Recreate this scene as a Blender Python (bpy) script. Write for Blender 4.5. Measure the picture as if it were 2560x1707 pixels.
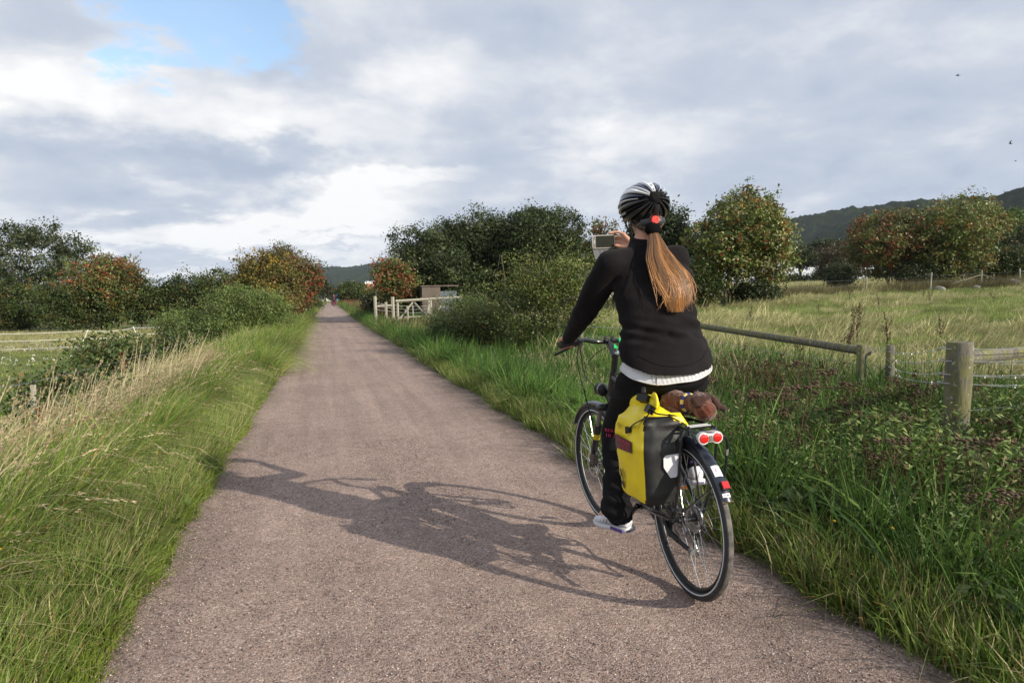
import bpy, math, random
import numpy as np
from mathutils import Matrix, Vector

for o in list(bpy.data.objects):
    bpy.data.objects.remove(o)
SC = bpy.context.scene
COL = SC.collection
PI = math.pi
R = math.radians

# ------------------------------------------------------------------ camera
cam_d = bpy.data.cameras.new('camera')
cam = bpy.data.objects.new('camera', cam_d)
COL.objects.link(cam)
CAM_H = 1.37
right = Vector((0.96446287, -0.26364396, -0.01741373))
upv = Vector((0.03430852, 0.05961376, 0.99763176))
fwd = Vector((0.26198148, 0.96277623, -0.06654049))
cam.matrix_world = Matrix(((right.x, upv.x, -fwd.x, 0), (right.y, upv.y, -fwd.y, 0), (right.z, upv.z, -fwd.z, CAM_H), (0, 0, 0, 1)))
cam_d.sensor_width = 36
cam_d.lens = 36 * 1720 / 2560
cam_d.clip_start = 0.05
cam_d.clip_end = 9000
SC.camera = cam

# ------------------------------------------------------------------ world: daylight sky with broken cloud
SUN_EL, SUN_AZ = R(25.5), R(138)          # azimuth clockwise from +Y
SUN_STRENGTH, SKY_STRENGTH, EXPOSURE = 5.0, 0.15, 0.35
world = bpy.data.worlds.new('World')
SC.world = world
world.use_nodes = True
WN, WL = world.node_tree.nodes, world.node_tree.links
WN.clear()


class G:
    """small node-graph writer"""
    def __init__(s, nt):
        s.n, s.l = nt.nodes, nt.links

    def node(s, typ, **kw):
        nd = s.n.new(typ)
        for k, v in kw.items():
            setattr(nd, k, v)
        return nd

    def put(s, sock, v):
        if isinstance(v, bpy.types.NodeSocket):
            s.l.new(v, sock)
        else:
            sock.default_value = v

    def m(s, op, a, b=0.0, c=0.0, clamp=False):
        nd = s.node('ShaderNodeMath', operation=op, use_clamp=clamp)
        s.put(nd.inputs[0], a); s.put(nd.inputs[1], b); s.put(nd.inputs[2], c)
        return nd.outputs[0]

    def mr(s, v, a, b, c=0.0, d=1.0, smooth=True):
        nd = s.node('ShaderNodeMapRange', interpolation_type='SMOOTHSTEP' if smooth else 'LINEAR')
        for i, q in enumerate((v, a, b, c, d)):
            s.put(nd.inputs[i], q)
        return nd.outputs[0]

    def mix(s, f, a, b, blend='MIX'):
        nd = s.node('ShaderNodeMix', data_type='RGBA', blend_type=blend)
        s.put(nd.inputs[0], f)
        s.put(nd.inputs[6], a if isinstance(a, bpy.types.NodeSocket) else (*a, 1))
        s.put(nd.inputs[7], b if isinstance(b, bpy.types.NodeSocket) else (*b, 1))
        return nd.outputs[2]

    def noise(s, vec, scale, detail=4.0, rough=0.5, dist=0.0, out=0):
        nd = s.node('ShaderNodeTexNoise')
        if vec is not None:
            s.l.new(vec, nd.inputs['Vector'])
        nd.inputs['Scale'].default_value = scale
        nd.inputs['Detail'].default_value = detail
        nd.inputs['Roughness'].default_value = rough
        nd.inputs['Distortion'].default_value = dist
        return nd.outputs[out]

    def comb(s, x, y, z):
        nd = s.node('ShaderNodeCombineXYZ')
        s.put(nd.inputs[0], x); s.put(nd.inputs[1], y); s.put(nd.inputs[2], z)
        return nd.outputs[0]


def build_world():
    g = G(world.node_tree)
    tc = g.node('ShaderNodeTexCoord').outputs['Generated']
    sep = g.node('ShaderNodeSeparateXYZ'); g.l.new(tc, sep.inputs[0])
    x, y, z = sep.outputs
    sky = g.node('ShaderNodeTexSky', sky_type='NISHITA', sun_disc=False)
    sky.sun_elevation = SUN_EL; sky.sun_rotation = SUN_AZ
    sky.altitude = 20; sky.air_density = 1.0; sky.dust_density = 0.6; sky.ozone_density = 1.6
    # cloud sheet seen in perspective
    zz = g.m('ADD', g.m('MAXIMUM', z, 0.0), 0.26)
    px, py = g.m('DIVIDE', x, zz), g.m('DIVIDE', y, zz)
    P = g.comb(px, py, 0.0)
    n_big = g.noise(P, 1.3, 4, 0.5, 0.2)
    n_mid = g.noise(P, 3.4, 12, 0.55, 0.25)
    n_fine = g.noise(P, 9.0, 8, 0.6, 0.2)
    warp = g.m('SUBTRACT', n_mid, 0.5)
    warp2 = g.m('SUBTRACT', g.noise(P, 4.2, 9, 0.6), 0.5)
    az = g.m('MULTIPLY', g.m('ARCTAN2', x, y), 180 / PI)
    el = g.m('MULTIPLY', g.m('ARCSINE', z), 180 / PI)
    azw = g.m('ADD', az, g.m('MULTIPLY', warp, 14.0))
    elw = g.m('ADD', el, g.m('MULTIPLY', warp2, 7.0))

    def blob(a0, e0, ra, re, soft=1.0):
        dx = g.m('DIVIDE', g.m('SUBTRACT', azw, a0), ra)
        dy = g.m('DIVIDE', g.m('SUBTRACT', elw, e0), re)
        d = g.m('SQRT', g.m('ADD', g.m('MULTIPLY', dx, dx), g.m('MULTIPLY', dy, dy)))
        return g.mr(d, 1.0 + 0.5 * soft, 1.0 - 0.8 * soft)
    # light and shade of the cloud deck
    b = g.m('ADD', g.m('MULTIPLY', g.m('SUBTRACT', n_big, 0.5), 0.75), g.m('MULTIPLY', g.m('SUBTRACT', n_mid, 0.5), 1.25))
    b = g.m('ADD', b, g.m('MULTIPLY', g.m('SUBTRACT', n_fine, 0.5), 0.34))
    b = g.m('ADD', b, 0.55)
    for a0, e0, ra, re, amt in CLOUD_MASSES:
        b = g.m('ADD', b, g.m('MULTIPLY', blob(a0, e0, ra, re), amt))
    b = g.m('ADD', b, g.mr(az, 8.0, 50.0, 0.0, -0.27))
    ramp = g.node('ShaderNodeValToRGB')
    cr = ramp.color_ramp
    cr.elements[0].position = 0.0; cr.elements[0].color = (0.45, 0.525, 0.66, 1)
    cr.elements[1].position = 1.0; cr.elements[1].color = (1.02, 1.02, 1.02, 1)
    e = cr.elements.new(0.40); e.color = (0.585, 0.64, 0.745, 1)
    e = cr.elements.new(0.68); e.color = (0.79, 0.815, 0.865, 1)
    g.l.new(b, ramp.inputs[0])
    cloud = ramp.outputs[0]
    sc = g.node('ShaderNodeVectorMath', operation='SCALE')
    g.l.new(cloud, sc.inputs[0]); sc.inputs['Scale'].default_value = 0.79 / SKY_STRENGTH
    # gaps of blue
    soft = g.m('MAXIMUM', blob(-8.2, 20.8, 7.0, 4.6, 1.2), g.m('MULTIPLY', blob(-12.5, 16.4, 4.2, 1.3, 1.2), 0.8))
    soft = g.m('ADD', soft, g.m('MULTIPLY', g.m('SUBTRACT', n_fine, 0.5), 1.3))
    soft = g.m('ADD', soft, g.m('MULTIPLY', g.m('SUBTRACT', g.noise(P, 22.0, 6, 0.6), 0.5), 0.6))
    gap = g.m('MAXIMUM', g.mr(soft, 0.22, 0.80), g.mr(n_big, 0.66, 0.78))
    # the cloud breaks up towards the sun
    sd = g.m('ADD', g.m('MULTIPLY', x, 0.669), g.m('MULTIPLY', y, -0.743))
    gap = g.m('MAXIMUM', gap, g.m('MULTIPLY', g.mr(sd, 0.1, 0.8, 0.0, 0.7), g.mr(n_mid, 0.36, 0.52)))
    gap = g.m('MULTIPLY', gap, g.mr(n_fine, 0.22, 0.5, 0.75, 1.0))
    skyc = g.mix(1.0, sky.outputs[0], (1.25, 1.25, 1.2), 'MULTIPLY')
    skyc = g.mix(0.10, skyc, sc.outputs[0])
    fin = g.mix(gap, sc.outputs[0], skyc)
    # hazy band along the horizon
    bg = g.node('ShaderNodeBackground'); g.l.new(fin, bg.inputs[0]); bg.inputs[1].default_value = SKY_STRENGTH
    out = g.node('ShaderNodeOutputWorld'); g.l.new(bg.outputs[0], out.inputs[0])


# azimuth, elevation (degrees), half widths, brightness change
CLOUD_MASSES = [
    (-17, 14.8, 8, 2.2, 0.40), (-19, 10.2, 9, 1.6, -0.40), (-4, 13.4, 9, 2.0, 0.30), (-5, 10.6, 8, 1.5, -0.42), (-14, 7.4, 7, 1.4, -0.34),
    (2, 7.2, 6.5, 2.2, 0.55), (-4, 5.6, 8, 1.0, 0.35), (6, 9.8, 4.5, 0.9, 0.42), (14, 5.6, 7, 2.0, -0.42), (-12, 4.6, 12, 1.0, 0.30), (6, 4.6, 3, 0.8, 0.15),
    (-11, 3.0, 10, 0.8, -0.20), (-8, 1.7, 6, 0.7, 0.16), (2.2, 3.6, 3.2, 0.7, 0.28), (1.0, 4.6, 3.0, 0.5, -0.22), (-16, 20, 6, 2.2, -0.10), (9, 16.5, 6, 2.6, 0.24),
    (15, 20.5, 6, 1.8, -0.20), (14, 11.5, 6, 1.6, -0.22), (25, 12.0, 7, 2.2, 0.30), (30, 7.5, 12, 1.8, -0.16), (46, 17, 8, 2.6, 0.16), (40, 11, 8, 1.6, -0.12), (33, 17, 5, 2, -0.08),
    (-21, 1.5, 6, 1.0, 0.1),
]
build_world()

sun_d = bpy.data.lights.new('sun', 'SUN')
sun_d.energy = SUN_STRENGTH
sun_d.angle = R(0.53)
sun_d.color = (1.0, 0.91, 0.76)
sun = bpy.data.objects.new('sun', sun_d)
COL.objects.link(sun)
sdir = Vector((math.sin(SUN_AZ) * math.cos(SUN_EL), math.cos(SUN_AZ) * math.cos(SUN_EL), math.sin(SUN_EL)))
sun.rotation_euler = sdir.to_track_quat('Z', 'Y').to_euler()
sun.location = sdir * 60

vs = SC.view_settings
vs.view_transform = 'Standard'
vs.look = 'None'
vs.exposure = EXPOSURE
vs.gamma = 1
vs.use_curve_mapping = False
SC.cycles.max_bounces = 6
SC.cycles.transparent_max_bounces = 6
SC.cycles.volume_bounces = 0

# ------------------------------------------------------------------ helpers
RNG = np.random.default_rng(7)


def A(*v):
    return np.array(v, float)


def nrm(v):
    v = np.asarray(v, float)
    return v / (np.linalg.norm(v) + 1e-12)


def sstep(t):
    t = np.clip(t, 0, 1)
    return t * t * (3 - 2 * t)


def tag(o, label=None, cat=None, group=None, kind=None):
    if label: o['label'] = label
    if cat: o['category'] = cat
    if group: o['group'] = group
    if kind: o['kind'] = kind
    return o


def mesh_from(name, V, F, mats=(), mi=None, smooth=True, col=None, sharp=None, attrs=None):
    """V (n,3); F list of index tuples or an int array (m,k)"""
    me = bpy.data.meshes.new(name)
    V = np.asarray(V, np.float32)
    if isinstance(F, np.ndarray):
        m, k = F.shape
        me.vertices.add(len(V)); me.vertices.foreach_set('co', V.ravel())
        me.loops.add(m * k); me.loops.foreach_set('vertex_index', F.astype(np.int32).ravel())
        me.polygons.add(m)
        me.polygons.foreach_set('loop_start', np.arange(0, m * k, k, dtype=np.int32))
        me.update(calc_edges=True)
    else:
        me.from_pydata([tuple(v) for v in V.tolist()], [], F)
        me.update()
    for m_ in mats:
        me.materials.append(m_)
    if mi is not None and len(mats) > 1:
        me.polygons.foreach_set('material_index', np.asarray(mi, np.int32))
    if smooth:
        me.polygons.foreach_set('use_smooth', np.ones(len(me.polygons), bool))
        if sharp:
            me.set_sharp_from_angle(angle=R(sharp))
    if col is not None:
        a = me.attributes.new('col', 'FLOAT_COLOR', 'POINT')
        c4 = np.ones((len(V), 4), np.float32); c4[:, :3] = col
        a.data.foreach_set('color', c4.ravel())
    me.update()
    return me


def link(name, data, parent=None):
    o = bpy.data.objects.new(name, data)
    COL.objects.link(o)
    if parent is not None:
        o.parent = parent
    return o


def empty(name, label, cat, loc=(0, 0, 0), rot=None, group=None):
    o = link(name, None)
    o.empty_display_size = 0.1
    if rot is not None:
        M = Matrix(rot).to_4x4(); M.translation = Vector(loc); o.matrix_world = M
    else:
        o.location = loc
    return tag(o, label, cat, group)


def frame(d, hint=(0, 0, 1)):
    """rows u, v, d"""
    d = nrm(d)
    h = np.asarray(hint, float)
    if abs(d @ nrm(h)) > 0.97:
        h = A(1, 0, 0) if abs(d[0]) < 0.9 else A(0, 1, 0)
    u = nrm(np.cross(h, d)); v = np.cross(d, u)
    return u, v, d


def rotz(a):
    c, s = math.cos(a), math.sin(a)
    return np.array([[c, -s, 0], [s, c, 0], [0, 0, 1.0]])


def rotx(a):
    c, s = math.cos(a), math.sin(a)
    return np.array([[1, 0, 0], [0, c, -s], [0, s, c]])


def roty(a):
    c, s = math.cos(a), math.sin(a)
    return np.array([[c, 0, s], [0, 1, 0], [-s, 0, c]])


def spline(P, n):
    """Catmull-Rom through the points, n samples"""
    P = np.asarray(P, float)
    Q = np.vstack([2 * P[0] - P[1], P, 2 * P[-1] - P[-2]])
    t = np.linspace(0, len(P) - 1 - 1e-9, n)
    i = t.astype(int); f = (t - i)[:, None]
    a, b, c, d = Q[i], Q[i + 1], Q[i + 2], Q[i + 3]
    return 0.5 * ((2 * b) + (-a + c) * f + (2 * a - 5 * b + 4 * c - d) * f ** 2 + (-a + 3 * b - 3 * c + d) * f ** 3)


class MB:
    """collects shapes; build() links them as ONE mesh object"""
    def __init__(s):
        s.V, s.F, s.M, s.n = [], [], [], 0

    def add(s, V, F, mi=0):
        V = np.asarray(V, float)
        s.V.append(V)
        s.F += [tuple(int(i) + s.n for i in f) for f in F]
        s.M += [mi] * len(F)
        s.n += len(V)
        return s

    def box(s, c, size, rot=None, mi=0, taper=1.0):
        sx, sy, sz = np.asarray(size, float) / 2
        V = np.array([[x * (taper if z > 0 else 1), y * (taper if z > 0 else 1), z] for z in (-sz, sz) for y in (-sy, sy) for x in (-sx, sx)])
        if rot is not None:
            V = V @ np.asarray(rot).T
        return s.add(V + np.asarray(c, float), [(0, 2, 3, 1), (4, 5, 7, 6), (0, 1, 5, 4), (1, 3, 7, 5), (3, 2, 6, 7), (2, 0, 4, 6)], mi)

    def tube(s, pts, r, seg=8, cap=True, mi=0, ab=None, hint=(0, 0, 1)):
        """r scalar or per point; ab = (wide, thin) factors for a flat section"""
        P = np.asarray(pts, float)
        n = len(P)
        r = np.full(n, r, float) if np.isscalar(r) else np.asarray(r, float)
        T = np.gradient(P, axis=0)
        T /= np.linalg.norm(T, axis=1)[:, None] + 1e-12
        u, v, _ = frame(T[0], hint)
        a = np.linspace(0, 2 * PI, seg, endpoint=False)
        ca, sa = np.cos(a), np.sin(a)
        if ab is not None:
            ca, sa = ca * ab[0], sa * ab[1]
        V = []
        for i in range(n):
            u = nrm(u - (u @ T[i]) * T[i]); v = np.cross(T[i], u)
            V.append(P[i] + r[i] * (ca[:, None] * u + sa[:, None] * v))
        V = np.vstack(V)
        F = [(i * seg + j, i * seg + (j + 1) % seg, (i + 1) * seg + (j + 1) % seg, (i + 1) * seg + j) for i in range(n - 1) for j in range(seg)]
        if cap:
            F.append(tuple(range(seg))[::-1]); F.append(tuple((n - 1) * seg + j for j in range(seg)))
        return s.add(V, F, mi)

    def bar(s, a, b, r, seg=8, mi=0, r2=None):
        return s.tube([a, b], [r, r if r2 is None else r2], seg, True, mi)

    def ell(s, c, rad, rot=None, nu=18, nv=12, mi=0):
        V = [[0, 0, -1]]
        for i in range(1, nv):
            t = -PI / 2 + PI * i / nv
            for j in range(nu):
                p = 2 * PI * j / nu
                V.append([math.cos(t) * math.cos(p), math.cos(t) * math.sin(p), math.sin(t)])
        V.append([0, 0, 1])
        V = np.array(V) * np.asarray(rad, float)
        if rot is not None:
            V = V @ np.asarray(rot).T
        F = [(0, 1 + (j + 1) % nu, 1 + j) for j in range(nu)]
        for i in range(nv - 2):
            for j in range(nu):
                a, b = 1 + i * nu + j, 1 + i * nu + (j + 1) % nu
                F.append((a, b, b + nu, a + nu))
        L = 1 + (nv - 1) * nu; q = 1 + (nv - 2) * nu
        F += [(q + j, q + (j + 1) % nu, L) for j in range(nu)]
        return s.add(V + np.asarray(c, float), F, mi)

    def cone(s, p0, r0, p1, r1, seg=16, mi=0):
        """a tapered limb with round ends"""
        p0, p1 = np.asarray(p0, float), np.asarray(p1, float)
        d = nrm(p1 - p0)
        pts, rr = [], []
        for a in (80, 60, 40, 20, 0):
            pts.append(p0 - d * r0 * math.sin(R(a))); rr.append(r0 * math.cos(R(a)))
        for a in (0, 20, 40, 60, 80):
            pts.append(p1 + d * r1 * math.sin(R(a))); rr.append(r1 * math.cos(R(a)))
        return s.tube(pts, rr, seg, True, mi)

    def loft(s, rings, seg=32, mi=0, power=2.0, cap=True):
        """rings: (centre, half width x, half depth y, tilt dz/dy)"""
        a = np.linspace(0, 2 * PI, seg, endpoint=False)
        ca, sa = np.cos(a), np.sin(a)
        ca = np.sign(ca) * np.abs(ca) ** (2 / power); sa = np.sign(sa) * np.abs(sa) ** (2 / power)
        V = []
        for (c, rx, ry, tl) in rings:
            x, y = rx * ca, ry * sa
            V.append(np.stack([c[0] + x, c[1] + y, c[2] + tl * y], 1))
        n = len(rings)
        F = [(i * seg + j, i * seg + (j + 1) % seg, (i + 1) * seg + (j + 1) % seg, (i + 1) * seg + j) for i in range(n - 1) for j in range(seg)]
        if cap:
            F.append(tuple(range(seg))[::-1]); F.append(tuple((n - 1) * seg + j for j in range(seg)))
        return s.add(np.vstack(V), F, mi)

    def torus(s, c, axis, Rr, r, seg=48, rs=10, mi=0, a0=0.0, a1=2 * PI, ab=(1, 1), hint=(0, 0, 1)):
        """ring about axis through c; ab scales (radial, axial)"""
        u, v, d = frame(axis, hint)
        full = abs(a1 - a0 - 2 * PI) < 1e-6
        n = seg if full else seg + 1
        V = []
        for i in range(n):
            t = a0 + (a1 - a0) * i / seg
            e = math.cos(t) * u + math.sin(t) * v
            for j in range(rs):
                p = 2 * PI * j / rs
                V.append(np.asarray(c, float) + e * (Rr + r * ab[0] * math.cos(p)) + d * r * ab[1] * math.sin(p))
        F = []
        for i in range(seg):
            i2 = (i + 1) % n
            for j in range(rs):
                F.append((i * rs + j, i2 * rs + j, i2 * rs + (j + 1) % rs, i * rs + (j + 1) % rs))
        if not full:
            F.append(tuple(range(rs))); F.append(tuple((n - 1) * rs + j for j in range(rs))[::-1])
        return s.add(np.array(V), F, mi)

    def prism(s, poly, o, u, v, th, mi=0):
        """extrude a flat outline (list of (a,b)) lying at o + a*u + b*v by th along u x v"""
        u, v, o = np.asarray(u, float), np.asarray(v, float), np.asarray(o, float)
        w = nrm(np.cross(u, v)) * th
        n = len(poly)
        V = [o + a * u + b * v for a, b in poly] + [o + a * u + b * v + w for a, b in poly]
        F = [tuple(range(n))[::-1], tuple(range(n, 2 * n))] + [(i, (i + 1) % n, n + (i + 1) % n, n + i) for i in range(n)]
        return s.add(V, F, mi)

    def xf(s, M=None, t=(0, 0, 0)):
        s.V = [(v @ np.asarray(M).T if M is not None else v) + np.asarray(t, float) for v in s.V]
        return s

    def build(s, name, mats, parent=None, smooth=True, sharp=40, off=None):
        V = np.vstack(s.V)
        if off is not None:
            V = V - np.asarray(off, float)
        if not isinstance(mats, (list, tuple)):
            mats = [mats]
        return link(name, mesh_from(name, V, s.F, mats, s.M, smooth, sharp=sharp), parent)


def fuse(mb, voxel, smooth=4, factor=0.5):
    """union of the shapes as one continuous surface -> (V, F)"""
    o = link('tmp_fuse', mesh_from('tmp', np.vstack(mb.V), mb.F))
    md = o.modifiers.new('r', 'REMESH'); md.mode = 'VOXEL'; md.voxel_size = voxel; md.adaptivity = 0
    if smooth:
        sm = o.modifiers.new('s', 'SMOOTH'); sm.iterations = smooth; sm.factor = factor
    dg = bpy.context.evaluated_depsgraph_get()
    dg.update()
    me = bpy.data.meshes.new_from_object(o.evaluated_get(dg))
    V = np.empty(len(me.vertices) * 3, np.float32); me.vertices.foreach_get('co', V)
    N = np.empty(len(me.vertices) * 3, np.float32); me.vertices.foreach_get('normal', N)
    F = np.empty(len(me.loops), np.int32); me.loops.foreach_get('vertex_index', F)
    LT = np.empty(len(me.polygons), np.int32); me.polygons.foreach_get('loop_total', LT)
    if (LT == 4).all():
        F = F.reshape(-1, 4)
    else:
        F = [tuple(p.vertices) for p in me.polygons]
    bpy.data.objects.remove(o); bpy.data.meshes.remove(me)
    return V.reshape(-1, 3).astype(float), F, N.reshape(-1, 3).astype(float)


def text_shape(txt, size):
    """flat outline letters in the xy plane, baseline at y = 0 -> V, F (centred on x)"""
    cu = bpy.data.curves.new('t', 'FONT'); cu.body = txt; cu.size = size; cu.align_x = 'CENTER'; cu.resolution_u = 2
    o = link('tmp_text', cu)
    dg = bpy.context.evaluated_depsgraph_get(); dg.update()
    me = bpy.data.meshes.new_from_object(o.evaluated_get(dg))
    V = np.array([v.co[:] for v in me.vertices]); F = [tuple(p.vertices) for p in me.polygons]
    bpy.data.objects.remove(o); bpy.data.meshes.remove(me); bpy.data.curves.remove(cu)
    return V, F


# ------------------------------------------------------------------ materials
def new_mat(name):
    m = bpy.data.materials.new(name)
    m.use_nodes = True
    m.node_tree.nodes.clear()
    return m, G(m.node_tree)


def pmat(name, base, rough=0.6, base2=None, scale=6.0, detail=5, metal=0.0, spec=0.5, coat=0.0, bump=0.0, bscale=None,
         stretch=None, sheen=0.0, alpha=None, trans=0.0, gen='Object'):
    """principled material; base..base2 mottled by noise in object space, fine relief by bump"""
    m, g = new_mat(name)
    out = g.node('ShaderNodeOutputMaterial')
    p = g.node('ShaderNodeBsdfPrincipled')
    g.l.new(p.outputs[0], out.inputs[0])
    vec = g.node('ShaderNodeTexCoord').outputs[gen]
    if stretch is not None:
        mp = g.node('ShaderNodeMapping'); g.l.new(vec, mp.inputs[0]); mp.inputs['Scale'].default_value = stretch
        vec = mp.outputs[0]
    p.inputs['Roughness'].default_value = rough
    p.inputs['Metallic'].default_value = metal
    p.inputs['Specular IOR Level'].default_value = spec
    p.inputs['Coat Weight'].default_value = coat
    p.inputs['Coat Roughness'].default_value = 0.1
    p.inputs['Sheen Weight'].default_value = sheen
    p.inputs['Transmission Weight'].default_value = trans
    if base2 is None:
        p.inputs['Base Color'].default_value = (*base, 1)
    else:
        n = g.noise(vec, scale, detail, 0.6)
        g.l.new(g.mix(g.mr(n, 0.32, 0.68), base, base2), p.inputs['Base Color'])
        rv = g.noise(vec, scale * 1.7, 3, 0.5)
        g.l.new(g.mr(rv, 0.2, 0.8, max(0.02, rough - 0.1), min(1, rough + 0.1)), p.inputs['Roughness'])
    if bump:
        b = g.node('ShaderNodeBump'); b.inputs['Strength'].default_value = 1.0; b.inputs['Distance'].default_value = bump
        g.l.new(g.noise(vec, bscale or scale * 6, 4, 0.6), b.inputs['Height'])
        g.l.new(b.outputs[0], p.inputs['Normal'])
    return m


def leaf_mat(name, transl=0.28, rough=0.55, spec=0.3, var=0.35, wscale=0.35, patch=0.25):
    """colour from the 'col' attribute, varied per copy and by patches over the ground"""
    m, g = new_mat(name)
    out = g.node('ShaderNodeOutputMaterial')
    at = g.node('ShaderNodeAttribute'); at.attribute_name = 'col'
    oi = g.node('ShaderNodeObjectInfo')
    geo = g.node('ShaderNodeNewGeometry')
    k = g.m('MULTIPLY', g.mr(oi.outputs['Random'], 0, 1, 1 - var, 1 + var, False),
            g.mr(g.noise(geo.outputs['Position'], wscale, 3, 0.5), 0.3, 0.7, 1 - patch, 1 + patch))
    sc = g.node('ShaderNodeVectorMath', operation='SCALE')
    g.l.new(at.outputs['Color'], sc.inputs[0]); g.l.new(k, sc.inputs['Scale'])
    p = g.node('ShaderNodeBsdfPrincipled')
    p.inputs['Roughness'].default_value = rough
    p.inputs['Specular IOR Level'].default_value = spec
    g.l.new(sc.outputs[0], p.inputs['Base Color'])
    t = g.node('ShaderNodeBsdfTranslucent'); g.l.new(sc.outputs[0], t.inputs['Color'])
    mx = g.node('ShaderNodeMixShader'); mx.inputs[0].default_value = transl
    g.l.new(p.outputs[0], mx.inputs[1]); g.l.new(t.outputs[0], mx.inputs[2])
    g.l.new(mx.outputs[0], out.inputs[0])
    return m


M_LEAF = leaf_mat('leaf', 0.25, 0.5, 0.35, var=0.0, wscale=0.5, patch=0.2)
M_GRASS = leaf_mat('grass_blade', 0.42, 0.5, 0.25, var=0.25, wscale=0.5, patch=0.3)
M_STRAW = leaf_mat('straw', 0.25, 0.7, 0.15, var=0.2, wscale=0.6, patch=0.1)
M_BERRY = pmat('berry', (0.28, 0.018, 0.011), 0.4, (0.40, 0.052, 0.016), 1.2)
M_BARK = pmat('bark', (0.05, 0.04, 0.03), 0.9, (0.13, 0.11, 0.085), 9.0, bump=0.01, stretch=(1, 1, 0.25))
M_BARKG = pmat('grey_bark', (0.12, 0.11, 0.095), 0.9, (0.24, 0.22, 0.19), 9.0, bump=0.008, stretch=(1, 1, 0.25))
M_WOOD = pmat('weathered_wood', (0.10, 0.086, 0.062), 0.85, (0.19, 0.17, 0.125), 5.0, bump=0.006, stretch=(3, 3, 0.5))
M_WOODP = pmat('pale_weathered_wood', (0.21, 0.195, 0.15), 0.85, (0.34, 0.32, 0.26), 6.0, bump=0.005, stretch=(3, 3, 0.5))
M_WIRE = pmat('galvanised_wire', (0.45, 0.46, 0.48), 0.4, metal=0.9)
M_TAPE = pmat('white_tape', (0.75, 0.76, 0.78), 0.6)
M_DEAD = pmat('dead_stalk', (0.055, 0.030, 0.018), 0.9, (0.105, 0.060, 0.032), 14.0)
M_DOCKRED = pmat('red_dock', (0.13, 0.018, 0.014), 0.9, (0.19, 0.035, 0.02), 14.0)


def moss_wood():
    m, g = new_mat('mossy_wood')
    out = g.node('ShaderNodeOutputMaterial'); p = g.node('ShaderNodeBsdfPrincipled'); g.l.new(p.outputs[0], out.inputs[0])
    vec = g.node('ShaderNodeTexCoord').outputs['Object']
    mp = g.node('ShaderNodeMapping'); g.l.new(vec, mp.inputs[0]); mp.inputs['Scale'].default_value = (3, 3, 0.6)
    grain = g.noise(mp.outputs[0], 9.0, 6, 0.65)
    wood = g.mix(g.mr(grain, 0.3, 0.7), (0.07, 0.062, 0.047), (0.165, 0.15, 0.118))
    geo = g.node('ShaderNodeNewGeometry')
    sp = g.node('ShaderNodeSeparateXYZ'); g.l.new(geo.outputs['Normal'], sp.inputs[0])
    blot = g.noise(vec, 7.0, 4, 0.6)
    mossf = g.m('MULTIPLY', g.mr(blot, 0.42, 0.62), g.mr(sp.outputs[2], -0.8, 0.6, 0.25, 1.0), clamp=True)
    colr = g.mix(mossf, wood, (0.15, 0.145, 0.042))
    lich = g.mr(g.noise(vec, 26.0, 3, 0.5), 0.63, 0.70)
    colr = g.mix(g.m('MULTIPLY', lich, 0.6), colr, (0.45, 0.46, 0.40))
    g.l.new(colr, p.inputs['Base Color'])
    p.inputs['Roughness'].default_value = 0.9
    b = g.node('ShaderNodeBump'); b.inputs['Distance'].default_value = 0.014; b.inputs['Strength'].default_value = 1
    g.l.new(grain, b.inputs['Height']); g.l.new(b.outputs[0], p.inputs['Normal'])
    return m


M_MOSSWOOD = moss_wood()

# ------------------------------------------------------------------ terrain
def vnoise(x, y, seed=0):
    """smooth value noise, vectorised, 0..1"""
    x, y = np.asarray(x, float), np.asarray(y, float)
    xi, yi = np.floor(x).astype(np.int64), np.floor(y).astype(np.int64)
    fx, fy = x - xi, y - yi
    fx, fy = fx * fx * (3 - 2 * fx), fy * fy * (3 - 2 * fy)

    def h(a, b):
        n = (a * 374761393 + b * 668265263 + seed * 974711) & 0xffffffff
        n = ((n ^ (n >> 13)) * 1274126177) & 0xffffffff
        return ((n ^ (n >> 16)) & 0xffff) / 65535.0
    return (h(xi, yi) * (1 - fx) + h(xi + 1, yi) * fx) * (1 - fy) + (h(xi, yi + 1) * (1 - fx) + h(xi + 1, yi + 1) * fx) * fy


def bend(y):
    return 0.00008 * np.maximum(0, np.asarray(y, float) - 60) ** 2 * (np.asarray(y) < 260) + 14 * (np.asarray(y) >= 260)


def path_z(y):
    return 0.22 * sstep((np.asarray(y, float) - 45) / 60)


PL, PR = -0.9, 2.1                       # path edges


def edge_l(y): return PL - 0.10 * np.exp(-np.maximum(np.asarray(y, float), 0) / 2.0) + bend(y) + 0.11 * (vnoise(np.asarray(y) * 1.3, 3.1, 1) - 0.5) + 0.10 * (vnoise(np.asarray(y) * 4.0, 8.1, 2) - 0.5)


def edge_r(y): return PR + 0.16 * np.exp(-np.maximum(np.asarray(y, float), 0) / 2.2) + bend(y) + 0.16 * (vnoise(np.asarray(y) * 1.1, 5.3, 3) - 0.5) + 0.12 * (vnoise(np.asarray(y) * 3.7, 1.1, 4) - 0.5)


def T(x, y):
    x, y = np.asarray(x, float), np.asarray(y, float)
    xr = x - bend(y)
    dl, dr = PL - xr, xr - PR
    z = path_z(y) - 0.03
    z = z + 0.05 * sstep(dl / 0.35) - 1.02 * sstep((dl - 0.7) / 3.6)
    z = z + 0.05 * sstep(dr / 0.3) - 0.20 * sstep((dr - 0.3) / 0.9) * (1 - sstep((dr - 1.6) / 1.6)) + 0.0325 * np.clip(dr - 1.2, 0, 115)
    out = np.maximum(sstep(dl / 0.6), sstep(dr / 0.6))
    z = z + out * 0.10 * (vnoise(x * 0.9, y * 0.9, 9) - 0.5) + out * 0.05 * (vnoise(x * 2.7, y * 2.7, 10) - 0.5)
    return z


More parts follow.
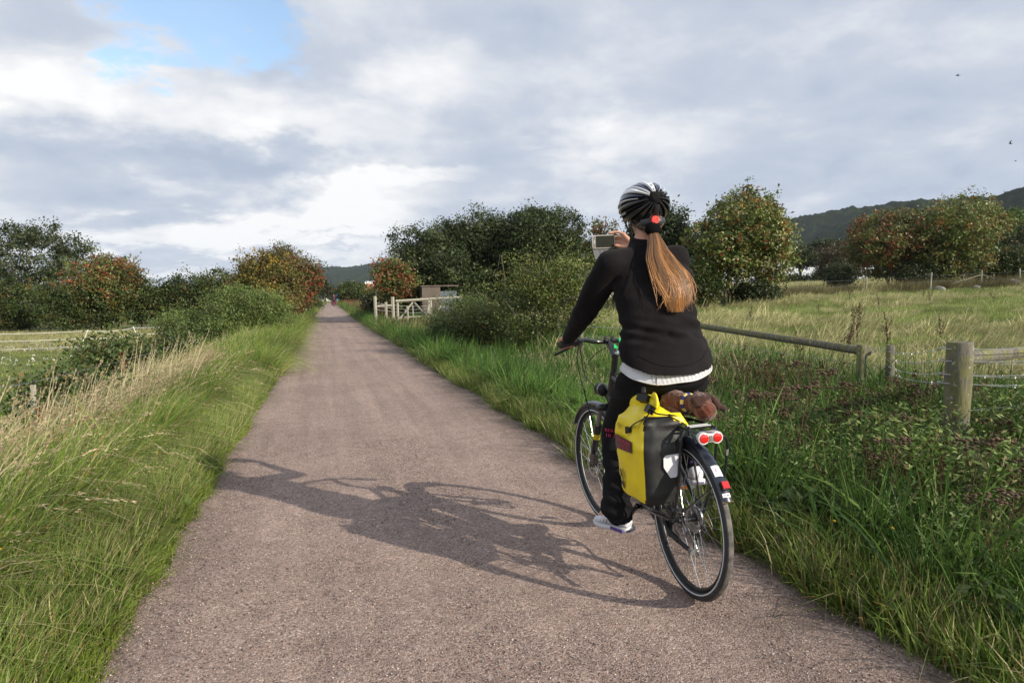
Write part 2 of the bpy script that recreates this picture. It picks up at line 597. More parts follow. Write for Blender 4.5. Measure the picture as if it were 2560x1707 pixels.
def grid_mesh(xs, ys, zf):
    X, Y = np.meshgrid(xs, ys)
    V = np.stack([X.ravel(), Y.ravel(), zf(X, Y).ravel()], 1)
    nx, ny = len(xs), len(ys)
    i = (np.arange(ny - 1)[:, None] * nx + np.arange(nx - 1)[None]).ravel()
    return V, np.stack([i, i + 1, i + nx + 1, i + nx], 1)


def ground_material():
    m, g = new_mat('meadow_soil')
    out = g.node('ShaderNodeOutputMaterial'); p = g.node('ShaderNodeBsdfPrincipled'); g.l.new(p.outputs[0], out.inputs[0])
    pos = g.node('ShaderNodeNewGeometry').outputs['Position']
    n1 = g.noise(pos, 0.35, 6, 0.6); n2 = g.noise(pos, 3.0, 6, 0.65); n3 = g.noise(pos, 22.0, 4, 0.6)
    c = g.mix(g.mr(n2, 0.35, 0.65), (0.10, 0.125, 0.035), (0.24, 0.215, 0.10))
    c = g.mix(g.mr(n1, 0.35, 0.65), c, (0.115, 0.15, 0.04), 'MIX')
    c = g.mix(g.m('MULTIPLY', g.mr(n3, 0.4, 0.7), 0.5), c, (0.06, 0.065, 0.025))
    g.l.new(c, p.inputs['Base Color']); p.inputs['Roughness'].default_value = 0.95
    p.inputs['Specular IOR Level'].default_value = 0.1
    b = g.node('ShaderNodeBump'); b.inputs['Distance'].default_value = 0.05; b.inputs['Strength'].default_value = 1
    g.l.new(n3, b.inputs['Height']); g.l.new(b.outputs[0], p.inputs['Normal'])
    return m


xs = np.concatenate([np.arange(-900, -40, 20), np.arange(-40, -8, 1), np.arange(-8, 10, 0.2), np.arange(10, 60, 1), np.arange(60, 1600, 25)])
ys = np.concatenate([np.arange(-14, 0, 0.5), np.arange(0, 30, 0.25), np.arange(30, 80, 1), np.arange(80, 200, 4), np.arange(200, 2900, 50)])
V, F = grid_mesh(xs, ys, T)
tag(link('ground', mesh_from('ground', V, F, [ground_material()])), kind='structure')


def gravel_material():
    m, g = new_mat('path_gravel')
    out = g.node('ShaderNodeOutputMaterial'); p = g.node('ShaderNodeBsdfPrincipled'); g.l.new(p.outputs[0], out.inputs[0])
    pos = g.node('ShaderNodeNewGeometry').outputs['Position']

    def vor(scale, rnd=1.0):
        v = g.node('ShaderNodeTexVoronoi', feature='F1'); g.l.new(pos, v.inputs['Vector']); v.inputs['Scale'].default_value = scale
        v.inputs['Randomness'].default_value = rnd
        return v
    v1, v2 = vor(115.0), vor(240.0)
    s1 = g.node('ShaderNodeSeparateColor'); g.l.new(v1.outputs['Color'], s1.inputs[0])
    s2 = g.node('ShaderNodeSeparateColor'); g.l.new(v2.outputs['Color'], s2.inputs[0])

    def stones(r):
        rp = g.node('ShaderNodeValToRGB'); e = rp.color_ramp
        e.interpolation = 'LINEAR'
        e.elements[0].position = 0.0; e.elements[0].color = (0.075, 0.055, 0.051, 1)
        e.elements[1].position = 1.0; e.elements[1].color = (0.58, 0.48, 0.42, 1)
        for q, c in ((0.22, (0.208, 0.146, 0.120)), (0.55, (0.298, 0.212, 0.175)), (0.8, (0.348, 0.256, 0.215)), (0.93, (0.42, 0.335, 0.29))):
            k = e.elements.new(q); k.color = (*c, 1)
        g.l.new(r, rp.inputs[0])
        return rp.outputs[0]
    c = g.mix(0.38, stones(s1.outputs[0]), stones(s2.outputs[1]))
    # worn wheel lines along the path and dusty patches
    mp = g.node('ShaderNodeMapping'); g.l.new(pos, mp.inputs[0]); mp.inputs['Scale'].default_value = (2.6, 0.10, 1)
    trk = g.noise(mp.outputs[0], 1.6, 5, 0.6)
    patch = g.noise(pos, 0.8, 6, 0.6)
    mid = g.noise(pos, 7.0, 5, 0.6)
    k = g.m('MULTIPLY', g.mr(trk, 0.3, 0.7, 0.86, 1.10), g.m('MULTIPLY', g.mr(patch, 0.3, 0.7, 0.90, 1.10), g.mr(mid, 0.25, 0.75, 0.90, 1.10)))
    sx = g.node('ShaderNodeSeparateXYZ'); g.l.new(pos, sx.inputs[0])
    # damp dark soil scuffed on to the right margin
    dirt = g.m('MULTIPLY', g.mr(g.m('ADD', sx.outputs[0], g.m('MULTIPLY', g.m('SUBTRACT', mid, 0.5), 0.9)), 1.25, 2.15), g.mr(g.noise(pos, 2.3, 6, 0.65), 0.38, 0.58))
    sc = g.node('ShaderNodeVectorMath', operation='SCALE'); g.l.new(c, sc.inputs[0]); g.l.new(k, sc.inputs['Scale'])
    c = g.mix(g.m('MULTIPLY', dirt, 0.75), sc.outputs[0], (0.085, 0.063, 0.048))
    g.l.new(c, p.inputs['Base Color'])
    p.inputs['Roughness'].default_value = 0.9; p.inputs['Specular IOR Level'].default_value = 0.25
    h = g.m('ADD', g.m('MULTIPLY', v1.outputs['Distance'], -1.0), g.m('MULTIPLY', v2.outputs['Distance'], -0.6))
    b = g.node('ShaderNodeBump'); b.inputs['Distance'].default_value = 0.005; b.inputs['Strength'].default_value = 0.8
    g.l.new(h, b.inputs['Height'])
    b2 = g.node('ShaderNodeBump'); b2.inputs['Distance'].default_value = 0.02; b2.inputs['Strength'].default_value = 0.6
    g.l.new(g.m('ADD', trk, mid), b2.inputs['Height']); g.l.new(b2.outputs[0], b.inputs['Normal'])
    g.l.new(b.outputs[0], p.inputs['Normal'])
    return m


def make_path():
    ys = np.concatenate([np.arange(-6, 30, 0.12), np.arange(30, 90, 0.5), np.arange(90, 196, 2)])
    nt = 26
    t = np.linspace(0, 1, nt)
    L_, R_ = edge_l(ys), edge_r(ys)
    X = L_[:, None] * (1 - t) + R_[:, None] * t
    Y = np.repeat(ys[:, None], nt, 1)
    Z = path_z(ys)[:, None] + 0.0 * X + 0.008 * (vnoise(X * 3, Y * 0.6, 21) - 0.5) + 0.006 * (vnoise(X * 9, Y * 9, 22) - 0.5)
    Z = Z - 0.035 * np.maximum(sstep((0.06 - t) / 0.06), sstep((t - 0.94) / 0.06))[None]
    V = np.stack([X.ravel(), Y.ravel(), Z.ravel()], 1)
    i = (np.arange(len(ys) - 1)[:, None] * nt + np.arange(nt - 1)[None]).ravel()
    F = np.stack([i, i + 1, i + nt + 1, i + nt], 1)
    tag(link('path', mesh_from('path', V, F, [gravel_material()])), kind='structure')


make_path()


# ------------------------------------------------------------------ wooded hills
def make_hill():
    m, g = new_mat('far_forest')
    out = g.node('ShaderNodeOutputMaterial'); p = g.node('ShaderNodeBsdfPrincipled'); g.l.new(p.outputs[0], out.inputs[0])
    pos = g.node('ShaderNodeNewGeometry').outputs['Position']
    n1 = g.noise(pos, 0.010, 6, 0.6); n2 = g.noise(pos, 0.09, 4, 0.6)
    c = g.mix(g.mr(n1, 0.35, 0.65), (0.010, 0.018, 0.011), (0.018, 0.027, 0.013))  # forest greens kept dark, cloud shadow on the hills is put into the colour
    c = g.mix(g.mr(n2, 0.45, 0.75), c, (0.028, 0.030, 0.014))
    g.l.new(c, p.inputs['Base Color']); p.inputs['Roughness'].default_value = 1.0; p.inputs['Specular IOR Level'].default_value = 0.0
    azt = [-30, -9, -5, -2.5, -0.44, 0.74, 2.1, 4.0, 10, 22.6, 32, 36.4, 41.8, 45.6, 49.5, 51.7, 60, 80]
    elt = [0.6, 0.9, 1.7, 2.4, 2.50, 2.50, 2.42, 2.76, 3.5, 4.2, 4.6, 5.35, 6.05, 6.2, 5.95, 6.3, 7.0, 7.4]
    az = R(1) * np.arange(-30, 80, 0.085)
    D = np.interp(np.degrees(az), [-30, 4, 20, 36, 52, 80], [2700, 2500, 2000, 1500, 1150, 950])
    E_ = np.tan(R(1) * np.interp(np.degrees(az), azt, elt)) * D + CAM_H
    k = np.concatenate([np.linspace(0, 1, 84), np.linspace(1.01, 1.35, 12)])
    K, AZ = np.meshgrid(k, az, indexing='ij')
    DD = D[None] * (0.52 + 0.48 * K)
    X, Y = DD * np.sin(AZ), DD * np.cos(AZ)
    prof = np.where(K <= 1, sstep(K) * 0.55 + K * 0.45, 1 - (K - 1) * 2.2)
    base = 2.0
    H = base + (E_[None] - base) * prof
    roll = (vnoise(X / 190, Y / 190, 31) - 0.5) * 36 * np.clip(K, 0, 1) * np.clip((1 - K) * 4, 0, 1)
    can = (vnoise(X / 11, Y / 11, 32) + 0.6 * vnoise(X / 5.5, Y / 5.5, 33) + 1.2 * vnoise(X / 34, Y / 34, 34)) * 6.0 - 8.0
    Z = H + roll + can
    V = np.stack([X.ravel(), Y.ravel(), Z.ravel()], 1)
    nx = len(az)
    i = (np.arange(len(k) - 1)[:, None] * nx + np.arange(nx - 1)[None]).ravel()
    F = np.stack([i, i + 1, i + nx + 1, i + nx], 1)
    tag(link('hills', mesh_from('hills', V, F, [m])), kind='structure')


make_hill()

# the air between here and the hills
HAZE_DENSITY = 0.00007


def make_haze():
    m, g = new_mat('haze_air')
    out = g.node('ShaderNodeOutputMaterial'); pv = g.node('ShaderNodeVolumePrincipled')
    pv.inputs['Color'].default_value = (0.72, 0.82, 0.95, 1)
    pv.inputs['Density'].default_value = HAZE_DENSITY
    pv.inputs['Anisotropy'].default_value = 0.0
    g.l.new(pv.outputs[0], out.inputs['Volume'])
    mb = MB(); mb.box((850, 1600, 170), (5600, 5600, 344))
    o = mb.build('haze', m, smooth=False)
    tag(o, kind='stuff')


if HAZE_DENSITY > 0:
    make_haze()

# ------------------------------------------------------------------ foliage builders
def leaf_quads(rng, C, N, size, ratio=0.5, droop=0.25):
    """diamond leaves: centres C, facing N"""
    n = len(C)
    t = rng.normal(size=(n, 3))
    t -= (t * N).sum(1)[:, None] * N
    t /= np.linalg.norm(t, axis=1)[:, None] + 1e-9
    b = np.cross(N, t)
    s = size[:, None]
    V = np.empty((n, 4, 3))
    V[:, 0] = C - t * s * 0.5
    V[:, 1] = C + b * s * 0.5 * ratio - N * s * droop * 0.3
    V[:, 2] = C + t * s * 0.5 - N * s * droop
    V[:, 3] = C - b * s * 0.5 * ratio - N * s * droop * 0.3
    F = np.arange(n * 4, dtype=np.int32).reshape(n, 4)
    return V.reshape(-1, 3), F


def unit(rng, n):
    v = rng.normal(size=(n, 3))
    return v / np.linalg.norm(v, axis=1)[:, None]


def lobes_for(rng, rw, rd, z0, z1, n, size=(0.38, 0.6)):
    """uneven overlapping lobes that fill an envelope rw x rd, z0..z1"""
    zc, rh = (z0 + z1) / 2, (z1 - z0) / 2
    L_ = [(A(0, 0, zc), A(rw * 0.7, rd * 0.7, rh * 0.7))]
    for i in range(n):
        u = unit(rng, 1)[0]
        k = rng.uniform(*size)
        r = A(rw * k, rd * k, rh * k * rng.uniform(0.8, 1.05))
        c = A(u[0] * (rw - r[0]), u[1] * (rd - r[1]), zc + u[2] * (rh - r[2]))
        L_.append((c, r))
    return L_


def lobe_surface(rng, lobes, n, inner=0.62, outer=1.04):
    w = np.array([(r[0] * r[1] + r[0] * r[2] + r[1] * r[2]) for c, r in lobes]); w = w / w.sum()
    k = rng.choice(len(lobes), n, p=w)
    Cc = np.array([c for c, r in lobes])[k]; Rr = np.array([r for c, r in lobes])[k]
    u = unit(rng, n)
    f = inner + (outer - inner) * rng.random(n) ** 0.55
    return Cc + u * Rr * f[:, None], u


def palette_pick(rng, pal, n):
    """pal: list of (weight, colour, spread)"""
    w = np.array([p[0] for p in pal], float); w /= w.sum()
    k = rng.choice(len(pal), n, p=w)
    c = np.array([p[1] for p in pal])[k]
    return c * (1 + rng.normal(size=(n, 1)) * np.array([p[2] for p in pal])[k][:, None]).clip(0.45, 1.7)


def foliage(rng, lobes, n_leaf, size, pal, per=26, sigma=0.17, twig=0.05, zmin=None, ratio=0.5, inner=0.55):
    """leaves in clusters over the lobes -> V, F, col, cluster centres"""
    nc = max(8, n_leaf // per)
    CC, U = lobe_surface(rng, lobes, nc, inner)
    # some shoots stick out of the outline
    sh = rng.random(nc) < twig
    CC = CC + U * (sh * rng.uniform(0.1, 0.45, nc))[:, None] + np.stack([0 * sh, 0 * sh, sh * rng.uniform(0, 0.25, nc)], 1)
    if zmin is not None:
        keep = CC[:, 2] > zmin
        CC, U = CC[keep], U[keep]; nc = len(CC)
    ccol = palette_pick(rng, pal, nc)
    sg = sigma * rng.uniform(0.6, 1.35, nc)
    k = rng.integers(0, nc, n_leaf)
    P = CC[k] + rng.normal(size=(n_leaf, 3)) * sg[k][:, None] * A(1, 1, 0.75)
    if zmin is not None:
        P[:, 2] = np.maximum(P[:, 2], zmin - 0.1)
    N = unit(rng, n_leaf) + U[k] * 0.55 + A(0, 0, 0.35)
    N /= np.linalg.norm(N, axis=1)[:, None]
    col = ccol[k] * (1 + rng.normal(size=(n_leaf, 1)) * 0.16).clip(0.6, 1.6)
    V, F = leaf_quads(rng, P, N, size * rng.uniform(0.65, 1.35, n_leaf), ratio)
    return V, F, np.repeat(col, 4, 0), CC, U


OCT_V = np.array([[1, 0, 0], [-1, 0, 0], [0, 1, 0], [0, -1, 0], [0, 0, 1], [0, 0, -1]], float)
OCT_F = np.array([[0, 2, 4], [2, 1, 4], [1, 3, 4], [3, 0, 4], [2, 0, 5], [1, 2, 5], [3, 1, 5], [0, 3, 5]])


def berries_mesh(rng, P, r, per=6, spread=1.7):
    C = np.repeat(P, per, 0) + rng.normal(size=(len(P) * per, 3)) * r * spread * A(1, 1, 0.7)
    n = len(C)
    rr = r * rng.uniform(0.7, 1.15, n)
    V = (C[:, None] + OCT_V[None] * rr[:, None, None]).reshape(-1, 3)
    F = (OCT_F[None] + 6 * np.arange(n)[:, None, None]).reshape(-1, 3)
    return V, F


def limbs(rng, lobes, base_r, trunk_h, stems=1, spread=0.3, rmin=0.012, twigs=2):
    mb = MB()
    for s in range(stems):
        b = A(rng.normal() * spread * (stems > 1), rng.normal() * spread * (stems > 1), -0.15)
        lean = A(rng.normal() * 0.12, rng.normal() * 0.12, 1) * trunk_h
        top = b + lean
        r0 = base_r * rng.uniform(0.75, 1.1)
        mb.tube(spline([b, b + lean * 0.5 + A(rng.normal(), rng.normal(), 0) * 0.05 * trunk_h, top], 7), np.linspace(r0 * 1.25, r0 * 0.8, 7), 7, False)
        for i, (c, r) in enumerate(lobes):
            if i % stems != s:
                continue
            e = c + unit(rng, 1)[0] * r * 0.5
            mid = (top + e) / 2 + A(rng.normal(), rng.normal(), abs(rng.normal())) * 0.12 * np.linalg.norm(e - top)
            pts = spline([top - lean * 0.15 * rng.random(), mid, e], 7)
            mb.tube(pts, np.linspace(r0 * 0.6, max(rmin, r0 * 0.12), 7), 5, False)
            for q in range(twigs):
                j = rng.integers(2, 6)
                e2 = c + unit(rng, 1)[0] * r * 0.95
                mb.tube(spline([pts[j], (pts[j] + e2) / 2 + rng.normal(size=3) * 0.1, e2], 5), np.linspace(r0 * 0.22, rmin * 0.6, 5), 4, False)
    return mb


G_OAK = [(5, (0.038, 0.057, 0.017), 0.18), (3, (0.057, 0.074, 0.026), 0.18), (2, (0.030, 0.047, 0.012), 0.15), (1, (0.085, 0.094, 0.039), 0.2)]
G_HAW = [(5, (0.040, 0.062, 0.014), 0.2), (3, (0.060, 0.082, 0.019), 0.2), (1.5, (0.10, 0.105, 0.026), 0.2), (0.6, (0.15, 0.085, 0.02), 0.2)]
G_ROW = [(5, (0.115, 0.145, 0.034), 0.2), (3, (0.185, 0.19, 0.052), 0.2), (0.9, (0.22, 0.125, 0.03), 0.25), (2, (0.085, 0.115, 0.026), 0.2), (1.2, (0.30, 0.31, 0.15), 0.2)]
G_ROWRED = [(4, (0.10, 0.115, 0.03), 0.2), (1.8, (0.16, 0.09, 0.032), 0.25), (0.9, (0.20, 0.055, 0.024), 0.25), (3, (0.13, 0.145, 0.04), 0.2)]
G_AUT = [(4, (0.13, 0.12, 0.03), 0.25), (2.5, (0.24, 0.16, 0.025), 0.25), (2, (0.085, 0.10, 0.025), 0.2), (2, (0.13, 0.085, 0.04), 0.2)]
G_AUTD = [(4, (0.10, 0.082, 0.034), 0.25), (2, (0.15, 0.10, 0.04), 0.25), (2, (0.075, 0.085, 0.025), 0.2), (1, (0.20, 0.05, 0.022), 0.2)]
G_BRI = [(5, (0.085, 0.135, 0.022), 0.18), (3, (0.11, 0.16, 0.03), 0.18), (2, (0.065, 0.10, 0.018), 0.15)]
G_BROOM = [(5, (0.10, 0.145, 0.035), 0.15), (3, (0.13, 0.17, 0.045), 0.15), (1, (0.15, 0.155, 0.06), 0.2)]
G_DARK = [(5, (0.032, 0.048, 0.016), 0.2), (3, (0.05, 0.06, 0.022), 0.2), (1, (0.075, 0.07, 0.03), 0.2)]
G_BROWN = [(4, (0.075, 0.05, 0.027), 0.2), (3, (0.05, 0.052, 0.022), 0.2), (1, (0.10, 0.062, 0.035), 0.2)]
G_ROSE = [(5, (0.095, 0.125, 0.028), 0.2), (3, (0.145, 0.17, 0.04), 0.2), (0.7, (0.20, 0.15, 0.035), 0.25), (2, (0.07, 0.09, 0.02), 0.2)]
G_BRAM = [(5, (0.052, 0.082, 0.02), 0.2), (3, (0.09, 0.12, 0.035), 0.2), (0.5, (0.14, 0.10, 0.035), 0.25)]


def tree(name, label, x, y, rw, ztop, zlow=0.25, rd=None, n_leaf=14000, size=0.10, pal=G_OAK, lobes=9, stems=1, trunk_r=0.13,
         berries=0, berry_r=0.035, seed=1, cat='tree', group=None, sigma=0.2, twig=0.06, bark=None, lobe_size=(0.38, 0.6), berry_side=None,
         per=26, part='crown', inner=0.55, ratio=0.5, twigs=2, xtra=None, canes=0):
    """a plant of leaves and limbs with its foot on the ground at x, y; ztop is the world height of its tip"""
    rng = np.random.default_rng(seed)
    n_leaf = int(n_leaf * 1.45); size = size * (1.28 if size > 0.07 else 1.15)
    berries = int(berries * 0.7); berry_r *= 0.72
    z0 = float(T(x, y))
    h = ztop - z0
    rd = rd or rw * 0.9
    t = empty(name, label, cat, (x, y, z0), group=group)
    L_ = lobes_for(rng, rw, rd, h * zlow, h, lobes, lobe_size)
    if xtra:
        L_ += [(np.asarray(c, float), np.asarray(r, float)) for c, r in xtra]
    V, F, col, CC, U = foliage(rng, L_, n_leaf, size, pal, per, sigma, twig, 0.06, ratio, inner)
    link(part, mesh_from(part, V, F, [M_LEAF], smooth=False, col=col), t)
    limbs(rng, L_, trunk_r, h * max(0.12, zlow * 0.9), stems, rw * 0.2, twigs=twigs).build('trunk' if part == 'crown' else 'stems', bark or M_BARK, t, sharp=None)
    for q in range(canes):
        a = rng.uniform(0, 2 * PI); b0 = A(rng.normal() * rw * 0.25, rng.normal() * rd * 0.25, 0)
        hh = h * rng.uniform(0.6, 1.02); o_ = A(math.cos(a) * rw, math.sin(a) * rd, 0) * rng.uniform(0.4, 1.05)
        mb = MB(); mb.tube(spline([b0, b0 + o_ * 0.35 + A(0, 0, hh * 0.6), b0 + o_ * 0.75 + A(0, 0, hh), b0 + o_ * 1.15 + A(0, 0, hh * rng.uniform(0.75, 1.0))], 10), np.linspace(0.008, 0.003, 10), 5)
        mb.build('cane', bark or M_BARKG, t, sharp=None)
    if berries:
        w = np.ones(len(CC))
        if berry_side is not None:
            w = np.exp((CC / rw) @ np.asarray(berry_side, float))
        w = w * (np.linalg.norm((CC - A(0, 0, h * (zlow + 1) / 2)) / A(rw, rd, h * (1 - zlow) / 2), axis=1) > 0.55)
        k = rng.choice(len(CC), min(berries, int((w > 0).sum())), replace=False, p=w / w.sum())
        P = CC[k] + U[k] * rng.uniform(0.02, 0.16, len(k))[:, None]
        Vb, Fb = berries_mesh(rng, P, berry_r)
        tag(link('berries', mesh_from('berries', Vb, Fb, [M_BERRY], smooth=False), t), kind='stuff')
    return t


def plant_trees():
    # ---- left side of the path
    tree('oak_tree', 'tall olive green tree at the far left behind the berry tree and hedge', -27.5, 75, 6.6, 9.6, 0.22, n_leaf=13500, size=0.2, pal=G_OAK,
         lobes=13, stems=3, trunk_r=0.16, seed=11, sigma=0.34, lobe_size=(0.22, 0.38), inner=0.6, twigs=4)
    tree('oak_tree', 'smaller olive tree beside the tall tree at the far left edge', -33.5, 72, 4.2, 8.8, 0.2, n_leaf=8000, size=0.2, pal=G_OAK,
         lobes=9, stems=2, trunk_r=0.14, seed=12, sigma=0.34, lobe_size=(0.28, 0.45))
    tree('rowan_tree', 'red berried tree rising out of the dark hedge on the left', -18.4, 63.8, 4.3, 5.7, 0.12, n_leaf=16000, size=0.16, pal=G_ROWRED,
         lobes=12, stems=3, trunk_r=0.08, berries=420, berry_r=0.06, seed=13, sigma=0.26, lobe_size=(0.28, 0.45), twig=0.12)
    hz = [(-32.5, 67, 4.4, 3.5, 'hedge bush at the far left end, under the tall olive tree'), (-25.4, 65.6, 4.6, 3.6, 'hedge bush below the left half of the red berried tree'),
          (-18.6, 61.6, 4.2, 3.3, 'hedge bush in front of the red berried tree'), (-14.4, 64.0, 3.6, 4.2, 'hedge bush just right of the red berried tree'),
          (-10.9, 63.0, 3.2, 4.35, 'middle hedge bush with a ragged top between berry tree and autumn tree'), (-8.0, 60.5, 2.7, 4.0, 'hedge bush at the right end beside the autumn tree')]
    for i, (x, y, rw, zt, lb) in enumerate(hz):
        tree('hedge_bush', 'dark green hawthorn ' + lb, x, y, rw, zt, 0.0, rd=1.9, n_leaf=13000, size=0.14, pal=G_HAW, lobes=11, stems=3, trunk_r=0.05,
             seed=20 + i, cat='bush', group='hawthorn bushes of the left hedge', sigma=0.26, twig=0.1, lobe_size=(0.3, 0.5), part='foliage')
    tree('autumn_tree', 'yellowing autumn tree overhanging the left edge of the path', -2.5, 36.2, 1.75, 4.15, 0.05, n_leaf=15000, size=0.10, pal=G_AUT,
         lobes=10, stems=4, trunk_r=0.05, seed=31, sigma=0.17, twig=0.14, lobe_size=(0.34, 0.52))
    tree('autumn_tree', 'brown leaved tree with red berries behind the yellowing tree', -1.9, 41.5, 1.9, 4.6, 0.05, n_leaf=15000, size=0.10, pal=G_AUTD,
         lobes=10, stems=4, trunk_r=0.05, berries=130, berry_r=0.055, seed=32, sigma=0.18, twig=0.12, lobe_size=(0.34, 0.5), berry_side=(2.5, -1, -2.0))
    tree('brown_bush', 'thin brown bush at the left foot of the autumn tree', -4.7, 42.5, 1.1, 2.9, 0.0, n_leaf=4200, size=0.09, pal=G_AUTD,
         lobes=7, stems=4, trunk_r=0.03, seed=33, cat='bush', sigma=0.2, twig=0.2, part='foliage')
    tree('broom_bush', 'rounded fresh green bush in front of the autumn tree', -2.6, 25.0, 1.7, 1.9, 0.0, rd=1.3, n_leaf=20000, size=0.055, pal=G_BROOM,
         lobes=10, stems=6, trunk_r=0.02, seed=34, cat='bush', sigma=0.14, twig=0.08, lobe_size=(0.4, 0.6), part='foliage', per=34)
    tree('broom_bush', 'lower green bush spreading left of the rounded fresh green bush', -4.4, 26.0, 1.6, 1.25, 0.0, rd=1.2, n_leaf=12000, size=0.055, pal=G_BROOM,
         lobes=8, stems=6, trunk_r=0.02, seed=35, cat='bush', sigma=0.14, twig=0.08, part='foliage', per=34)
    br = [(-4.0, 15.2, 1.0, 0.78, 'nearer bramble on the left bank beside the red dock'), (-3.4, 18.5, 1.0, 0.8, 'bramble behind the straw grass on the left bank'),
          (-3.9, 12.2, 0.9, 0.45, 'low bramble right of the short grey post'), (-2.85, 9.3, 0.7, 0.05, 'bramble below the short grey post at the left'),
          (-3.2, 7.4, 0.7, 0.1, 'lowest bramble at the left edge of the picture')]
    for i, (x, y, rw, zt, lb) in enumerate(br):
        tree('bramble_bush', 'dark green ' + lb, x, y, rw, zt, 0.0, n_leaf=5200, size=0.055, pal=G_BRAM, lobes=8, stems=8, trunk_r=0.008, seed=40 + i,
             cat='bush', group='brambles on the left bank', sigma=0.11, twig=0.12, part='foliage', ratio=0.7)
    # ---- far end of the path
    tree('oak_tree', 'dark tree at the far end on the left of the path', 0.1, 150, 2.7, 6.1, 0.1, n_leaf=4500, size=0.28, pal=G_DARK, lobes=8, stems=2, seed=51, sigma=0.4)
    tree('willow_bush', 'pale yellow green bush where the path disappears', 2.6, 182, 1.3, 3.9, 0.0, n_leaf=1800, size=0.25, pal=G_BROOM, lobes=6, stems=3, trunk_r=0.04, seed=52,
         cat='bush', sigma=0.4, part='foliage')
    tree('round_tree', 'rounded green tree beyond the far end of the path', 5.2, 124, 3.5, 4.35, 0.0, n_leaf=8500, size=0.22, pal=G_HAW, lobes=10, stems=3, seed=53, sigma=0.35, lobe_size=(0.4, 0.6))
    tree('round_tree', 'lower tree right of the rounded tree at the far end', 8.8, 118, 2.4, 3.5, 0.0, n_leaf=4500, size=0.2, pal=G_AUT, lobes=8, stems=3, seed=54, sigma=0.35)
    tree('thorn_bush', 'dark bush in the verge left of the wooden gate', 3.5, 52, 0.8, 2.0, 0.0, n_leaf=3600, size=0.11, pal=G_DARK, lobes=7, stems=4, trunk_r=0.03, seed=55, cat='bush', sigma=0.2, part='foliage')
    for i, (x, y, rw, zt) in enumerate([(-1.9, 52, 1.0, 2.1), (-1.5, 62, 0.9, 1.9), (-1.2, 76, 1.0, 1.8)]):
        tree('verge_bush', ['brown green bush under the trees on the left verge', 'second bush further along the left verge', 'farthest small bush on the left verge'][i],
             x + float(bend(y)), y, rw, zt, 0.0, n_leaf=3000, size=0.12, pal=G_AUTD if i == 0 else G_HAW, lobes=7, stems=4, trunk_r=0.03, seed=56 + i, cat='bush', sigma=0.2, part='foliage',
             group='bushes along the far left verge')
    # ---- right side: berry tree and the big dark trees
    tree('rowan_tree', 'red berried tree behind the left post of the wooden gate', 3.75, 38.8, 1.35, 3.75, 0.08, n_leaf=9500, size=0.11, pal=G_ROWRED, lobes=9, stems=3, trunk_r=0.05,
         berries=110, berry_r=0.048, seed=61, sigma=0.18, twig=0.14, berry_side=(-2, -1, 0.5))
    tree('holm_tree', 'dark green tree behind the gate, left of the tall dark trees', 6.3, 42.2, 3.2, 6.0, 0.04, n_leaf=26000, size=0.12, pal=G_OAK, lobes=13, stems=3, trunk_r=0.11, seed=62,
         sigma=0.21, twig=0.08, lobe_size=(0.3, 0.48))
    tree('holm_tree', 'tall dark green tree in the middle of the dark row behind the gate', 9.9, 41.5, 3.2, 6.8, 0.04, n_leaf=30000, size=0.12, pal=G_OAK, lobes=14, stems=3, trunk_r=0.12, seed=63,
         sigma=0.21, twig=0.08, lobe_size=(0.3, 0.48))
    tree('holm_tree', 'tallest dark green tree next to the phone', 12.7, 38.4, 2.75, 6.9, 0.06, n_leaf=27000, size=0.12, pal=G_OAK, lobes=13, stems=3, trunk_r=0.12, seed=64,
         sigma=0.21, twig=0.08, lobe_size=(0.3, 0.48))
    tree('holm_tree', 'dark green tree filling the gap right of the hut', 8.3, 42.6, 2.6, 6.45, 0.04, n_leaf=20000, size=0.12, pal=G_OAK, lobes=12, stems=3, trunk_r=0.11, seed=161, sigma=0.21, twig=0.08, lobe_size=(0.32, 0.5))
    tree('holm_tree', 'dark green tree between the two tallest ones of the dark row', 11.5, 40.6, 2.6, 6.95, 0.04, n_leaf=20000, size=0.12, pal=G_OAK, lobes=12, stems=3, trunk_r=0.11, seed=162, sigma=0.21, twig=0.08, lobe_size=(0.32, 0.5))
    tree('thorn_bush', 'dark thorn bush filling the gap between the gate berry tree and the hut', 4.9, 40.6, 1.4, 3.0, 0.0, n_leaf=7000, size=0.11, pal=G_OAK, lobes=9, stems=4, trunk_r=0.03, seed=163, cat='bush', sigma=0.2, part='foliage')
    tree('holm_tree', 'low dark green tree in front of the tall dark trees', 7.6, 39.5, 2.4, 4.2, 0.02, n_leaf=12000, size=0.12, pal=G_OAK, lobes=9, stems=3, trunk_r=0.08, seed=65, sigma=0.2)
    tree('gate_bush', 'grey green bush growing in front of the right end of the gate', 3.8, 19.2, 1.0, 1.6, 0.0, n_leaf=13000, size=0.045, pal=G_BRAM, lobes=10, stems=9, trunk_r=0.012, seed=66, canes=6,
         cat='bush', sigma=0.12, twig=0.14, part='foliage', bark=M_BARKG)
    tree('gate_bush', 'low dark bush at the path edge below the gate bush', 3.35, 17.0, 0.8, 0.95, 0.0, n_leaf=9000, size=0.045, pal=G_BRAM, lobes=8, stems=8, trunk_r=0.01, seed=67,
         cat='bush', sigma=0.12, twig=0.14, part='foliage', bark=M_BARKG)
    tree('rose_bush', 'tall straggly wild rose bush left of the handlebar', 4.45, 14.9, 1.0, 2.3, 0.0, n_leaf=12500, size=0.045, pal=G_ROSE, lobes=11, stems=10, trunk_r=0.014, seed=68, canes=9,
         cat='bush', sigma=0.13, twig=0.34, part='foliage', bark=M_BARKG, berries=40, berry_r=0.011, lobe_size=(0.2, 0.36), twigs=3)
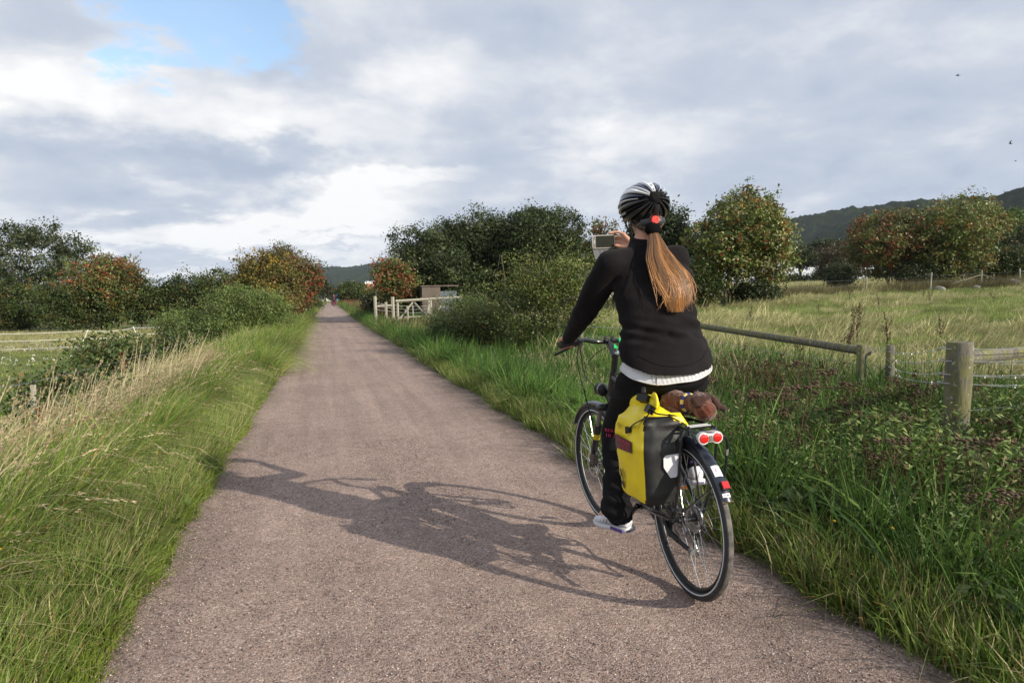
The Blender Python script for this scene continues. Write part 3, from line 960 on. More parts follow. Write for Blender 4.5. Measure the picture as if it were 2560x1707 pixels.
    tree('rose_bush', 'wild rose bush touching the raised left arm', 5.3, 14.6, 0.95, 2.25, 0.0, n_leaf=9000, size=0.045, pal=G_ROSE, lobes=9, stems=8, trunk_r=0.013, seed=69, canes=6,
         cat='bush', sigma=0.13, twig=0.34, part='foliage', bark=M_BARKG, berries=60, berry_r=0.011, lobe_size=(0.2, 0.36), twigs=3)
    tree('rose_bush', 'leafy green thorn bush between the gate bush and the wild rose', 3.7, 16.4, 0.8, 1.3, 0.0, n_leaf=8500, size=0.045, pal=G_ROSE, lobes=9, stems=8, trunk_r=0.012, seed=70, canes=4,
         cat='bush', sigma=0.13, twig=0.18, part='foliage', bark=M_BARKG, twigs=3)
    tree('rowan_tree', 'thin berry tree showing behind the phone and helmet', 16.9, 39.6, 1.5, 6.4, 0.12, n_leaf=7000, size=0.13, pal=G_ROWRED, lobes=9, stems=3, trunk_r=0.06, berries=110, berry_r=0.05,
         seed=71, sigma=0.2, twig=0.2)
    tree('whitebeam_tree', 'dark green tree right behind the helmet beside the orange berry tree', 19.2, 36.6, 2.2, 7.2, 0.08, n_leaf=15000, size=0.14, pal=G_OAK, lobes=11, stems=2, trunk_r=0.1, seed=72, sigma=0.2)
    tree('rowan_tree', 'broad orange berried tree right of the rider', 21.6, 33.0, 3.25, 7.2, 0.08, n_leaf=25000, size=0.14, pal=G_ROW, lobes=14, stems=6, trunk_r=0.06, berries=420, berry_r=0.052,
         seed=73, sigma=0.19, twig=0.1, lobe_size=(0.34, 0.5), xtra=[((1.6, -0.9, 2.6), (1.5, 1.3, 1.3)), ((-1.6, -0.6, 2.2), (1.1, 1.0, 1.3))])
    tree('shade_bush', 'dark bush under the orange berried tree next to her back', 19.0, 32.2, 1.2, 2.9, 0.0, n_leaf=7000, size=0.12, pal=G_HAW, lobes=8, stems=5, trunk_r=0.03, seed=74, cat='bush', sigma=0.2, part='foliage')
    tree('shade_bush', 'low dark bush at the foot of the orange berried tree', 22.3, 32.0, 1.3, 1.9, 0.0, n_leaf=6000, size=0.11, pal=G_DARK, lobes=8, stems=5, trunk_r=0.03, seed=75, cat='bush', sigma=0.2, part='foliage')
    pn = [(74.6, 95, 3.1, 8.7), (79.8, 96, 3.3, 10.2), (84.5, 94, 3.4, 10.6), (89, 93, 3.6, 11.3), (94, 92, 3.6, 11.6), (99, 92, 3.8, 12.0)]
    for i, (x, y, rw, zt) in enumerate(pn):
        tree('field_tree', ['dark field tree at the left end of the far row, trunks against the white building', 'second dark field tree from the left in the far row', 'third dark field tree of the far row, nearest the middle',
                            'fourth dark field tree of the far row, behind the brown tree', 'fifth dark field tree, behind the red berried tree', 'last dark field tree at the right end of the far row'][i], x, y, rw, zt, 0.36, n_leaf=6500, size=0.26, pal=G_DARK, lobes=9, stems=3, trunk_r=0.14, seed=80 + i,
             group='dark trees in the far row', sigma=0.34, lobe_size=(0.34, 0.5))
    tree('brown_tree', 'brown leafless looking tree left of the red berried tree', 46.5, 54.0, 2.6, 6.3, 0.05, n_leaf=9500, size=0.13, pal=G_BROWN, lobes=10, stems=5, trunk_r=0.07, seed=90, sigma=0.26, twig=0.12)
    tree('brown_bush', 'dark brown bush at the foot of the brown tree', 43.5, 50.5, 1.9, 3.7, 0.0, n_leaf=6500, size=0.13, pal=G_DARK, lobes=8, stems=5, trunk_r=0.04, seed=91, cat='bush', sigma=0.25, part='foliage')
    tree('rowan_tree', 'red berried tree with thin pale stems at the right', 41.2, 42.3, 3.7, 8.2, 0.10, n_leaf=17000, size=0.15, pal=G_ROWRED, lobes=12, stems=5, trunk_r=0.06, berries=420, berry_r=0.062,
         seed=92, sigma=0.22, twig=0.16, lobe_size=(0.32, 0.48), bark=M_BARKG)
    tree('rowan_tree', 'green and orange berried tree right of the red berried tree', 45.3, 41.5, 4.7, 8.3, 0.08, n_leaf=24000, size=0.15, pal=G_ROW, lobes=14, stems=5, trunk_r=0.07, berries=330, berry_r=0.058,
         seed=93, sigma=0.22, twig=0.1, lobe_size=(0.34, 0.5))
    tree('bright_tree', 'bright green tree at the right edge behind the berry trees', 73.0, 58.5, 2.9, 10.8, 0.2, n_leaf=7500, size=0.2, pal=G_BRI, lobes=9, stems=2, trunk_r=0.12, seed=94, sigma=0.3)
    tree('dark_tree', 'dark tree below the bright green tree at the right edge', 61.0, 48.5, 3.2, 7.3, 0.0, n_leaf=9000, size=0.17, pal=G_DARK, lobes=10, stems=4, trunk_r=0.08, seed=95, sigma=0.28)
    tree('elder_bush', 'green elder bush by the far fence at the right edge', 50.2, 41.2, 2.5, 4.5, 0.0, n_leaf=12000, size=0.13, pal=G_HAW, lobes=10, stems=5, trunk_r=0.04, seed=96, cat='bush', sigma=0.22, part='foliage')
    tree('elder_bush', 'low green bush behind the last fence post at the right', 54.5, 42.0, 2.3, 3.6, 0.0, n_leaf=8000, size=0.13, pal=G_BRI, lobes=8, stems=5, trunk_r=0.04, seed=97, cat='bush', sigma=0.22, part='foliage')
    tree('shade_bush', 'dark undergrowth bush beneath the red berried tree at the right', 42.5, 41.0, 2.6, 3.2, 0.0, rd=1.2, n_leaf=8500, size=0.12, pal=G_DARK, lobes=9, stems=5, trunk_r=0.03, seed=98, cat='bush', sigma=0.22, part='foliage')
    for i, (x, y) in enumerate([(70, 94), (77, 92), (85, 90), (94, 88)]):
        tree('bank_bush', ['dark low bush under the left end of the far tree row', 'dark low bush under the trunks of the far tree row', 'dark low bush in the middle of the far tree row', 'dark low bush behind the brown tree'][i],
             x, y, 5.0, 3.9 + 0.25 * i, 0.0, rd=1.5, n_leaf=2600, size=0.25, pal=G_DARK, lobes=8, stems=3, trunk_r=0.03, seed=100 + i, cat='bush', sigma=0.35, part='foliage', group='low bushes under the far tree row')


plant_trees()

# ------------------------------------------------------------------ grasses
def blades(rng, n, radius, h, w, lean, curl, pal, rows=4, seed_head=0.0, clump_lean=0.35, head_len=0.22, head_w=0.010, head_col=(0.42, 0.34, 0.21)):
    """a tuft: n blades around the origin; lean is the wind (x, y) -> V, F, col"""
    a = rng.uniform(0, 2 * PI, n); rr = radius * np.sqrt(rng.random(n))
    B = np.stack([rr * np.cos(a), rr * np.sin(a), np.full(n, -0.03)], 1)
    H = rng.uniform(*h, n)
    out = np.stack([np.cos(a), np.sin(a)], 1) * (rr / max(radius, 1e-6))[:, None] * clump_lean
    Ld = out + np.asarray(lean)[None] * rng.uniform(0.5, 1.3, n)[:, None] + rng.normal(size=(n, 2)) * 0.22
    cu = rng.uniform(0.4, 1.3, n) * curl
    fa = rng.uniform(0, 2 * PI, n)
    W = w * rng.uniform(0.6, 1.3, n)
    t = np.linspace(0, 1, rows)
    hor = (t[None] * 0.45 + t[None] ** 2.2 * cu[:, None])
    P = np.empty((n, rows, 3))
    P[:, :, 0] = B[:, 0:1] + H[:, None] * Ld[:, 0:1] * hor
    P[:, :, 1] = B[:, 1:2] + H[:, None] * Ld[:, 1:2] * hor
    sag = (Ld ** 2).sum(1)[:, None] * hor ** 2 * 0.5
    P[:, :, 2] = B[:, 2:3] + H[:, None] * np.maximum(t[None] * 1.0 - sag, t[None] * 0.15)
    prof = np.interp(t, [0, 0.35, 0.8, 1], [0.7, 1.0, 0.55, 0.06])
    side = np.stack([np.cos(fa), np.sin(fa), np.zeros(n)], 1)
    off = side[:, None, :] * (W[:, None] * prof[None])[:, :, None] * 0.5
    V = np.stack([P - off, P + off], 2).reshape(n, rows * 2, 3)
    i = np.arange(rows - 1) * 2
    q = np.stack([i, i + 1, i + 3, i + 2], 1)
    F = (q[None] + (np.arange(n) * rows * 2)[:, None, None]).reshape(-1, 4)
    col = palette_pick(rng, pal, n)
    C = np.repeat(col, rows * 2, 0)
    V = V.reshape(-1, 3)
    if seed_head > 0:
        k = np.where(rng.random(n) < seed_head)[0]
        m = 14
        tip, pre = P[k, -1], P[k, -2]
        d = tip - pre; L = np.linalg.norm(d, axis=1)[:, None]; d = d / (L + 1e-9)
        s = rng.random((len(k), m)) * head_len
        Cc = tip[:, None] - d[:, None] * s[:, :, None] + rng.normal(size=(len(k), m, 3)) * head_w * 0.5
        Cc = Cc.reshape(-1, 3)
        N = unit(rng, len(Cc))
        dd = np.repeat(d, m, 0)
        N -= (N * dd).sum(1)[:, None] * dd; N /= np.linalg.norm(N, axis=1)[:, None] + 1e-9
        b = np.cross(N, dd)
        sz = rng.uniform(0.7, 1.4, len(Cc))[:, None]
        Q = np.stack([Cc - dd * 0.008 * sz, Cc + b * head_w * 0.36 * sz, Cc + dd * 0.010 * sz, Cc - b * head_w * 0.40 * sz], 1).reshape(-1, 3)
        F = np.vstack([F, len(V) + np.arange(len(Q)).reshape(-1, 4)])
        V = np.vstack([V, Q])
        hc = np.asarray(head_col)[None] * rng.uniform(0.8, 1.2, (len(Cc), 1))
        C = np.vstack([C, np.repeat(hc, 4, 0)])
    return V, F, C


def herbs(rng, n, radius, h, size, pal, per=7, ratio=0.6):
    """a low leafy weed patch"""
    a = rng.uniform(0, 2 * PI, n); rr = radius * np.sqrt(rng.random(n))
    P = np.stack([rr * np.cos(a), rr * np.sin(a), rng.uniform(*h, n)], 1)
    N = unit(rng, n) * 0.7 + A(0, 0, 0.9); N /= np.linalg.norm(N, axis=1)[:, None]
    V, F = leaf_quads(rng, P, N, size * rng.uniform(0.6, 1.4, n), ratio)
    return V, F, np.repeat(palette_pick(rng, pal, n), 4, 0)


def join(*parts):
    V, F, C, n = [], [], [], 0
    for v, f, c in parts:
        V.append(v); F.append(f + n); C.append(c); n += len(v)
    return np.vstack(V), np.vstack(F), np.vstack(C)


def scatter(name, P, scale, yaw, tufts, mat, seed=0, tilt=0.12, kind='stuff'):
    """ONE stuff object: tufts (meshes) instanced on the points P by geometry nodes"""
    rng = np.random.default_rng(seed)
    n = len(P)
    me = bpy.data.meshes.new(name)
    me.vertices.add(n); me.vertices.foreach_set('co', np.asarray(P, np.float32).ravel())
    rot = np.stack([rng.normal(size=n) * tilt, rng.normal(size=n) * tilt, yaw], 1).astype(np.float32)
    a = me.attributes.new('rot', 'FLOAT_VECTOR', 'POINT'); a.data.foreach_set('vector', rot.ravel())
    a = me.attributes.new('scl', 'FLOAT', 'POINT'); a.data.foreach_set('value', np.asarray(scale, np.float32))
    a = me.attributes.new('pick', 'INT', 'POINT'); a.data.foreach_set('value', rng.integers(0, len(tufts), n).astype(np.int32))
    me.materials.append(mat)
    o = link(name, me)
    ng = bpy.data.node_groups.new(name + '_scatter', 'GeometryNodeTree')
    ng.interface.new_socket('Geometry', in_out='INPUT', socket_type='NodeSocketGeometry')
    ng.interface.new_socket('Geometry', in_out='OUTPUT', socket_type='NodeSocketGeometry')
    N, L = ng.nodes, ng.links
    gi, go = N.new('NodeGroupInput'), N.new('NodeGroupOutput')
    jn = N.new('GeometryNodeJoinGeometry')
    for V, F, C in reversed(tufts):
        src = bpy.data.objects.new(name + '_tuft', mesh_from(name + '_tuft', V, F, [mat], smooth=False, col=C))
        oi = N.new('GeometryNodeObjectInfo'); oi.inputs['Object'].default_value = src
        gt = N.new('GeometryNodeGeometryToInstance')
        L.new(oi.outputs['Geometry'], gt.inputs[0]); L.new(gt.outputs[0], jn.inputs[0])
    iop = N.new('GeometryNodeInstanceOnPoints')
    L.new(gi.outputs[0], iop.inputs['Points']); L.new(jn.outputs[0], iop.inputs['Instance'])
    iop.inputs['Pick Instance'].default_value = True

    def attr(nm, typ):
        nd = N.new('GeometryNodeInputNamedAttribute'); nd.data_type = typ; nd.inputs[0].default_value = nm
        return nd.outputs[0]
    L.new(attr('pick', 'INT'), iop.inputs['Instance Index'])
    e2r = N.new('FunctionNodeEulerToRotation'); L.new(attr('rot', 'FLOAT_VECTOR'), e2r.inputs[0]); L.new(e2r.outputs[0], iop.inputs['Rotation'])
    L.new(attr('scl', 'FLOAT'), iop.inputs['Scale'])
    L.new(iop.outputs[0], go.inputs[0])
    md = o.modifiers.new('scatter', 'NODES'); md.node_group = ng
    return tag(o, kind=kind)


GREEN = [(5, (0.165, 0.245, 0.042), 0.2), (4, (0.225, 0.295, 0.066), 0.2), (2, (0.105, 0.180, 0.030), 0.18), (2.9, (0.44, 0.39, 0.20), 0.15), (0.6, (0.36, 0.23, 0.07), 0.2)]
GREENR = [(5, (0.075, 0.150, 0.028), 0.2), (4, (0.125, 0.205, 0.042), 0.2), (3, (0.050, 0.110, 0.022), 0.18), (1.3, (0.30, 0.27, 0.11), 0.15), (0.4, (0.17, 0.10, 0.045), 0.2)]
EDGE = [(5, (0.20, 0.265, 0.038), 0.18), (4, (0.24, 0.285, 0.055), 0.18), (1, (0.11, 0.17, 0.03), 0.15)]
STRAW = [(5, (0.56, 0.48, 0.31), 0.12), (3, (0.46, 0.385, 0.235), 0.14), (1, (0.29, 0.25, 0.12), 0.15)]
FIELD = [(5, (0.42, 0.38, 0.20), 0.15), (3, (0.33, 0.31, 0.14), 0.15), (2.5, (0.19, 0.23, 0.065), 0.18)]
FIELDG = [(5, (0.155, 0.225, 0.046), 0.18), (3, (0.22, 0.265, 0.078), 0.18), (2, (0.36, 0.335, 0.165), 0.15)]
REDST = [(1, (0.28, 0.15, 0.08), 0.2)]

_cz = np.array([fwd.x, fwd.y, fwd.z]); _cx = np.array([right.x, right.y, right.z])


def in_view(P, margin=1.25):
    q = P - A(0, 0, CAM_H)
    d = q @ _cz
    return (d > 0.5) & (np.abs(q @ _cx) < d * 0.745 * margin + 0.6)


def zone(rng, n, x0, x1, y0, y1, dens=None, inside=None, ypow=1.0):
    X = rng.uniform(x0, x1, n)
    Y = y0 + (y1 - y0) * rng.random(n) ** ypow
    X = X + bend(Y)
    keep = np.ones(n, bool)
    if dens is not None:
        keep &= rng.random(n) < dens(X, Y)
    P = np.stack([X, Y, T(X, Y)], 1)
    keep &= in_view(P)
    keep &= (X < edge_l(Y) - 0.0) | (X > edge_r(Y) + 0.0)
    return P[keep]


def near_fade(P, lo=0.85, hi=1.2, seed=3):
    r = np.random.default_rng(seed)
    return r.uniform(lo, hi, len(P))


def make_grass():
    rng = np.random.default_rng(99)
    WIND = (0.5, 0.1)
    yaw = lambda P, s=0.45: rng.normal(size=len(P)) * s
    # --- tufts
    longL = [blades(rng, 40, 0.13, (0.22, 0.50), 0.0068, WIND, 0.95, GREEN, 5) for _ in range(4)] + [blades(rng, 26, 0.12, (0.25, 0.6), 0.0095, (0.5, -0.15), 1.0, GREEN, 6) for _ in range(3)]
    midL = [blades(rng, 36, 0.10, (0.10, 0.24), 0.006, (0.25, 0.05), 0.8, GREEN, 4) for _ in range(4)]
    short = [blades(rng, 34, 0.075, (0.04, 0.13), 0.005, (0.1, 0), 0.7, EDGE, 3) for _ in range(4)]
    straw = [blades(rng, 13, 0.16, (0.50, 0.90), 0.0052, (0.80, 0.05), 0.55, STRAW, 5, 0.7, 0.3, 0.12, 0.009, (0.36, 0.29, 0.18)) for _ in range(5)]
    strawlow = [blades(rng, 30, 0.15, (0.25, 0.6), 0.0042, (0.8, 0.05), 0.8, STRAW, 5, 0.1) for _ in range(3)]
    reds = [blades(rng, 9, 0.12, (0.5, 0.8), 0.004, (0.8, 0.05), 0.5, REDST, 4, 0.9, 0.3, 0.16, 0.012, (0.26, 0.125, 0.075)) for _ in range(2)]
    longR = [blades(rng, 40, 0.14, (0.15, 0.45), 0.0072, (0.25, -0.1), 1.1, GREENR, 5) for _ in range(3)] + [blades(rng, 22, 0.12, (0.22, 0.55), 0.0125, (0.2, -0.15), 1.4, GREENR, 6) for _ in range(3)] + [blades(rng, 30, 0.12, (0.12, 0.34), 0.010, (-0.1, -0.2), 1.5, GREENR, 5) for _ in range(2)]
    fieldt = [blades(rng, 80, 0.24, (0.10, 0.30), 0.0080, (0.9, 0.0), 0.9, FIELD, 4, 0.0) for _ in range(4)]
    fieldg = [blades(rng, 70, 0.28, (0.05, 0.14), 0.008, (0.3, 0.0), 0.9, FIELDG, 3) for _ in range(3)]
    herb = [herbs(rng, 60, 0.14, (0.03, 0.2), 0.06, G_BRAM) for _ in range(2)]

    def sc(name, P, tufts, mat=M_GRASS, lo=0.8, hi=1.25, s=0.45, k=1.0, seed=0):
        scatter(name, P, rng.uniform(lo, hi, len(P)) * k, yaw(P, s), tufts, mat, seed)

    # ---- left bank
    P = zone(rng, 5200, -4.6, PL + 0.02, 0.6, 13, lambda x, y: 0.35 + 0.65 * sstep((PL - x) / 0.35))
    d = PL - P[:, 0]
    far = d > 0.55 + 0.28 * np.exp(-P[:, 1] / 2.5)
    sc('left_bank_grass', P[far], longL, seed=1)
    sc('left_edge_grass', zone(rng, 5000, PL - 0.72, PL - 0.07, 0.6, 13, lambda x, y: 0.5 + 0.5 * sstep((PL - 0.0 - x) / 0.3)), midL, seed=2)
    P = zone(rng, 7000, PL - 0.40, PL + 0.01, 0.6, 14)
    sc('left_edge_turf', P, short, s=3, seed=3)
    P = zone(rng, 4200, -4.6, PL, 13, 46, ypow=1.3)
    sc('left_bank_grass', P, longL, k=1.25, seed=4)
    P = zone(rng, 2600, PL - 0.6, PL + 0.12, 13, 60, ypow=1.4)
    sc('left_edge_turf', P, midL, k=1.3, s=3, seed=5)
    # the pale band of seeding grass
    band = lambda x, y: sstep((PL - x - 0.75) / 0.8) * (1 - sstep((PL - x - 1.9) / 0.9)) * (0.25 + 0.75 * sstep((y - 2.6) / 3.0)) * (0.35 + 1.3 * vnoise(np.asarray(x) * 0.8, np.asarray(y) * 0.5, 41)).clip(0, 1)
    P = zone(rng, 1600, -4.8, PL, 2.0, 13, band)
    sc('straw_grass', P, straw, M_STRAW, s=0.3, seed=6)
    P = zone(rng, 1300, -4.8, PL, 13, 30, lambda x, y: band(x, y) * (1 - 0.8 * sstep((y - 15) / 12)), ypow=1.2)
    sc('straw_grass', P, straw, M_STRAW, s=0.3, k=0.8, seed=7)
    P = zone(rng, 1300, -4.8, PL, 2.4, 26, band, ypow=1.2)
    sc('straw_thatch', P, strawlow, M_STRAW, s=0.35, seed=8)
    P = zone(rng, 60, -3.4, PL - 0.6, 4.5, 14, band)
    sc('reddish_grass', P, reds, M_STRAW, s=0.3, seed=9)
    broad = [herbs(rng, 26, 0.10, (0.02, 0.09), 0.075, G_BRI, ratio=0.55) for _ in range(2)]
    P = np.vstack([zone(rng, 150, PL - 1.2, PL - 0.05, 1.2, 9), zone(rng, 150, PR + 0.02, PR + 0.6, 1.2, 10)])
    sc('verge_weeds', P, broad, M_LEAF, s=3, seed=43)
    P = zone(rng, 700, -4.8, -2.4, 3, 18, lambda x, y: 0.2 + 0.8 * vnoise(x * 1.3, y * 1.3, 5))
    sc('left_bank_weeds', P, herb, M_LEAF, s=3, seed=10)
    # ---- left field
    P = zone(rng, 15000, -75, -4.4, 7, 66, lambda x, y: 0.25 + 0.75 * np.exp(-(y - 8) / 30))
    sc('left_field_grass', P, fieldg, k=1.35, s=1.0, seed=11)
    P = zone(rng, 9000, -60, -5.5, 34, 62, lambda x, y: sstep((y - 36 - 0.25 * x * 0) / 8))
    sc('left_field_hay', P, fieldt, M_STRAW, k=1.5, s=0.4, seed=12)
    # ---- right verge
    P = zone(rng, 6400, PR, 6.4, 0.3, 13, lambda x, y: 0.4 + 0.6 * sstep((x - PR) / 0.3))
    d = P[:, 0] - edge_r(P[:, 1])
    sc('right_verge_grass', P[d > 0.22 + 0.10 * np.exp(-P[:, 1] / 2.5)], longR, s=1.2, seed=13)
    P = zone(rng, 2600, PR - 0.06, PR + 0.45, 0.3, 13)
    sc('right_edge_grass', P, midL, s=3, seed=14, k=1.1)
    P = zone(rng, 2400, PR - 0.14, PR + 0.16, 0.3, 13, lambda x, y: (vnoise(x * 2, y * 1.4, 15) > 0.45) * 1.0)
    sc('right_edge_turf', P, short, s=3, seed=15)
    P = zone(rng, 5200, PR - 0.02, 6.6, 13, 48, ypow=1.25)
    sc('right_verge_grass', P, longR, k=1.2, s=1.2, seed=16)
    P = zone(rng, 2600, PR - 0.1, PR + 0.5, 13, 60, ypow=1.4)
    sc('right_edge_turf', P, midL, k=1.25, s=3, seed=17)
    P = zone(rng, 500, PR + 0.5, 4.6, 15, 40)
    sc('right_verge_straw', P, strawlow + reds, M_STRAW, s=0.6, k=0.9, seed=18)
    P = zone(rng, 1500, PR + 0.35, 5.6, 1.5, 13, lambda x, y: 0.15 + 0.85 * (vnoise(x * 1.1, y * 1.1, 44) > 0.5))
    sc('right_verge_weeds', P, herb, M_LEAF, s=3, k=1.1, seed=19)
    brown = [blades(rng, 22, 0.14, (0.25, 0.6), 0.008, (0.1, 0.0), 0.5, [(2, (0.12, 0.075, 0.040), 0.2), (2, (0.09, 0.055, 0.034), 0.2), (2, (0.19, 0.145, 0.07), 0.2), (2, (0.10, 0.13, 0.035), 0.2)], 4, 0.35, 0.5, 0.08, 0.016, (0.080, 0.046, 0.028)) for _ in range(4)]
    P = zone(rng, 300, PR + 0.7, 5.4, 2.0, 8.0, lambda x, y: (0.15 + 0.85 * (vnoise(x * 0.9, y * 0.9, 46) > 0.4)) * sstep((x - PR - 0.4 - 0.05 * y) / 0.8))
    sc('withered_weeds', P, brown, M_STRAW, s=2, seed=40)
    P = zone(rng, 330, PR + 0.5, 5.4, 1.8, 6.5, lambda x, y: 1.0 * (vnoise(x * 1.0 + 7, y * 1.0, 47) > 0.42))
    leafy = [join(herbs(rng, 150, 0.15, (0.03, 0.52), 0.030, [(4, (0.12, 0.19, 0.042), 0.2), (3, (0.17, 0.23, 0.06), 0.2), (1, (0.20, 0.17, 0.065), 0.2)], ratio=0.3), blades(rng, 9, 0.1, (0.3, 0.5), 0.004, (0, 0), 0.3, [(1, (0.10, 0.10, 0.04), 0.2)], 4)) for _ in range(3)]
    sc('leafy_weeds', P, leafy, M_LEAF, s=3, seed=41)
    P = zone(rng, 420, 2.8, 5.4, 2.2, 6.5)
    sc('right_verge_grass', P, longR, s=1.5, k=1.3, seed=46)
    P = zone(rng, 90, 3.2, 4.9, 2.6, 3.75)
    sc('leafy_weeds', P, leafy, M_LEAF, s=3, k=1.25, seed=44)
    P = zone(rng, 900, PR + 0.1, 7.0, 24, 31.5)
    sc('gate_weeds', P, strawlow + longR + brown[:2], M_STRAW, s=1.0, k=1.25, seed=42)
    P = zone(rng, 1500, 3.1, 6.4, 5.6, 13, lambda x, y: sstep((x - 2.9 - 0.0 * y) / 0.8))
    sc('right_verge_hay', P, strawlow, M_STRAW, s=0.6, k=0.8, seed=45)
    P = zone(rng, 300, 3.6, 6.4, 5.0, 13, lambda x, y: 0.3 + 0.7 * vnoise(x, y, 45))
    sc('right_verge_straw', P, straw, M_STRAW, s=1.0, k=0.75, seed=20)
    # ---- right field
    dn = lambda x, y: (0.10 + 0.9 * np.exp(-(np.hypot(x, y) - 6) / 17)).clip(0, 1)
    P = zone(rng, 76000, 4.2, 78, 4.4, 62, dn)
    n1 = 0.65 * vnoise(P[:, 0] * 0.22, P[:, 1] * 0.35, 51) + 0.95 * vnoise(P[:, 0] * 0.85, P[:, 1] * 1.1, 52)
    r = np.hypot(P[:, 0], P[:, 1])
    pale = n1 > 0.86
    P1, P2 = P[pale], P[~pale]
    grow = lambda Q: 1 + np.hypot(Q[:, 0], Q[:, 1]) / 60
    scatter('right_field_hay', P1, (0.42 + 0.9 * (n1[pale] - 0.86) / 0.4 + rng.uniform(0, 0.35, len(P1))) * grow(P1), rng.normal(size=len(P1)) * 0.4, fieldt, M_STRAW, 21)
    scatter('right_field_grass', P2, rng.uniform(0.7, 1.15, len(P2)) * grow(P2), rng.normal(size=len(P2)) * 1.0, fieldg, M_GRASS, 22)
    P = zone(rng, 5200, 10, 62, 26, 52, lambda x, y: (np.abs(0.262 * x + 0.963 * y - 46.5 + 2.2 * (vnoise(x * 0.3, 1.0, 7) - 0.5)) < 1.5) * 1.0)
    sc('fence_line_weeds', P, [blades(rng, 60, 0.22, (0.3, 0.75), 0.010, (0.4, 0), 0.7, [(3, (0.13, 0.13, 0.045), 0.2), (3, (0.10, 0.075, 0.035), 0.2), (2, (0.22, 0.19, 0.10), 0.2)], 4, 0.3, head_col=(0.10, 0.065, 0.04)) for _ in range(3)], k=1.2, s=1, seed=23)
    P = zone(rng, 6000, 40, 90, 52, 100, lambda x, y: 1.0 * (0.262 * x + 0.963 * y > 50) * (0.262 * x + 0.963 * y < 104))
    sc('far_field_hay', P, fieldt, M_STRAW, k=2.2, s=0.4, seed=24)
    # ---- verges towards the far end of the path
    P = zone(rng, 2600, PL - 4.5, PL, 46, 180)
    sc('far_verge_grass', P, longL, k=1.7, s=1, seed=25)
    P = zone(rng, 4200, PR, PR + 8, 48, 190)
    sc('far_verge_grass', P, longR + reds, k=1.7, s=1, seed=26)
    # small flowers
    fl = [(A(0, 0, 0), 0)]
    V = []
    def flower(colr, nh, hh, pr):
        vs, fs, cs, n0 = [], [], [], 0
        for _ in range(nh):
            c = A(rng.normal() * 0.12, rng.normal() * 0.12, rng.uniform(*hh))
            v = c + OCT_V * A(pr, pr, pr * 0.5)
            vs.append(v); fs.append(OCT_F[:, [0, 1, 2, 2]] + n0); n0 += 6; cs.append(np.tile(colr, (6, 1)))
        return np.vstack(vs), np.vstack(fs), np.vstack(cs)
    P = np.vstack([zone(rng, 900, -45, -6, 26, 42, lambda x, y: (vnoise(x * 0.3, y * 0.3, 61) > 0.5) * 1.0)])
    sc('white_meadow_flowers', P, [flower((0.7, 0.7, 0.66), 5, (0.2, 0.32), 0.03)], s=3, seed=27)
    P = np.vstack([zone(rng, 26, PL - 2.2, PL - 0.3, 2.5, 9), zone(rng, 60, PR + 0.2, 5, 2.5, 12)])
    sc('yellow_meadow_flowers', P, [flower((0.62, 0.42, 0.02), 2, (0.2, 0.34), 0.010)], s=3, seed=28)


make_grass()


def make_gravel():
    """loose chips lying on the path near the camera, the rest of the gravel is in the path's material"""
    rng = np.random.default_rng(5)
    ico = MB(); ico.ell((0, 0, 0), (1, 1, 1), nu=6, nv=4)
    V0 = np.vstack(ico.V); F0 = np.array([f if len(f) == 4 else (f[0], f[1], f[2], f[2]) for f in ico.F])
    tufts = []
    cols = [(0.25, 0.175, 0.148), (0.34, 0.25, 0.213), (0.15, 0.11, 0.097), (0.28, 0.19, 0.155), (0.46, 0.39, 0.34), (0.19, 0.175, 0.175), (0.07, 0.056, 0.053), (0.21, 0.14, 0.12)]
    for c in cols:
        V = V0 * A(1, rng.uniform(0.65, 1), rng.uniform(0.45, 0.7)) * (1 + rng.normal(size=(len(V0), 1)) * 0.14)
        tufts.append((V, F0, np.tile(c, (len(V), 1))))
    n = 52000
    Y = 0.9 + 5.8 * rng.random(n) ** 1.5
    t = rng.random(n)
    X = edge_l(Y) * (1 - t) + edge_r(Y) * t
    P = np.stack([X, Y, path_z(Y) + 0.001], 1)
    P = P[in_view(P, 1.1)]
    s = 0.0022 + 0.0030 * rng.random(len(P)) ** 2.2
    s[rng.random(len(P)) < 0.003] *= 1.6
    scatter('gravel', P, s, rng.uniform(0, 6.28, len(P)), tufts, leaf_mat('gravel_chip', 0.0, 0.85, 0.25, var=0.2, patch=0.05), 31, tilt=0.5)


make_gravel()

# ------------------------------------------------------------------ fences, gate and buildings
def gz(x, y, dz=0.0):
    return A(x, y, float(T(x, y)) + dz)


def post_mb(h, r, seg=10, rng=None, top='flat', square=False, lean=(0, 0)):
    mb = MB()
    n = 6
    t = np.linspace(0, 1, n)
    P = np.stack([lean[0] * t * h, lean[1] * t * h, -0.35 + t * (h + 0.35)], 1)
    rr = r * (1 + (rng.normal(size=n) * 0.03 if rng is not None else 0))
    if square:
        mb.tube(P, rr * 1.35, 4, True)
    else:
        rr = np.append(rr, rr[-1] * 0.93); P = np.vstack([P, P[-1] + A(0, 0, r * 0.12)])
        mb.tube(P, rr, seg, True)
    return mb


def sag_wire(a, b, r, sag=0.03, n=9, barbs=0, rng=None):
    t = np.linspace(0, 1, n)[:, None]
    P = np.asarray(a) * (1 - t) + np.asarray(b) * t
    P[:, 2] -= sag * 4 * (t * (1 - t))[:, 0]
    mb = MB(); mb.tube(P, r, 5, True)
    for i in range(barbs):
        q = (i + 0.5) / barbs
        c = np.asarray(a) * (1 - q) + np.asarray(b) * q; c[2] -= sag * 4 * q * (1 - q)
        for _ in range(2):
            u = unit(rng, 1)[0] * 0.010
            mb.bar(c - u, c + u, r * 0.8, 4)
    return mb


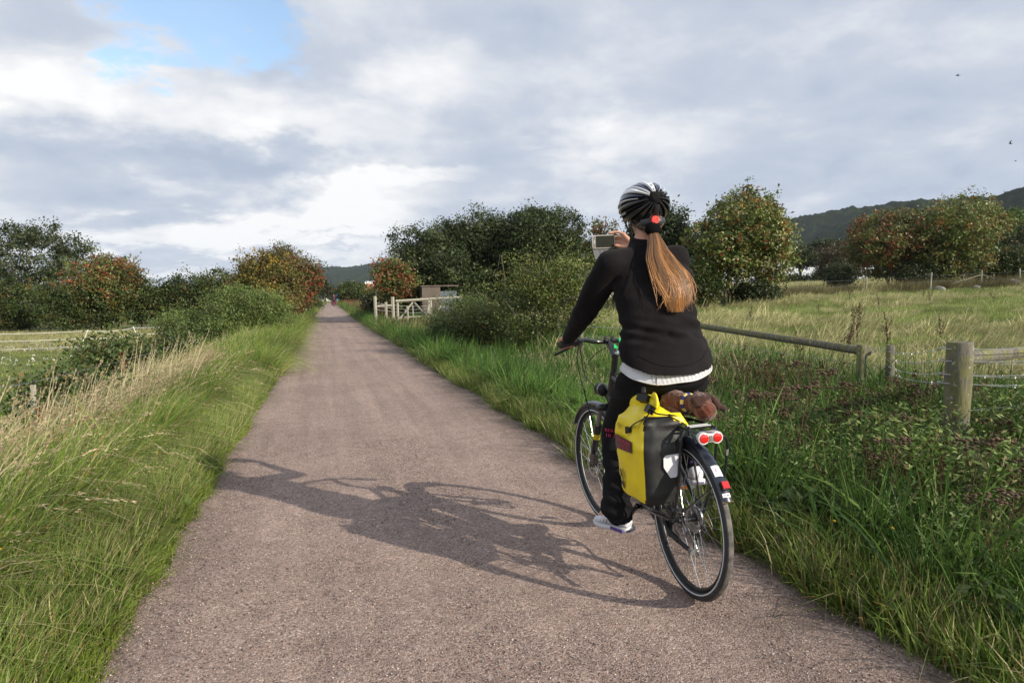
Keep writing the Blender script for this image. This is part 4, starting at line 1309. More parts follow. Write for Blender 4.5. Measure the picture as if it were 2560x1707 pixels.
def right_fence():
    rng = np.random.default_rng(301)
    f = empty('wire_fence', 'mossy post and rail fence with barbed wire on the right verge', 'fence', gz(4.05, 3.65))
    off = np.array(f.location)
    posts = [(4.07, 3.66, 1.0, 0.081), (5.31, 5.86, 0.80, 0.047), (5.47, 5.66, 0.80, 0.043), (5.82, 10.05, 0.86, 0.05), (4.72, 12.25, 0.80, 0.05), (4.62, 17.4, 0.80, 0.055), (4.4, 23.0, 0.85, 0.05)]
    tops = []
    for x, y, zt, r in posts:
        g_ = gz(x, y)
        mb = post_mb(zt - g_[2], r, 14 if r > 0.06 else 9, rng, lean=(rng.normal() * 0.02, rng.normal() * 0.02)); mb.xf(t=g_)
        o = mb.build('post', M_MOSSWOOD, f, off=off)
        if r > 0.06:
            o['label'] = 'thick mossy corner post'
        tops.append(A(x, y, zt))
    # round rail between the two middle posts, half round rail running out to the right
    mb = MB(); t = np.linspace(0, 1, 12)[:, None]
    P = A(5.34, 5.80, 0.735) * (1 - t) + A(5.82, 10.05, 0.84) * t
    mb.tube(P, 0.044 * (1 + rng.normal(size=12) * 0.03), 12); mb.build('rail', M_MOSSWOOD, f, off=off)
    mb = MB(); P = A(4.16, 3.74, 0.875) * (1 - t) + A(7.2, 4.75, 0.845) * t
    mb.tube(P, 0.045 * (1 + rng.normal(size=12) * 0.02), 10, ab=(0.7, 1.05)); mb.build('rail', M_MOSSWOOD, f, off=off)
    x, y = 7.2, 4.75
    mb = post_mb(0.9, 0.06, 10, rng); mb.xf(t=gz(x, y)); mb.build('post', M_MOSSWOOD, f, off=off)
    # barbed strands
    for k, dz in enumerate((-0.035, -0.115, -0.205, -0.265)):
        a = A(4.07, 3.585, 1.0 + dz)
        sag_wire(a, A(7.2, 4.66, 0.92 + dz * 1.05), 0.0026, 0.035 + 0.015 * k, 12, 14, rng).build('wire', M_WIRE, f, off=off)
        sag_wire(A(4.05, 3.74, 1.0 + dz), A(7.2, 4.84, 0.88 + dz * 1.5), 0.0024, 0.06, 12, 12, rng).build('wire', M_WIRE, f, off=off)
        sag_wire(A(3.99, 3.68, 1.0 + dz), A(5.44, 5.64, 0.78 + dz * 0.9), 0.0022, 0.03, 9, 12, rng).build('wire', M_WIRE, f, off=off)
    sag_wire(A(4.1, 3.6, 0.55), A(7.2, 4.7, 0.5), 0.0026, 0.06, 9, 18, rng).build('wire', M_WIRE, f, off=off)
    for i in range(1, 6):
        for dz in (-0.04, -0.22, -0.40, -0.56):
            a, b = tops[i].copy(), tops[i + 1].copy(); a[2] += dz; b[2] += dz
            sag_wire(a, b, 0.0026 if i < 3 else 0.004, 0.03, 9, 0, rng).build('wire', M_WIRE, f, off=off)
    # staple loops round the corner post
    for dz in (-0.035, -0.115, -0.205, -0.265):
        mb = MB(); mb.torus((4.07, 3.66, 1.0 + dz), (0, 0, 1), 0.083, 0.0026, 28, 5); mb.build('wire', M_WIRE, f, off=off)


def far_fence():
    rng = np.random.default_rng(302)
    f = empty('far_fence', 'thin wire fence on grey posts along the far side of the field', 'fence', gz(28.7, 40.0))
    off = np.array(f.location)
    P = [(16.5, 43.2), (22.8, 41.6), (28.7, 39.95), (35.0, 38.25), (37.4, 35.5), (44.2, 37.8), (45.9, 36.3), (52.5, 35.0)]
    tp = []
    for x, y in P:
        g_ = gz(x, y)
        h = rng.uniform(1.02, 1.15)
        l = (rng.normal() * 0.04, rng.normal() * 0.03)
        mb = post_mb(h + 0.1, 0.050, 7, rng, lean=l); mb.xf(t=g_); mb.build('post', M_WOODP, f, off=off)
        tp.append(g_ + A(l[0] * h, l[1] * h, h))
    for i in range(len(P) - 1):
        for dz in (-0.08, -0.45):
            sag_wire(tp[i] + A(0, 0, dz), tp[i + 1] + A(0, 0, dz), 0.003, 0.05, 7).build('wire', M_WIRE, f, off=off)
    # struts of the straining post
    c = A(44.2, 37.8, 0); c = gz(44.2, 37.8)
    for q in ((40.6, 37.4, 0.25), (46.2, 36.4, 0.05)):
        mb = MB(); mb.bar(c + A(0, -0.05, 0.85), gz(q[0], q[1], q[2]), 0.035, 7); mb.build('strut', M_WOOD, f, off=off)
    for x, y, s, lb in [(37.75, 35.15, 0.62, 'pale boulder beside the third far fence post'), (45.0, 36.1, 0.95, 'flat grey boulder at the right straining post'),
                        (42.2, 36.4, 0.42, 'small dark rock left of the straining post'), (31.1, 39.6, 0.35, 'white stone in the weeds between the far fence posts')]:
        mb = MB(); mb.ell((0, 0, 0.18 * s), (0.62 * s, 0.42 * s, 0.38 * s), rotz(rng.uniform(0, 3)), 14, 10)
        v = np.vstack(mb.V); v *= 1 + 0.22 * (vnoise(v[:, 0:1] * 4 / s + 9, v[:, 2:3] * 5 / s + v[:, 1:2] * 3 / s, 71) - 0.5)
        mb.V = [v]
        o = mb.build('boulder', pmat('boulder_stone', (0.11, 0.105, 0.095), 0.9, (0.24, 0.23, 0.21), 4.0, bump=0.02), sharp=None)
        o.location = gz(x, y); tag(o, lb, 'boulder')


def tape_fence():
    rng = np.random.default_rng(303)
    f = empty('tape_fence', 'white electric tape fence leaning on two white rods in the left field', 'fence', gz(-11.0, 37.5))
    off = np.array(f.location)
    rods = [((-20.5, 40.5), (-20.3, 40.5), 1.05), ((-11.95, 39.0), (-11.5, 39.0), 0.98), ((-9.9, 42.4), (-10.25, 42.4), 0.98), ((-6.8, 50.5), (-6.8, 50.5), 0.95)]
    tops, bots = [], []
    for (x0, y0), (x1, y1), h in rods:
        a = gz(x0, y0, -0.05); b = gz(x0, y0); b[0], b[1], b[2] = x1, y1, b[2] + h
        mb = MB(); mb.bar(a, b, 0.016, 7); mb.bar(b, b + nrm(b - a) * 0.03, 0.022, 7)
        mb.build('rod', M_TAPE, f, off=off); tops.append(b); bots.append(a)
    for q in (0.97, 0.60, 0.22):
        for i in range(len(rods) - 1):
            a = bots[i] * (1 - q) + tops[i] * q; b = bots[i + 1] * (1 - q) + tops[i + 1] * q
            t = np.linspace(0, 1, 12)[:, None]; P = a * (1 - t) + b * t; P[:, 2] -= 0.10 * 4 * (t * (1 - t))[:, 0] * (1 if q > 0.9 else 0.7)
            mb = MB(); mb.tube(P, 0.010, 6, ab=(0.25, 1.0)); mb.build('tape', M_TAPE, f, off=off)
    # grey post with black insulators
    g_ = gz(-3.55, 9.85)
    w = empty('electric_fence', 'short grey wooden post with black insulators and wire at the left', 'fence', g_)
    mb = MB(); h = 0.36 - g_[2]
    mb.box((0, 0, h / 2), (0.062, 0.05, h), rotz(0.3)); mb.build('post', M_WOODP, w)
    M_BLK = pmat('black_insulator', (0.012, 0.012, 0.014), 0.45)
    ins = []
    for c in ((0.01, 0.0, h + 0.02), (-0.42, -0.75, h + 0.02)):
        mb = MB(); mb.cone(np.array(c) - A(0, 0, 0.025), 0.012, np.array(c) + A(0, 0, 0.02), 0.016, 10)
        mb.torus(np.array(c) + A(0, 0, 0.015), (0, 0, 1), 0.016, 0.007, 14, 6)
        mb.build('insulator', M_BLK, w); ins.append(np.array(c) + A(0, 0, 0.015))
    sag_wire(ins[1], ins[0], 0.003, 0.01).build('wire', M_WIRE, w)
    sag_wire(ins[1], A(-2.2, -4.4, h - 0.02), 0.003, 0.02).build('wire', M_WIRE, w)
    sag_wire(ins[0], A(0.5, 9.5, h + 0.1), 0.003, 0.05).build('wire', M_WIRE, w)
    sag_wire(A(0.02, -0.03, h - 0.22), A(-2.2, -4.4, h - 0.3), 0.003, 0.06).build('wire', M_WIRE, w)


def gate():
    rng = np.random.default_rng(304)
    a, b = A(3.1, 32.2), A(6.6, 33.6)
    z0 = float(T(*a))
    g = empty('wooden_gate', 'pale weathered wooden field gate with crossed braces beside the path', 'gate', (a[0], a[1], z0))
    off = np.array(g.location)
    d = (b - a)
    pt = lambda t, z: A(a[0] + d[0] * t, a[1] + d[1] * t, z)
    zb = lambda t: 1.20 + 0.12 * t

    def post(t, ztop, r=0.07, dx=0.0, dy=0.0):
        p = pt(t, 0); p[0] += dx; p[1] += dy; p[2] = float(T(p[0], p[1]))
        mb = post_mb(ztop - p[2], r, 7, rng, lean=(rng.normal() * 0.015, 0)); mb.xf(t=p)
        mb.build('post', M_WOODP, g, off=off)

    def bar(t0, z0_, t1, z1, name, r=0.045, dy=0.0):
        mb = MB(); p, q = pt(t0, z0_), pt(t1, z1); p[1] += dy; q[1] += dy
        mb.tube([p, (p + q) / 2 + rng.normal(size=3) * 0.004, q], r, 4, hint=(0, 0, 1)); mb.build(name, M_WOODP, g, off=off)
    post(-0.235, 1.44, 0.075); post(-0.10, 1.16, 0.07); post(0.0, 1.40, 0.085); post(0.05, 1.12, 0.06)
    post(0.19, 0.95, 0.05, dy=-0.3); post(0.28, 1.14, 0.04, dy=0.1); post(0.47, 0.95, 0.06, dy=-0.3); post(0.505, 1.2, 0.065); post(0.535, 1.2, 0.05); post(0.72, 1.18, 0.04); post(0.985, 1.42, 0.07)
    bar(0.03, zb(0), 0.50, zb(.5), 'top_rail', 0.06); bar(0.51, zb(.5) + 0.01, 1.0, zb(1), 'top_rail', 0.055)
    bar(-0.22, 0.98, -0.01, 1.0, 'side_rail', 0.055)
    bar(0.27, 1.13, 0.08, 0.35, 'brace', 0.045, -0.04); bar(0.29, 1.13, 0.49, 0.35, 'brace', 0.045, -0.04)
    bar(0.73, 1.18, 0.58, 0.4, 'brace', 0.04, -0.04); bar(0.74, 1.18, 0.93, 0.4, 'brace', 0.04, -0.04)
    bar(0.04, 0.42, 0.98, 0.5, 'bottom_rail', 0.04)
    for z in (0.65, 0.8, 0.95):
        sag_wire(pt(-0.235, z + 0.2), pt(0.5, z), 0.006, 0.08).build('wire', M_WIRE, g, off=off)
    # the little hut behind it
    hx, hy = 6.0, 38.0
    h0 = float(T(hx, hy))
    hut = empty('hut', 'small windowless concrete hut behind the wooden gate', 'hut', (hx, hy, h0))
    M_CON = pmat('stained_shaded_concrete', (0.075, 0.058, 0.045), 0.9, (0.12, 0.095, 0.075), 2.5, bump=0.01, stretch=(1, 1, 0.4))  # stain mottling, with the shade of the trees darkened into both tones
    M_MET = pmat('grey_blue_sheet', (0.07, 0.085, 0.11), 0.6, (0.11, 0.125, 0.15), 3.0)
    mb = MB(); mb.box((-0.35, 0, 0.85), (1.0, 1.4, 1.9)); mb.build('wall', M_CON, hut, smooth=False)
    mb = MB(); mb.box((0.62, 0.1, 0.75), (0.94, 1.2, 1.6)); mb.build('door', M_MET, hut, smooth=False)
    mb = MB(); mb.box((0.12, 0.05, 1.84), (2.1, 1.6, 0.07)); mb.build('roof', M_CON, hut, smooth=False)
    # pale stakes of a far verge fence
    s = empty('stake_fence', 'row of small pale stakes along the far right verge', 'fence', gz(6.2, 76))
    off = np.array(s.location)
    for i in range(9):
        x, y = 4.4 + 0.62 * i, 80 - 1.0 * i
        p = gz(x, y); mb = post_mb(rng.uniform(0.75, 0.95), 0.05, 5, rng); mb.xf(t=p); mb.build('stake', M_WOODP, s, off=off)


def house(name, label, x, y, z, w, d, h, roof_h, rot, wall_m, roof_m, win=3, group='white houses of the far village'):
    t = empty(name, label, 'house', (x, y, z), rotz(rot), group)
    mb = MB()
    V = [(-w / 2, -d / 2, -3), (w / 2, -d / 2, -3), (w / 2, d / 2, -3), (-w / 2, d / 2, -3), (-w / 2, -d / 2, h), (w / 2, -d / 2, h), (w / 2, d / 2, h), (-w / 2, d / 2, h), (-w / 2, 0, h + roof_h), (w / 2, 0, h + roof_h)]
    mb.add(V, [(0, 1, 5, 4), (2, 3, 7, 6), (1, 2, 6, 9, 5), (3, 0, 4, 8, 7)]); mb.build('wall', wall_m, t, smooth=False)
    mb = MB(); o = 0.4
    for s in (-1, 1):
        V = [(-w / 2 - o, s * (d / 2 + o), h - 0.25), (w / 2 + o, s * (d / 2 + o), h - 0.25), (w / 2 + o, 0, h + roof_h + 0.1), (-w / 2 - o, 0, h + roof_h + 0.1)]
        V += [(a, b, c + 0.2) for a, b, c in V]
        mb.add(V, [(0, 1, 2, 3), (4, 7, 6, 5), (0, 4, 5, 1), (1, 5, 6, 2), (3, 2, 6, 7), (0, 3, 7, 4)])
    r = mb.build('roof', roof_m, t, smooth=False)
    mb = MB(); mb.box((w * 0.2, 0.3, h + roof_h + 0.3), (0.7, 0.7, 1.4)); mb.build('chimney', roof_m, r, smooth=False)
    for i in range(win):
        mb = MB(); mb.box((-w / 2 + w * (i + 0.7) / (win + 0.4), -d / 2 - 0.02, h * 0.55), (0.9, 0.12, 1.2)); mb.build('window', M_PANE, t, smooth=False)


M_PANE = pmat('dark_pane', (0.03, 0.035, 0.045), 0.15)
M_WHITE = pmat('white_render', (0.72, 0.71, 0.68), 0.8)
M_RED = pmat('red_tiles', (0.33, 0.10, 0.055), 0.85, (0.42, 0.15, 0.08), 0.8)
M_GREYROOF = pmat('grey_roof', (0.16, 0.16, 0.17), 0.8)


def village():
    hs = [(1.6, 620, 5.0, 11, 8, 6.5, 3.5, 0.5, M_GREYROOF, 'nearest white gabled house left of the rounded far tree'), (6.0, 690, 8.5, 13, 8, 5.5, 3.4, -0.2, M_RED, 'white house with a red roof above the rounded far tree'),
          (13.0, 720, 12.0, 14, 8, 5.0, 3.6, 0.1, M_RED, 'upper white house with red roof at the top left of the village'), (-1.5, 640, 9.0, 9, 7, 6.0, 3.2, 1.2, M_WHITE, 'tall white gable end at the left of the village'),
          (37.0, 640, 15.0, 12, 8, 5.0, 3.4, 0.15, M_RED, 'white house with red roof right of the rounded far tree'), (43.5, 660, 17.0, 11, 8, 6.0, 3.4, -0.5, M_WHITE, 'white house highest on the right of the rounded far tree'),
          (49.0, 640, 15.5, 13, 8, 5.0, 3.6, 0.3, M_RED, 'red roofed house beside the berry tree by the gate'), (57.0, 660, 16.5, 12, 8, 5.0, 3.5, 0.0, M_RED, 'house half hidden by the berry tree by the gate')]
    for x, y, z, w, d, h, rh, ro, rm, lb in hs:
        house('white_house', lb, x, y, z - 9.5, w, d, h, rh, ro, M_WHITE, rm)
    # pale farm building seen under the leaves by the arm
    house('barn', 'pale barn glimpsed through the leaves beside the raised arm', 21.3, 56.6, float(T(21.3, 56.6)) + 0.3, 6, 4, 1.9, 1.1, 0.1, pmat('pale_boards', (0.42, 0.40, 0.36), 0.8), M_GREYROOF, 2, None)
    # glasshouse across the field
    gx, gy = 93.7, 120.3
    z = float(T(gx, gy))
    t = empty('glasshouse', 'white glazed building behind the dark tree row', 'building', (gx, gy, z))
    M_GL = pmat('milky_glazing', (0.42, 0.45, 0.52), 0.35)
    M_FR = pmat('white_frame', (0.5, 0.51, 0.53), 0.5)
    rng = np.random.default_rng(8)
    for i in range(12):
        mb = MB(); mb.box((-16 + i * 3.0, 0, 2.0), (2.86, 0.1, 4.2)); mb.build('pane', M_GL, t, smooth=False)
        mb = MB(); mb.box((-17.5 + i * 3.0, -0.02, 2.05), (0.14, 0.2, 4.4)); mb.build('frame', M_FR, t, smooth=False)
    mb = MB(); mb.box((1, 4, 4.4), (38, 8.6, 0.3)); mb.build('roof', M_FR, t, smooth=False)
    # signpost
    p = gz(2.85, 155.0)
    s = empty('cycle_sign', 'blue cycle path sign on a grey post at the far end', 'sign', p)
    M_BLUE = pmat('sign_blue', (0.03, 0.22, 0.62), 0.5)
    mb = MB(); mb.bar((0, 0, -0.2), (0, 0, 2.0), 0.035, 8); mb.build('post', M_WIRE, s)
    mb = MB(); mb.tube([(0, -0.05, 1.78), (0, -0.03, 1.78)], 0.24, 20); mb.build('round_plate', M_BLUE, s)
    mb = MB(); mb.box((0, -0.04, 1.2), (0.36, 0.02, 0.56)); mb.build('lower_plate', M_BLUE, s)


right_fence()
far_fence()
tape_fence()
gate()
village()


# ------------------------------------------------------------------ standing dead plants one can count
def tansy_mesh(rng, h, n_br=9, flat=0.10):
    st, hd = MB(), MB()
    top = A(rng.normal() * 0.06 + 0.05, rng.normal() * 0.06, h)
    P = spline([A(0, 0, -0.05), top * 0.5 + A(rng.normal() * 0.02, rng.normal() * 0.02, 0), top], 8)
    st.tube(P, np.linspace(0.0042, 0.0022, 8), 5)
    for i in range(n_br):
        b = P[rng.integers(4, 8)]
        a = rng.uniform(0, 2 * PI); r = flat * math.sqrt(rng.random())
        e = A(top[0] + r * math.cos(a), top[1] + r * math.sin(a), h + rng.normal() * 0.015 + 0.02)
        st.tube([b, (b + e) / 2 + A(0, 0, -0.01), e], [0.002, 0.0016, 0.0014], 4)
        for q in range(4):
            c = e + rng.normal(size=3) * A(0.016, 0.016, 0.005)
            hd.ell(c, (0.011, 0.011, 0.006), None, 6, 4)
    for i in range(7):                              # withered leaves along the stem
        j = rng.integers(1, 6)
        a = rng.uniform(0, 2 * PI); L = rng.uniform(0.04, 0.1)
        d = A(math.cos(a), math.sin(a), rng.uniform(-0.6, 0.3))
        st.tube([P[j], P[j] + d * L * 0.5 + A(0, 0, 0.01), P[j] + d * L], [0.003, 0.008, 0.002], 4, ab=(1, 0.25))
    return st, hd


def dock_mesh(rng, h, dense=70):
    mb = MB()
    P = spline([A(0, 0, -0.05), A(rng.normal() * 0.03, rng.normal() * 0.03, h * 0.5), A(rng.normal() * 0.05 + 0.05, rng.normal() * 0.04, h)], 8)
    mb.tube(P, np.linspace(0.006, 0.0025, 8), 5)
    for b in range(3):
        j = rng.integers(3, 6); a = rng.uniform(0, 6.28)
        e = P[j] + A(math.cos(a) * 0.07, math.sin(a) * 0.07, h * rng.uniform(0.2, 0.32))
        Q = spline([P[j], (P[j] + e) / 2 + A(math.cos(a) * .015, math.sin(a) * .015, 0), e], 5); mb.tube(Q, np.linspace(0.003, 0.0018, 5), 4)
        for q in range(dense // 5):
            mb.ell(Q[rng.integers(1, 5)] + rng.normal(size=3) * A(0.011, 0.011, 0.02), (0.007, 0.007, 0.010), None, 5, 3)
    for q in range(dense // 2):
        t = rng.uniform(0.4, 1); c = P[0] * 0; i = t * 7; k = min(6, int(i)); c = P[k] + (P[k + 1] - P[k]) * (i - k)
        mb.ell(c + rng.normal(size=3) * A(0.010, 0.010, 0.01), (0.007, 0.007, 0.011), None, 5, 3)
    return mb


def copy_tree(src, loc, rz, s, label=None):
    r = src.copy(); COL.objects.link(r)
    r.location = loc; r.rotation_euler = (0, 0, rz); r.scale = (s, s, s)
    if label: r['label'] = label
    for ch in src.children:
        c = ch.copy(); COL.objects.link(c); c.parent = r
    return r


def dead_plants():
    rng = np.random.default_rng(401)
    lab = 'brown seed headed tansy standing in the right verge'
    protos = []
    spots = []
    for i in range(64):
        for _ in range(40):
            x = rng.uniform(2.75, 4.9); y = rng.uniform(2.2, 6.0)
            if x > 2.6 + 0.06 * y and all((x - a) ** 2 + (y - b) ** 2 > 0.03 for a, b in spots):
                break
        spots.append((x, y))
    for i, (x, y) in enumerate(spots):
        loc = gz(x, y); rz = rng.uniform(0, 6.28); s = rng.uniform(0.8, 1.25)
        if i < 6:
            h = rng.uniform(0.40, 0.74)
            st, hd = tansy_mesh(rng, h, rng.integers(8, 14), rng.uniform(0.06, 0.11))
            t = empty('tansy_plant', lab, 'plant', loc, group='dead tansy in the right verge')
            st.build('stalk', M_DEAD, t, sharp=None); tag(hd.build('flower_heads', M_DEAD, t, sharp=None), kind='stuff')
            t.rotation_euler = (0, 0, rz); t.scale = (s, s, s); protos.append(t)
        else:
            copy_tree(protos[i % 6], loc, rz, s)
    protos = []
    spots = [(6.6, 7.2), (7.3, 8.4), (8.1, 9.0), (8.3, 9.4), (7.9, 10.2), (8.8, 9.1), (9.4, 9.8), (11.2, 10.4), (9.3, 6.6), (9.6, 6.4), (10.3, 6.9), (10.9, 6.5), (7.0, 11.8), (12.5, 14), (16, 17), (13, 19), (18, 22), (20, 19), (22, 25), (15, 25),
             (12, 24), (24, 20), (17, 13), (27, 26), (21, 15)]
    for i, (x, y) in enumerate(spots):
        loc = gz(x, y); s = rng.uniform(0.85, 1.25)
        if i < 4:
            t = dock_mesh(rng, rng.uniform(0.5, 0.8)).build('dock_stalk', M_DEAD, sharp=None)
            t.location = loc; t.scale = (s, s, s); tag(t, 'dead brown dock stalk standing in the pale field grass', 'plant', 'dock stalks in the right field'); protos.append(t)
        else:
            c = protos[i % 4].copy(); COL.objects.link(c); c.location = loc; c.rotation_euler = (0, 0, rng.uniform(0, 6)); c.scale = (s, s, s)
    for x, y, h, lb in [(-3.55, 13.6, 1.05, 'dark red dock standing against the bramble on the left bank'), (-3.0, 8.2, 0.6, 'dark red dock leaning in the straw grass at the left')]:
        t = dock_mesh(rng, h, 150).build('red_dock', M_DOCKRED, sharp=None); t.location = gz(x, y); t.scale = (1.2, 1.2, 1); tag(t, lb, 'plant')


dead_plants()


def birds():
    M_BIRD = pmat('bird_dark', (0.02, 0.02, 0.022), 0.8)
    for n, x, y, z, s, up, lb in [('bird', 32.42, 29.34, 12.44, 0.62, 0.15, 'bird gliding with level wings, highest in the sky at the right'), ('bird', 40.78, 33.13, 10.07, 0.62, 1.0, 'bird with raised wings at the right edge of the sky'),
                               ('bird', 58.62, 47.12, 12.29, 0.62, 0.3, 'smallest bird, below the one with raised wings')]:
        mb = MB()
        mb.ell((0, 0, 0), (0.045, 0.12, 0.045), None, 10, 8); mb.cone((0, 0.11, 0.015), 0.03, (0, 0.15, 0.01), 0.02, 8); mb.bar((0, 0.15, 0.012), (0, 0.19, 0.005), 0.012, 6, r2=0.002)
        mb.tube([(0, -0.1, 0), (0, -0.2, 0)], [0.03, 0.05], 6, ab=(1, 0.2))
        for sd in (-1, 1):
            mb.tube([(sd * 0.03, 0.03, 0.02), (sd * 0.16, 0.05, 0.02 + 0.15 * up), (sd * 0.30, -0.02, 0.02 + 0.30 * up)], [0.05, 0.045, 0.012], 6, ab=(0.15, 1) , hint=(0, 1, 0))
        o = mb.build(n, M_BIRD); o.location = (x, y, z); o.rotation_euler = (0, 0, 0.9); o.scale = (s, s, s)
        tag(o, lb, 'bird', None)


birds()

# ------------------------------------------------------------------ the bicycle (own axes: x right, y ahead, z up, origin under the rear hub)
RC = A(1.56, 2.72, 0.004)
_h, _l = R(-1.5), R(1.6)
B_side = A(math.cos(_h), math.sin(_h), 0); B_fw = A(-math.sin(_h), math.cos(_h), 0)
B_up = A(0, 0, 1) * math.cos(_l) - B_side * math.sin(_l)
B_sd = B_side * math.cos(_l) + A(0, 0, 1) * math.sin(_l)
BM = np.stack([B_sd, B_fw, B_up], 1)


def ride(name, label, cat, base=(0, 0, 0), group=None):
    """an Empty standing at base in the bicycle's axes; its parts are given in the bicycle's axes minus base"""
    return empty(name, label, cat, RC + BM @ np.asarray(base, float), BM, group), np.asarray(base, float)


M_FRAME = pmat('satin_black_paint', (0.012, 0.013, 0.016), 0.3, spec=0.5, coat=0.4)
M_FEND = pmat('dark_blue_fender', (0.010, 0.014, 0.026), 0.28, spec=0.5, coat=0.5)
M_BLACK = pmat('black_plastic', (0.011, 0.011, 0.012), 0.5, spec=0.35)
M_RUB = pmat('tyre_rubber', (0.022, 0.022, 0.023), 0.75, (0.035, 0.034, 0.033), 30.0)
M_TREAD = pmat('dusty_tread', (0.055, 0.052, 0.048), 0.9, (0.15, 0.135, 0.12), 26.0, bump=0.0015, bscale=160)
M_REFL = pmat('reflective_band', (0.62, 0.64, 0.67), 0.35)
M_RIM = pmat('black_rim', (0.02, 0.02, 0.022), 0.3, metal=0.3)
M_STEEL = pmat('steel', (0.55, 0.56, 0.58), 0.3, metal=1.0)
M_SPOKE = pmat('spoke_steel', (0.60, 0.61, 0.63), 0.28, metal=1.0)
M_DSTEEL = pmat('dark_steel', (0.10, 0.10, 0.105), 0.4, metal=0.9)
M_ALU = pmat('brushed_aluminium', (0.60, 0.61, 0.62), 0.38, metal=0.9)
M_ALUD = pmat('dull_aluminium', (0.30, 0.30, 0.31), 0.6, metal=0.4)
M_STAN = pmat('fork_stanchion', (0.20, 0.17, 0.155), 0.4, metal=0.2)
M_LENS = pmat('red_lens', (0.55, 0.012, 0.012), 0.15, spec=0.7, coat=0.6)
M_CLEAR = pmat('clear_housing', (0.72, 0.68, 0.68), 0.12, spec=0.6, coat=0.6)
M_ORANGE = pmat('orange_reflector', (0.75, 0.20, 0.01), 0.25, coat=0.4)
M_YEL = pmat('yellow_decal', (0.62, 0.50, 0.02), 0.5)
M_GREEN = pmat('green_decal', (0.02, 0.45, 0.13), 0.5)
M_STICK = pmat('white_sticker', (0.75, 0.74, 0.74), 0.5)
M_PINK = pmat('pink_print', (0.60, 0.05, 0.20), 0.5)
M_INK = pmat('black_print', (0.02, 0.02, 0.02), 0.5)
AX_R, AX_F = A(0, 0, 0.35), A(0, 1.09, 0.35)
ST0, ST1 = A(0, 0.905, 0.73), A(0, 0.80, 1.03)
_st = R(5.0)


def steer(P):
    """turn about the steering axis, a little to the left"""
    ax = Vector(nrm(ST1 - ST0)); Rm = np.array(Matrix.Rotation(_st, 3, ax))
    return (np.asarray(P, float) - ST0) @ Rm.T + ST0


def steer_mb(mb):
    mb.V = [steer(v) for v in mb.V]
    return mb


def wheel(parent, name, c, fix, rear):
    w = empty(name, None, None); w.parent = parent
    for k in ('label', 'category'):
        if k in w: del w[k]
    w.matrix_world = parent.matrix_world; w.matrix_parent_inverse = Matrix(); w.matrix_local = Matrix()
    X = A(1, 0, 0)
    mb = MB(); mb.torus(c, X, 0.331, 0.0195, 96, 14); fix(mb).build('tyre', M_RUB, w)
    mb = MB(); mb.torus(c, X, 0.3425, 0.0125, 96, 8, ab=(0.72, 1.15)); fix(mb).build('tread', M_TREAD, w)
    mb = MB()
    for s in (-1, 1):
        mb.torus(c + A(s * 0.0178, 0, 0), X, 0.322, 0.0032, 96, 5, ab=(1, 0.8))
    fix(mb).build('reflective_stripe', M_REFL, w)
    mb = MB(); mb.torus(c, X, 0.303, 0.012, 72, 8, ab=(0.9, 0.85)); fix(mb).build('rim', M_RIM, w)
    mb = MB(); mb.bar(c - X * 0.052, c + X * 0.052, 0.012, 12)
    for s in (-1, 1):
        mb.bar(c + X * (s * 0.030), c + X * (s * 0.034), 0.027 if rear else 0.024, 18)
    fix(mb).build('hub', M_DSTEEL if rear else M_BLACK, w)
    mb = MB(); n = 32
    for i in range(n):
        s = 1 if i % 2 else -1
        a = 2 * PI * i / n + 0.05
        b = a + (1 if (i // 2) % 2 else -1) * R(52)
        p = c + A(s * 0.032, 0.025 * math.cos(b), 0.025 * math.sin(b)); q = c + A(s * 0.004, 0.297 * math.cos(a), 0.297 * math.sin(a))
        mb.bar(p, q, 0.00115, 5)
    fix(mb).build('spokes', M_SPOKE, w)
    mb = MB(); mb.bar(c + A(0, 0.22, -0.215), c + A(0, 0.205, -0.203), 0.003, 6)
    # spoke reflector
    a = R(222) if not rear else R(205)
    d = A(0, math.cos(a), math.sin(a)); u = A(0, -math.sin(a), math.cos(a))
    mb = MB()
    mb.prism([(-0.045, -0.012), (0.0, -0.019), (0.045, -0.012), (0.045, 0.012), (0.0, 0.02), (-0.045, 0.012)], c + d * 0.222 - A(0.007, 0, 0), u, d, 0.014)
    if not rear:
        fix(mb).build('spoke_reflector', M_ORANGE, w, smooth=False)
    # brake disc
    mb = MB()
    cx = c - X * 0.047
    for r_, t_ in ((0.072, 0.010), (0.030, 0.006)):
        mb.torus(cx, X, r_, t_ * 0.5, 48, 4, ab=(1.6, 0.25))
    for i in range(6):
        a = i * PI / 3; mb.bar(cx + A(0, 0.03 * math.cos(a), 0.03 * math.sin(a)), cx + A(0, 0.07 * math.cos(a + 0.4), 0.07 * math.sin(a + 0.4)), 0.003, 4)
    fix(mb).build('brake_disc', M_STEEL, w)
    return w


def arc_shell(c, r, half_w, a0, a1, n=40, depth=0.018, th=0.0022):
    """mudguard: a rounded channel round the wheel"""
    prof = [(-half_w, -depth), (-half_w * 0.92, -depth * 0.45), (-half_w * 0.6, -0.004), (0, 0.0), (half_w * 0.6, -0.004), (half_w * 0.92, -depth * 0.45), (half_w, -depth)]
    prof2 = [(x * 0.95, y - th) for x, y in prof]
    ring = prof + prof2[::-1]
    m = len(ring); V = []
    for i in range(n + 1):
        a = a0 + (a1 - a0) * i / n
        for x, y in ring:
            rr = r + y
            V.append((c[0] + x, c[1] + rr * math.cos(a), c[2] + rr * math.sin(a)))
    F = [(i * m + j, i * m + (j + 1) % m, (i + 1) * m + (j + 1) % m, (i + 1) * m + j) for i in range(n) for j in range(m)]
    F += [tuple(range(m))[::-1], tuple(n * m + j for j in range(m))]
    return np.array(V), F


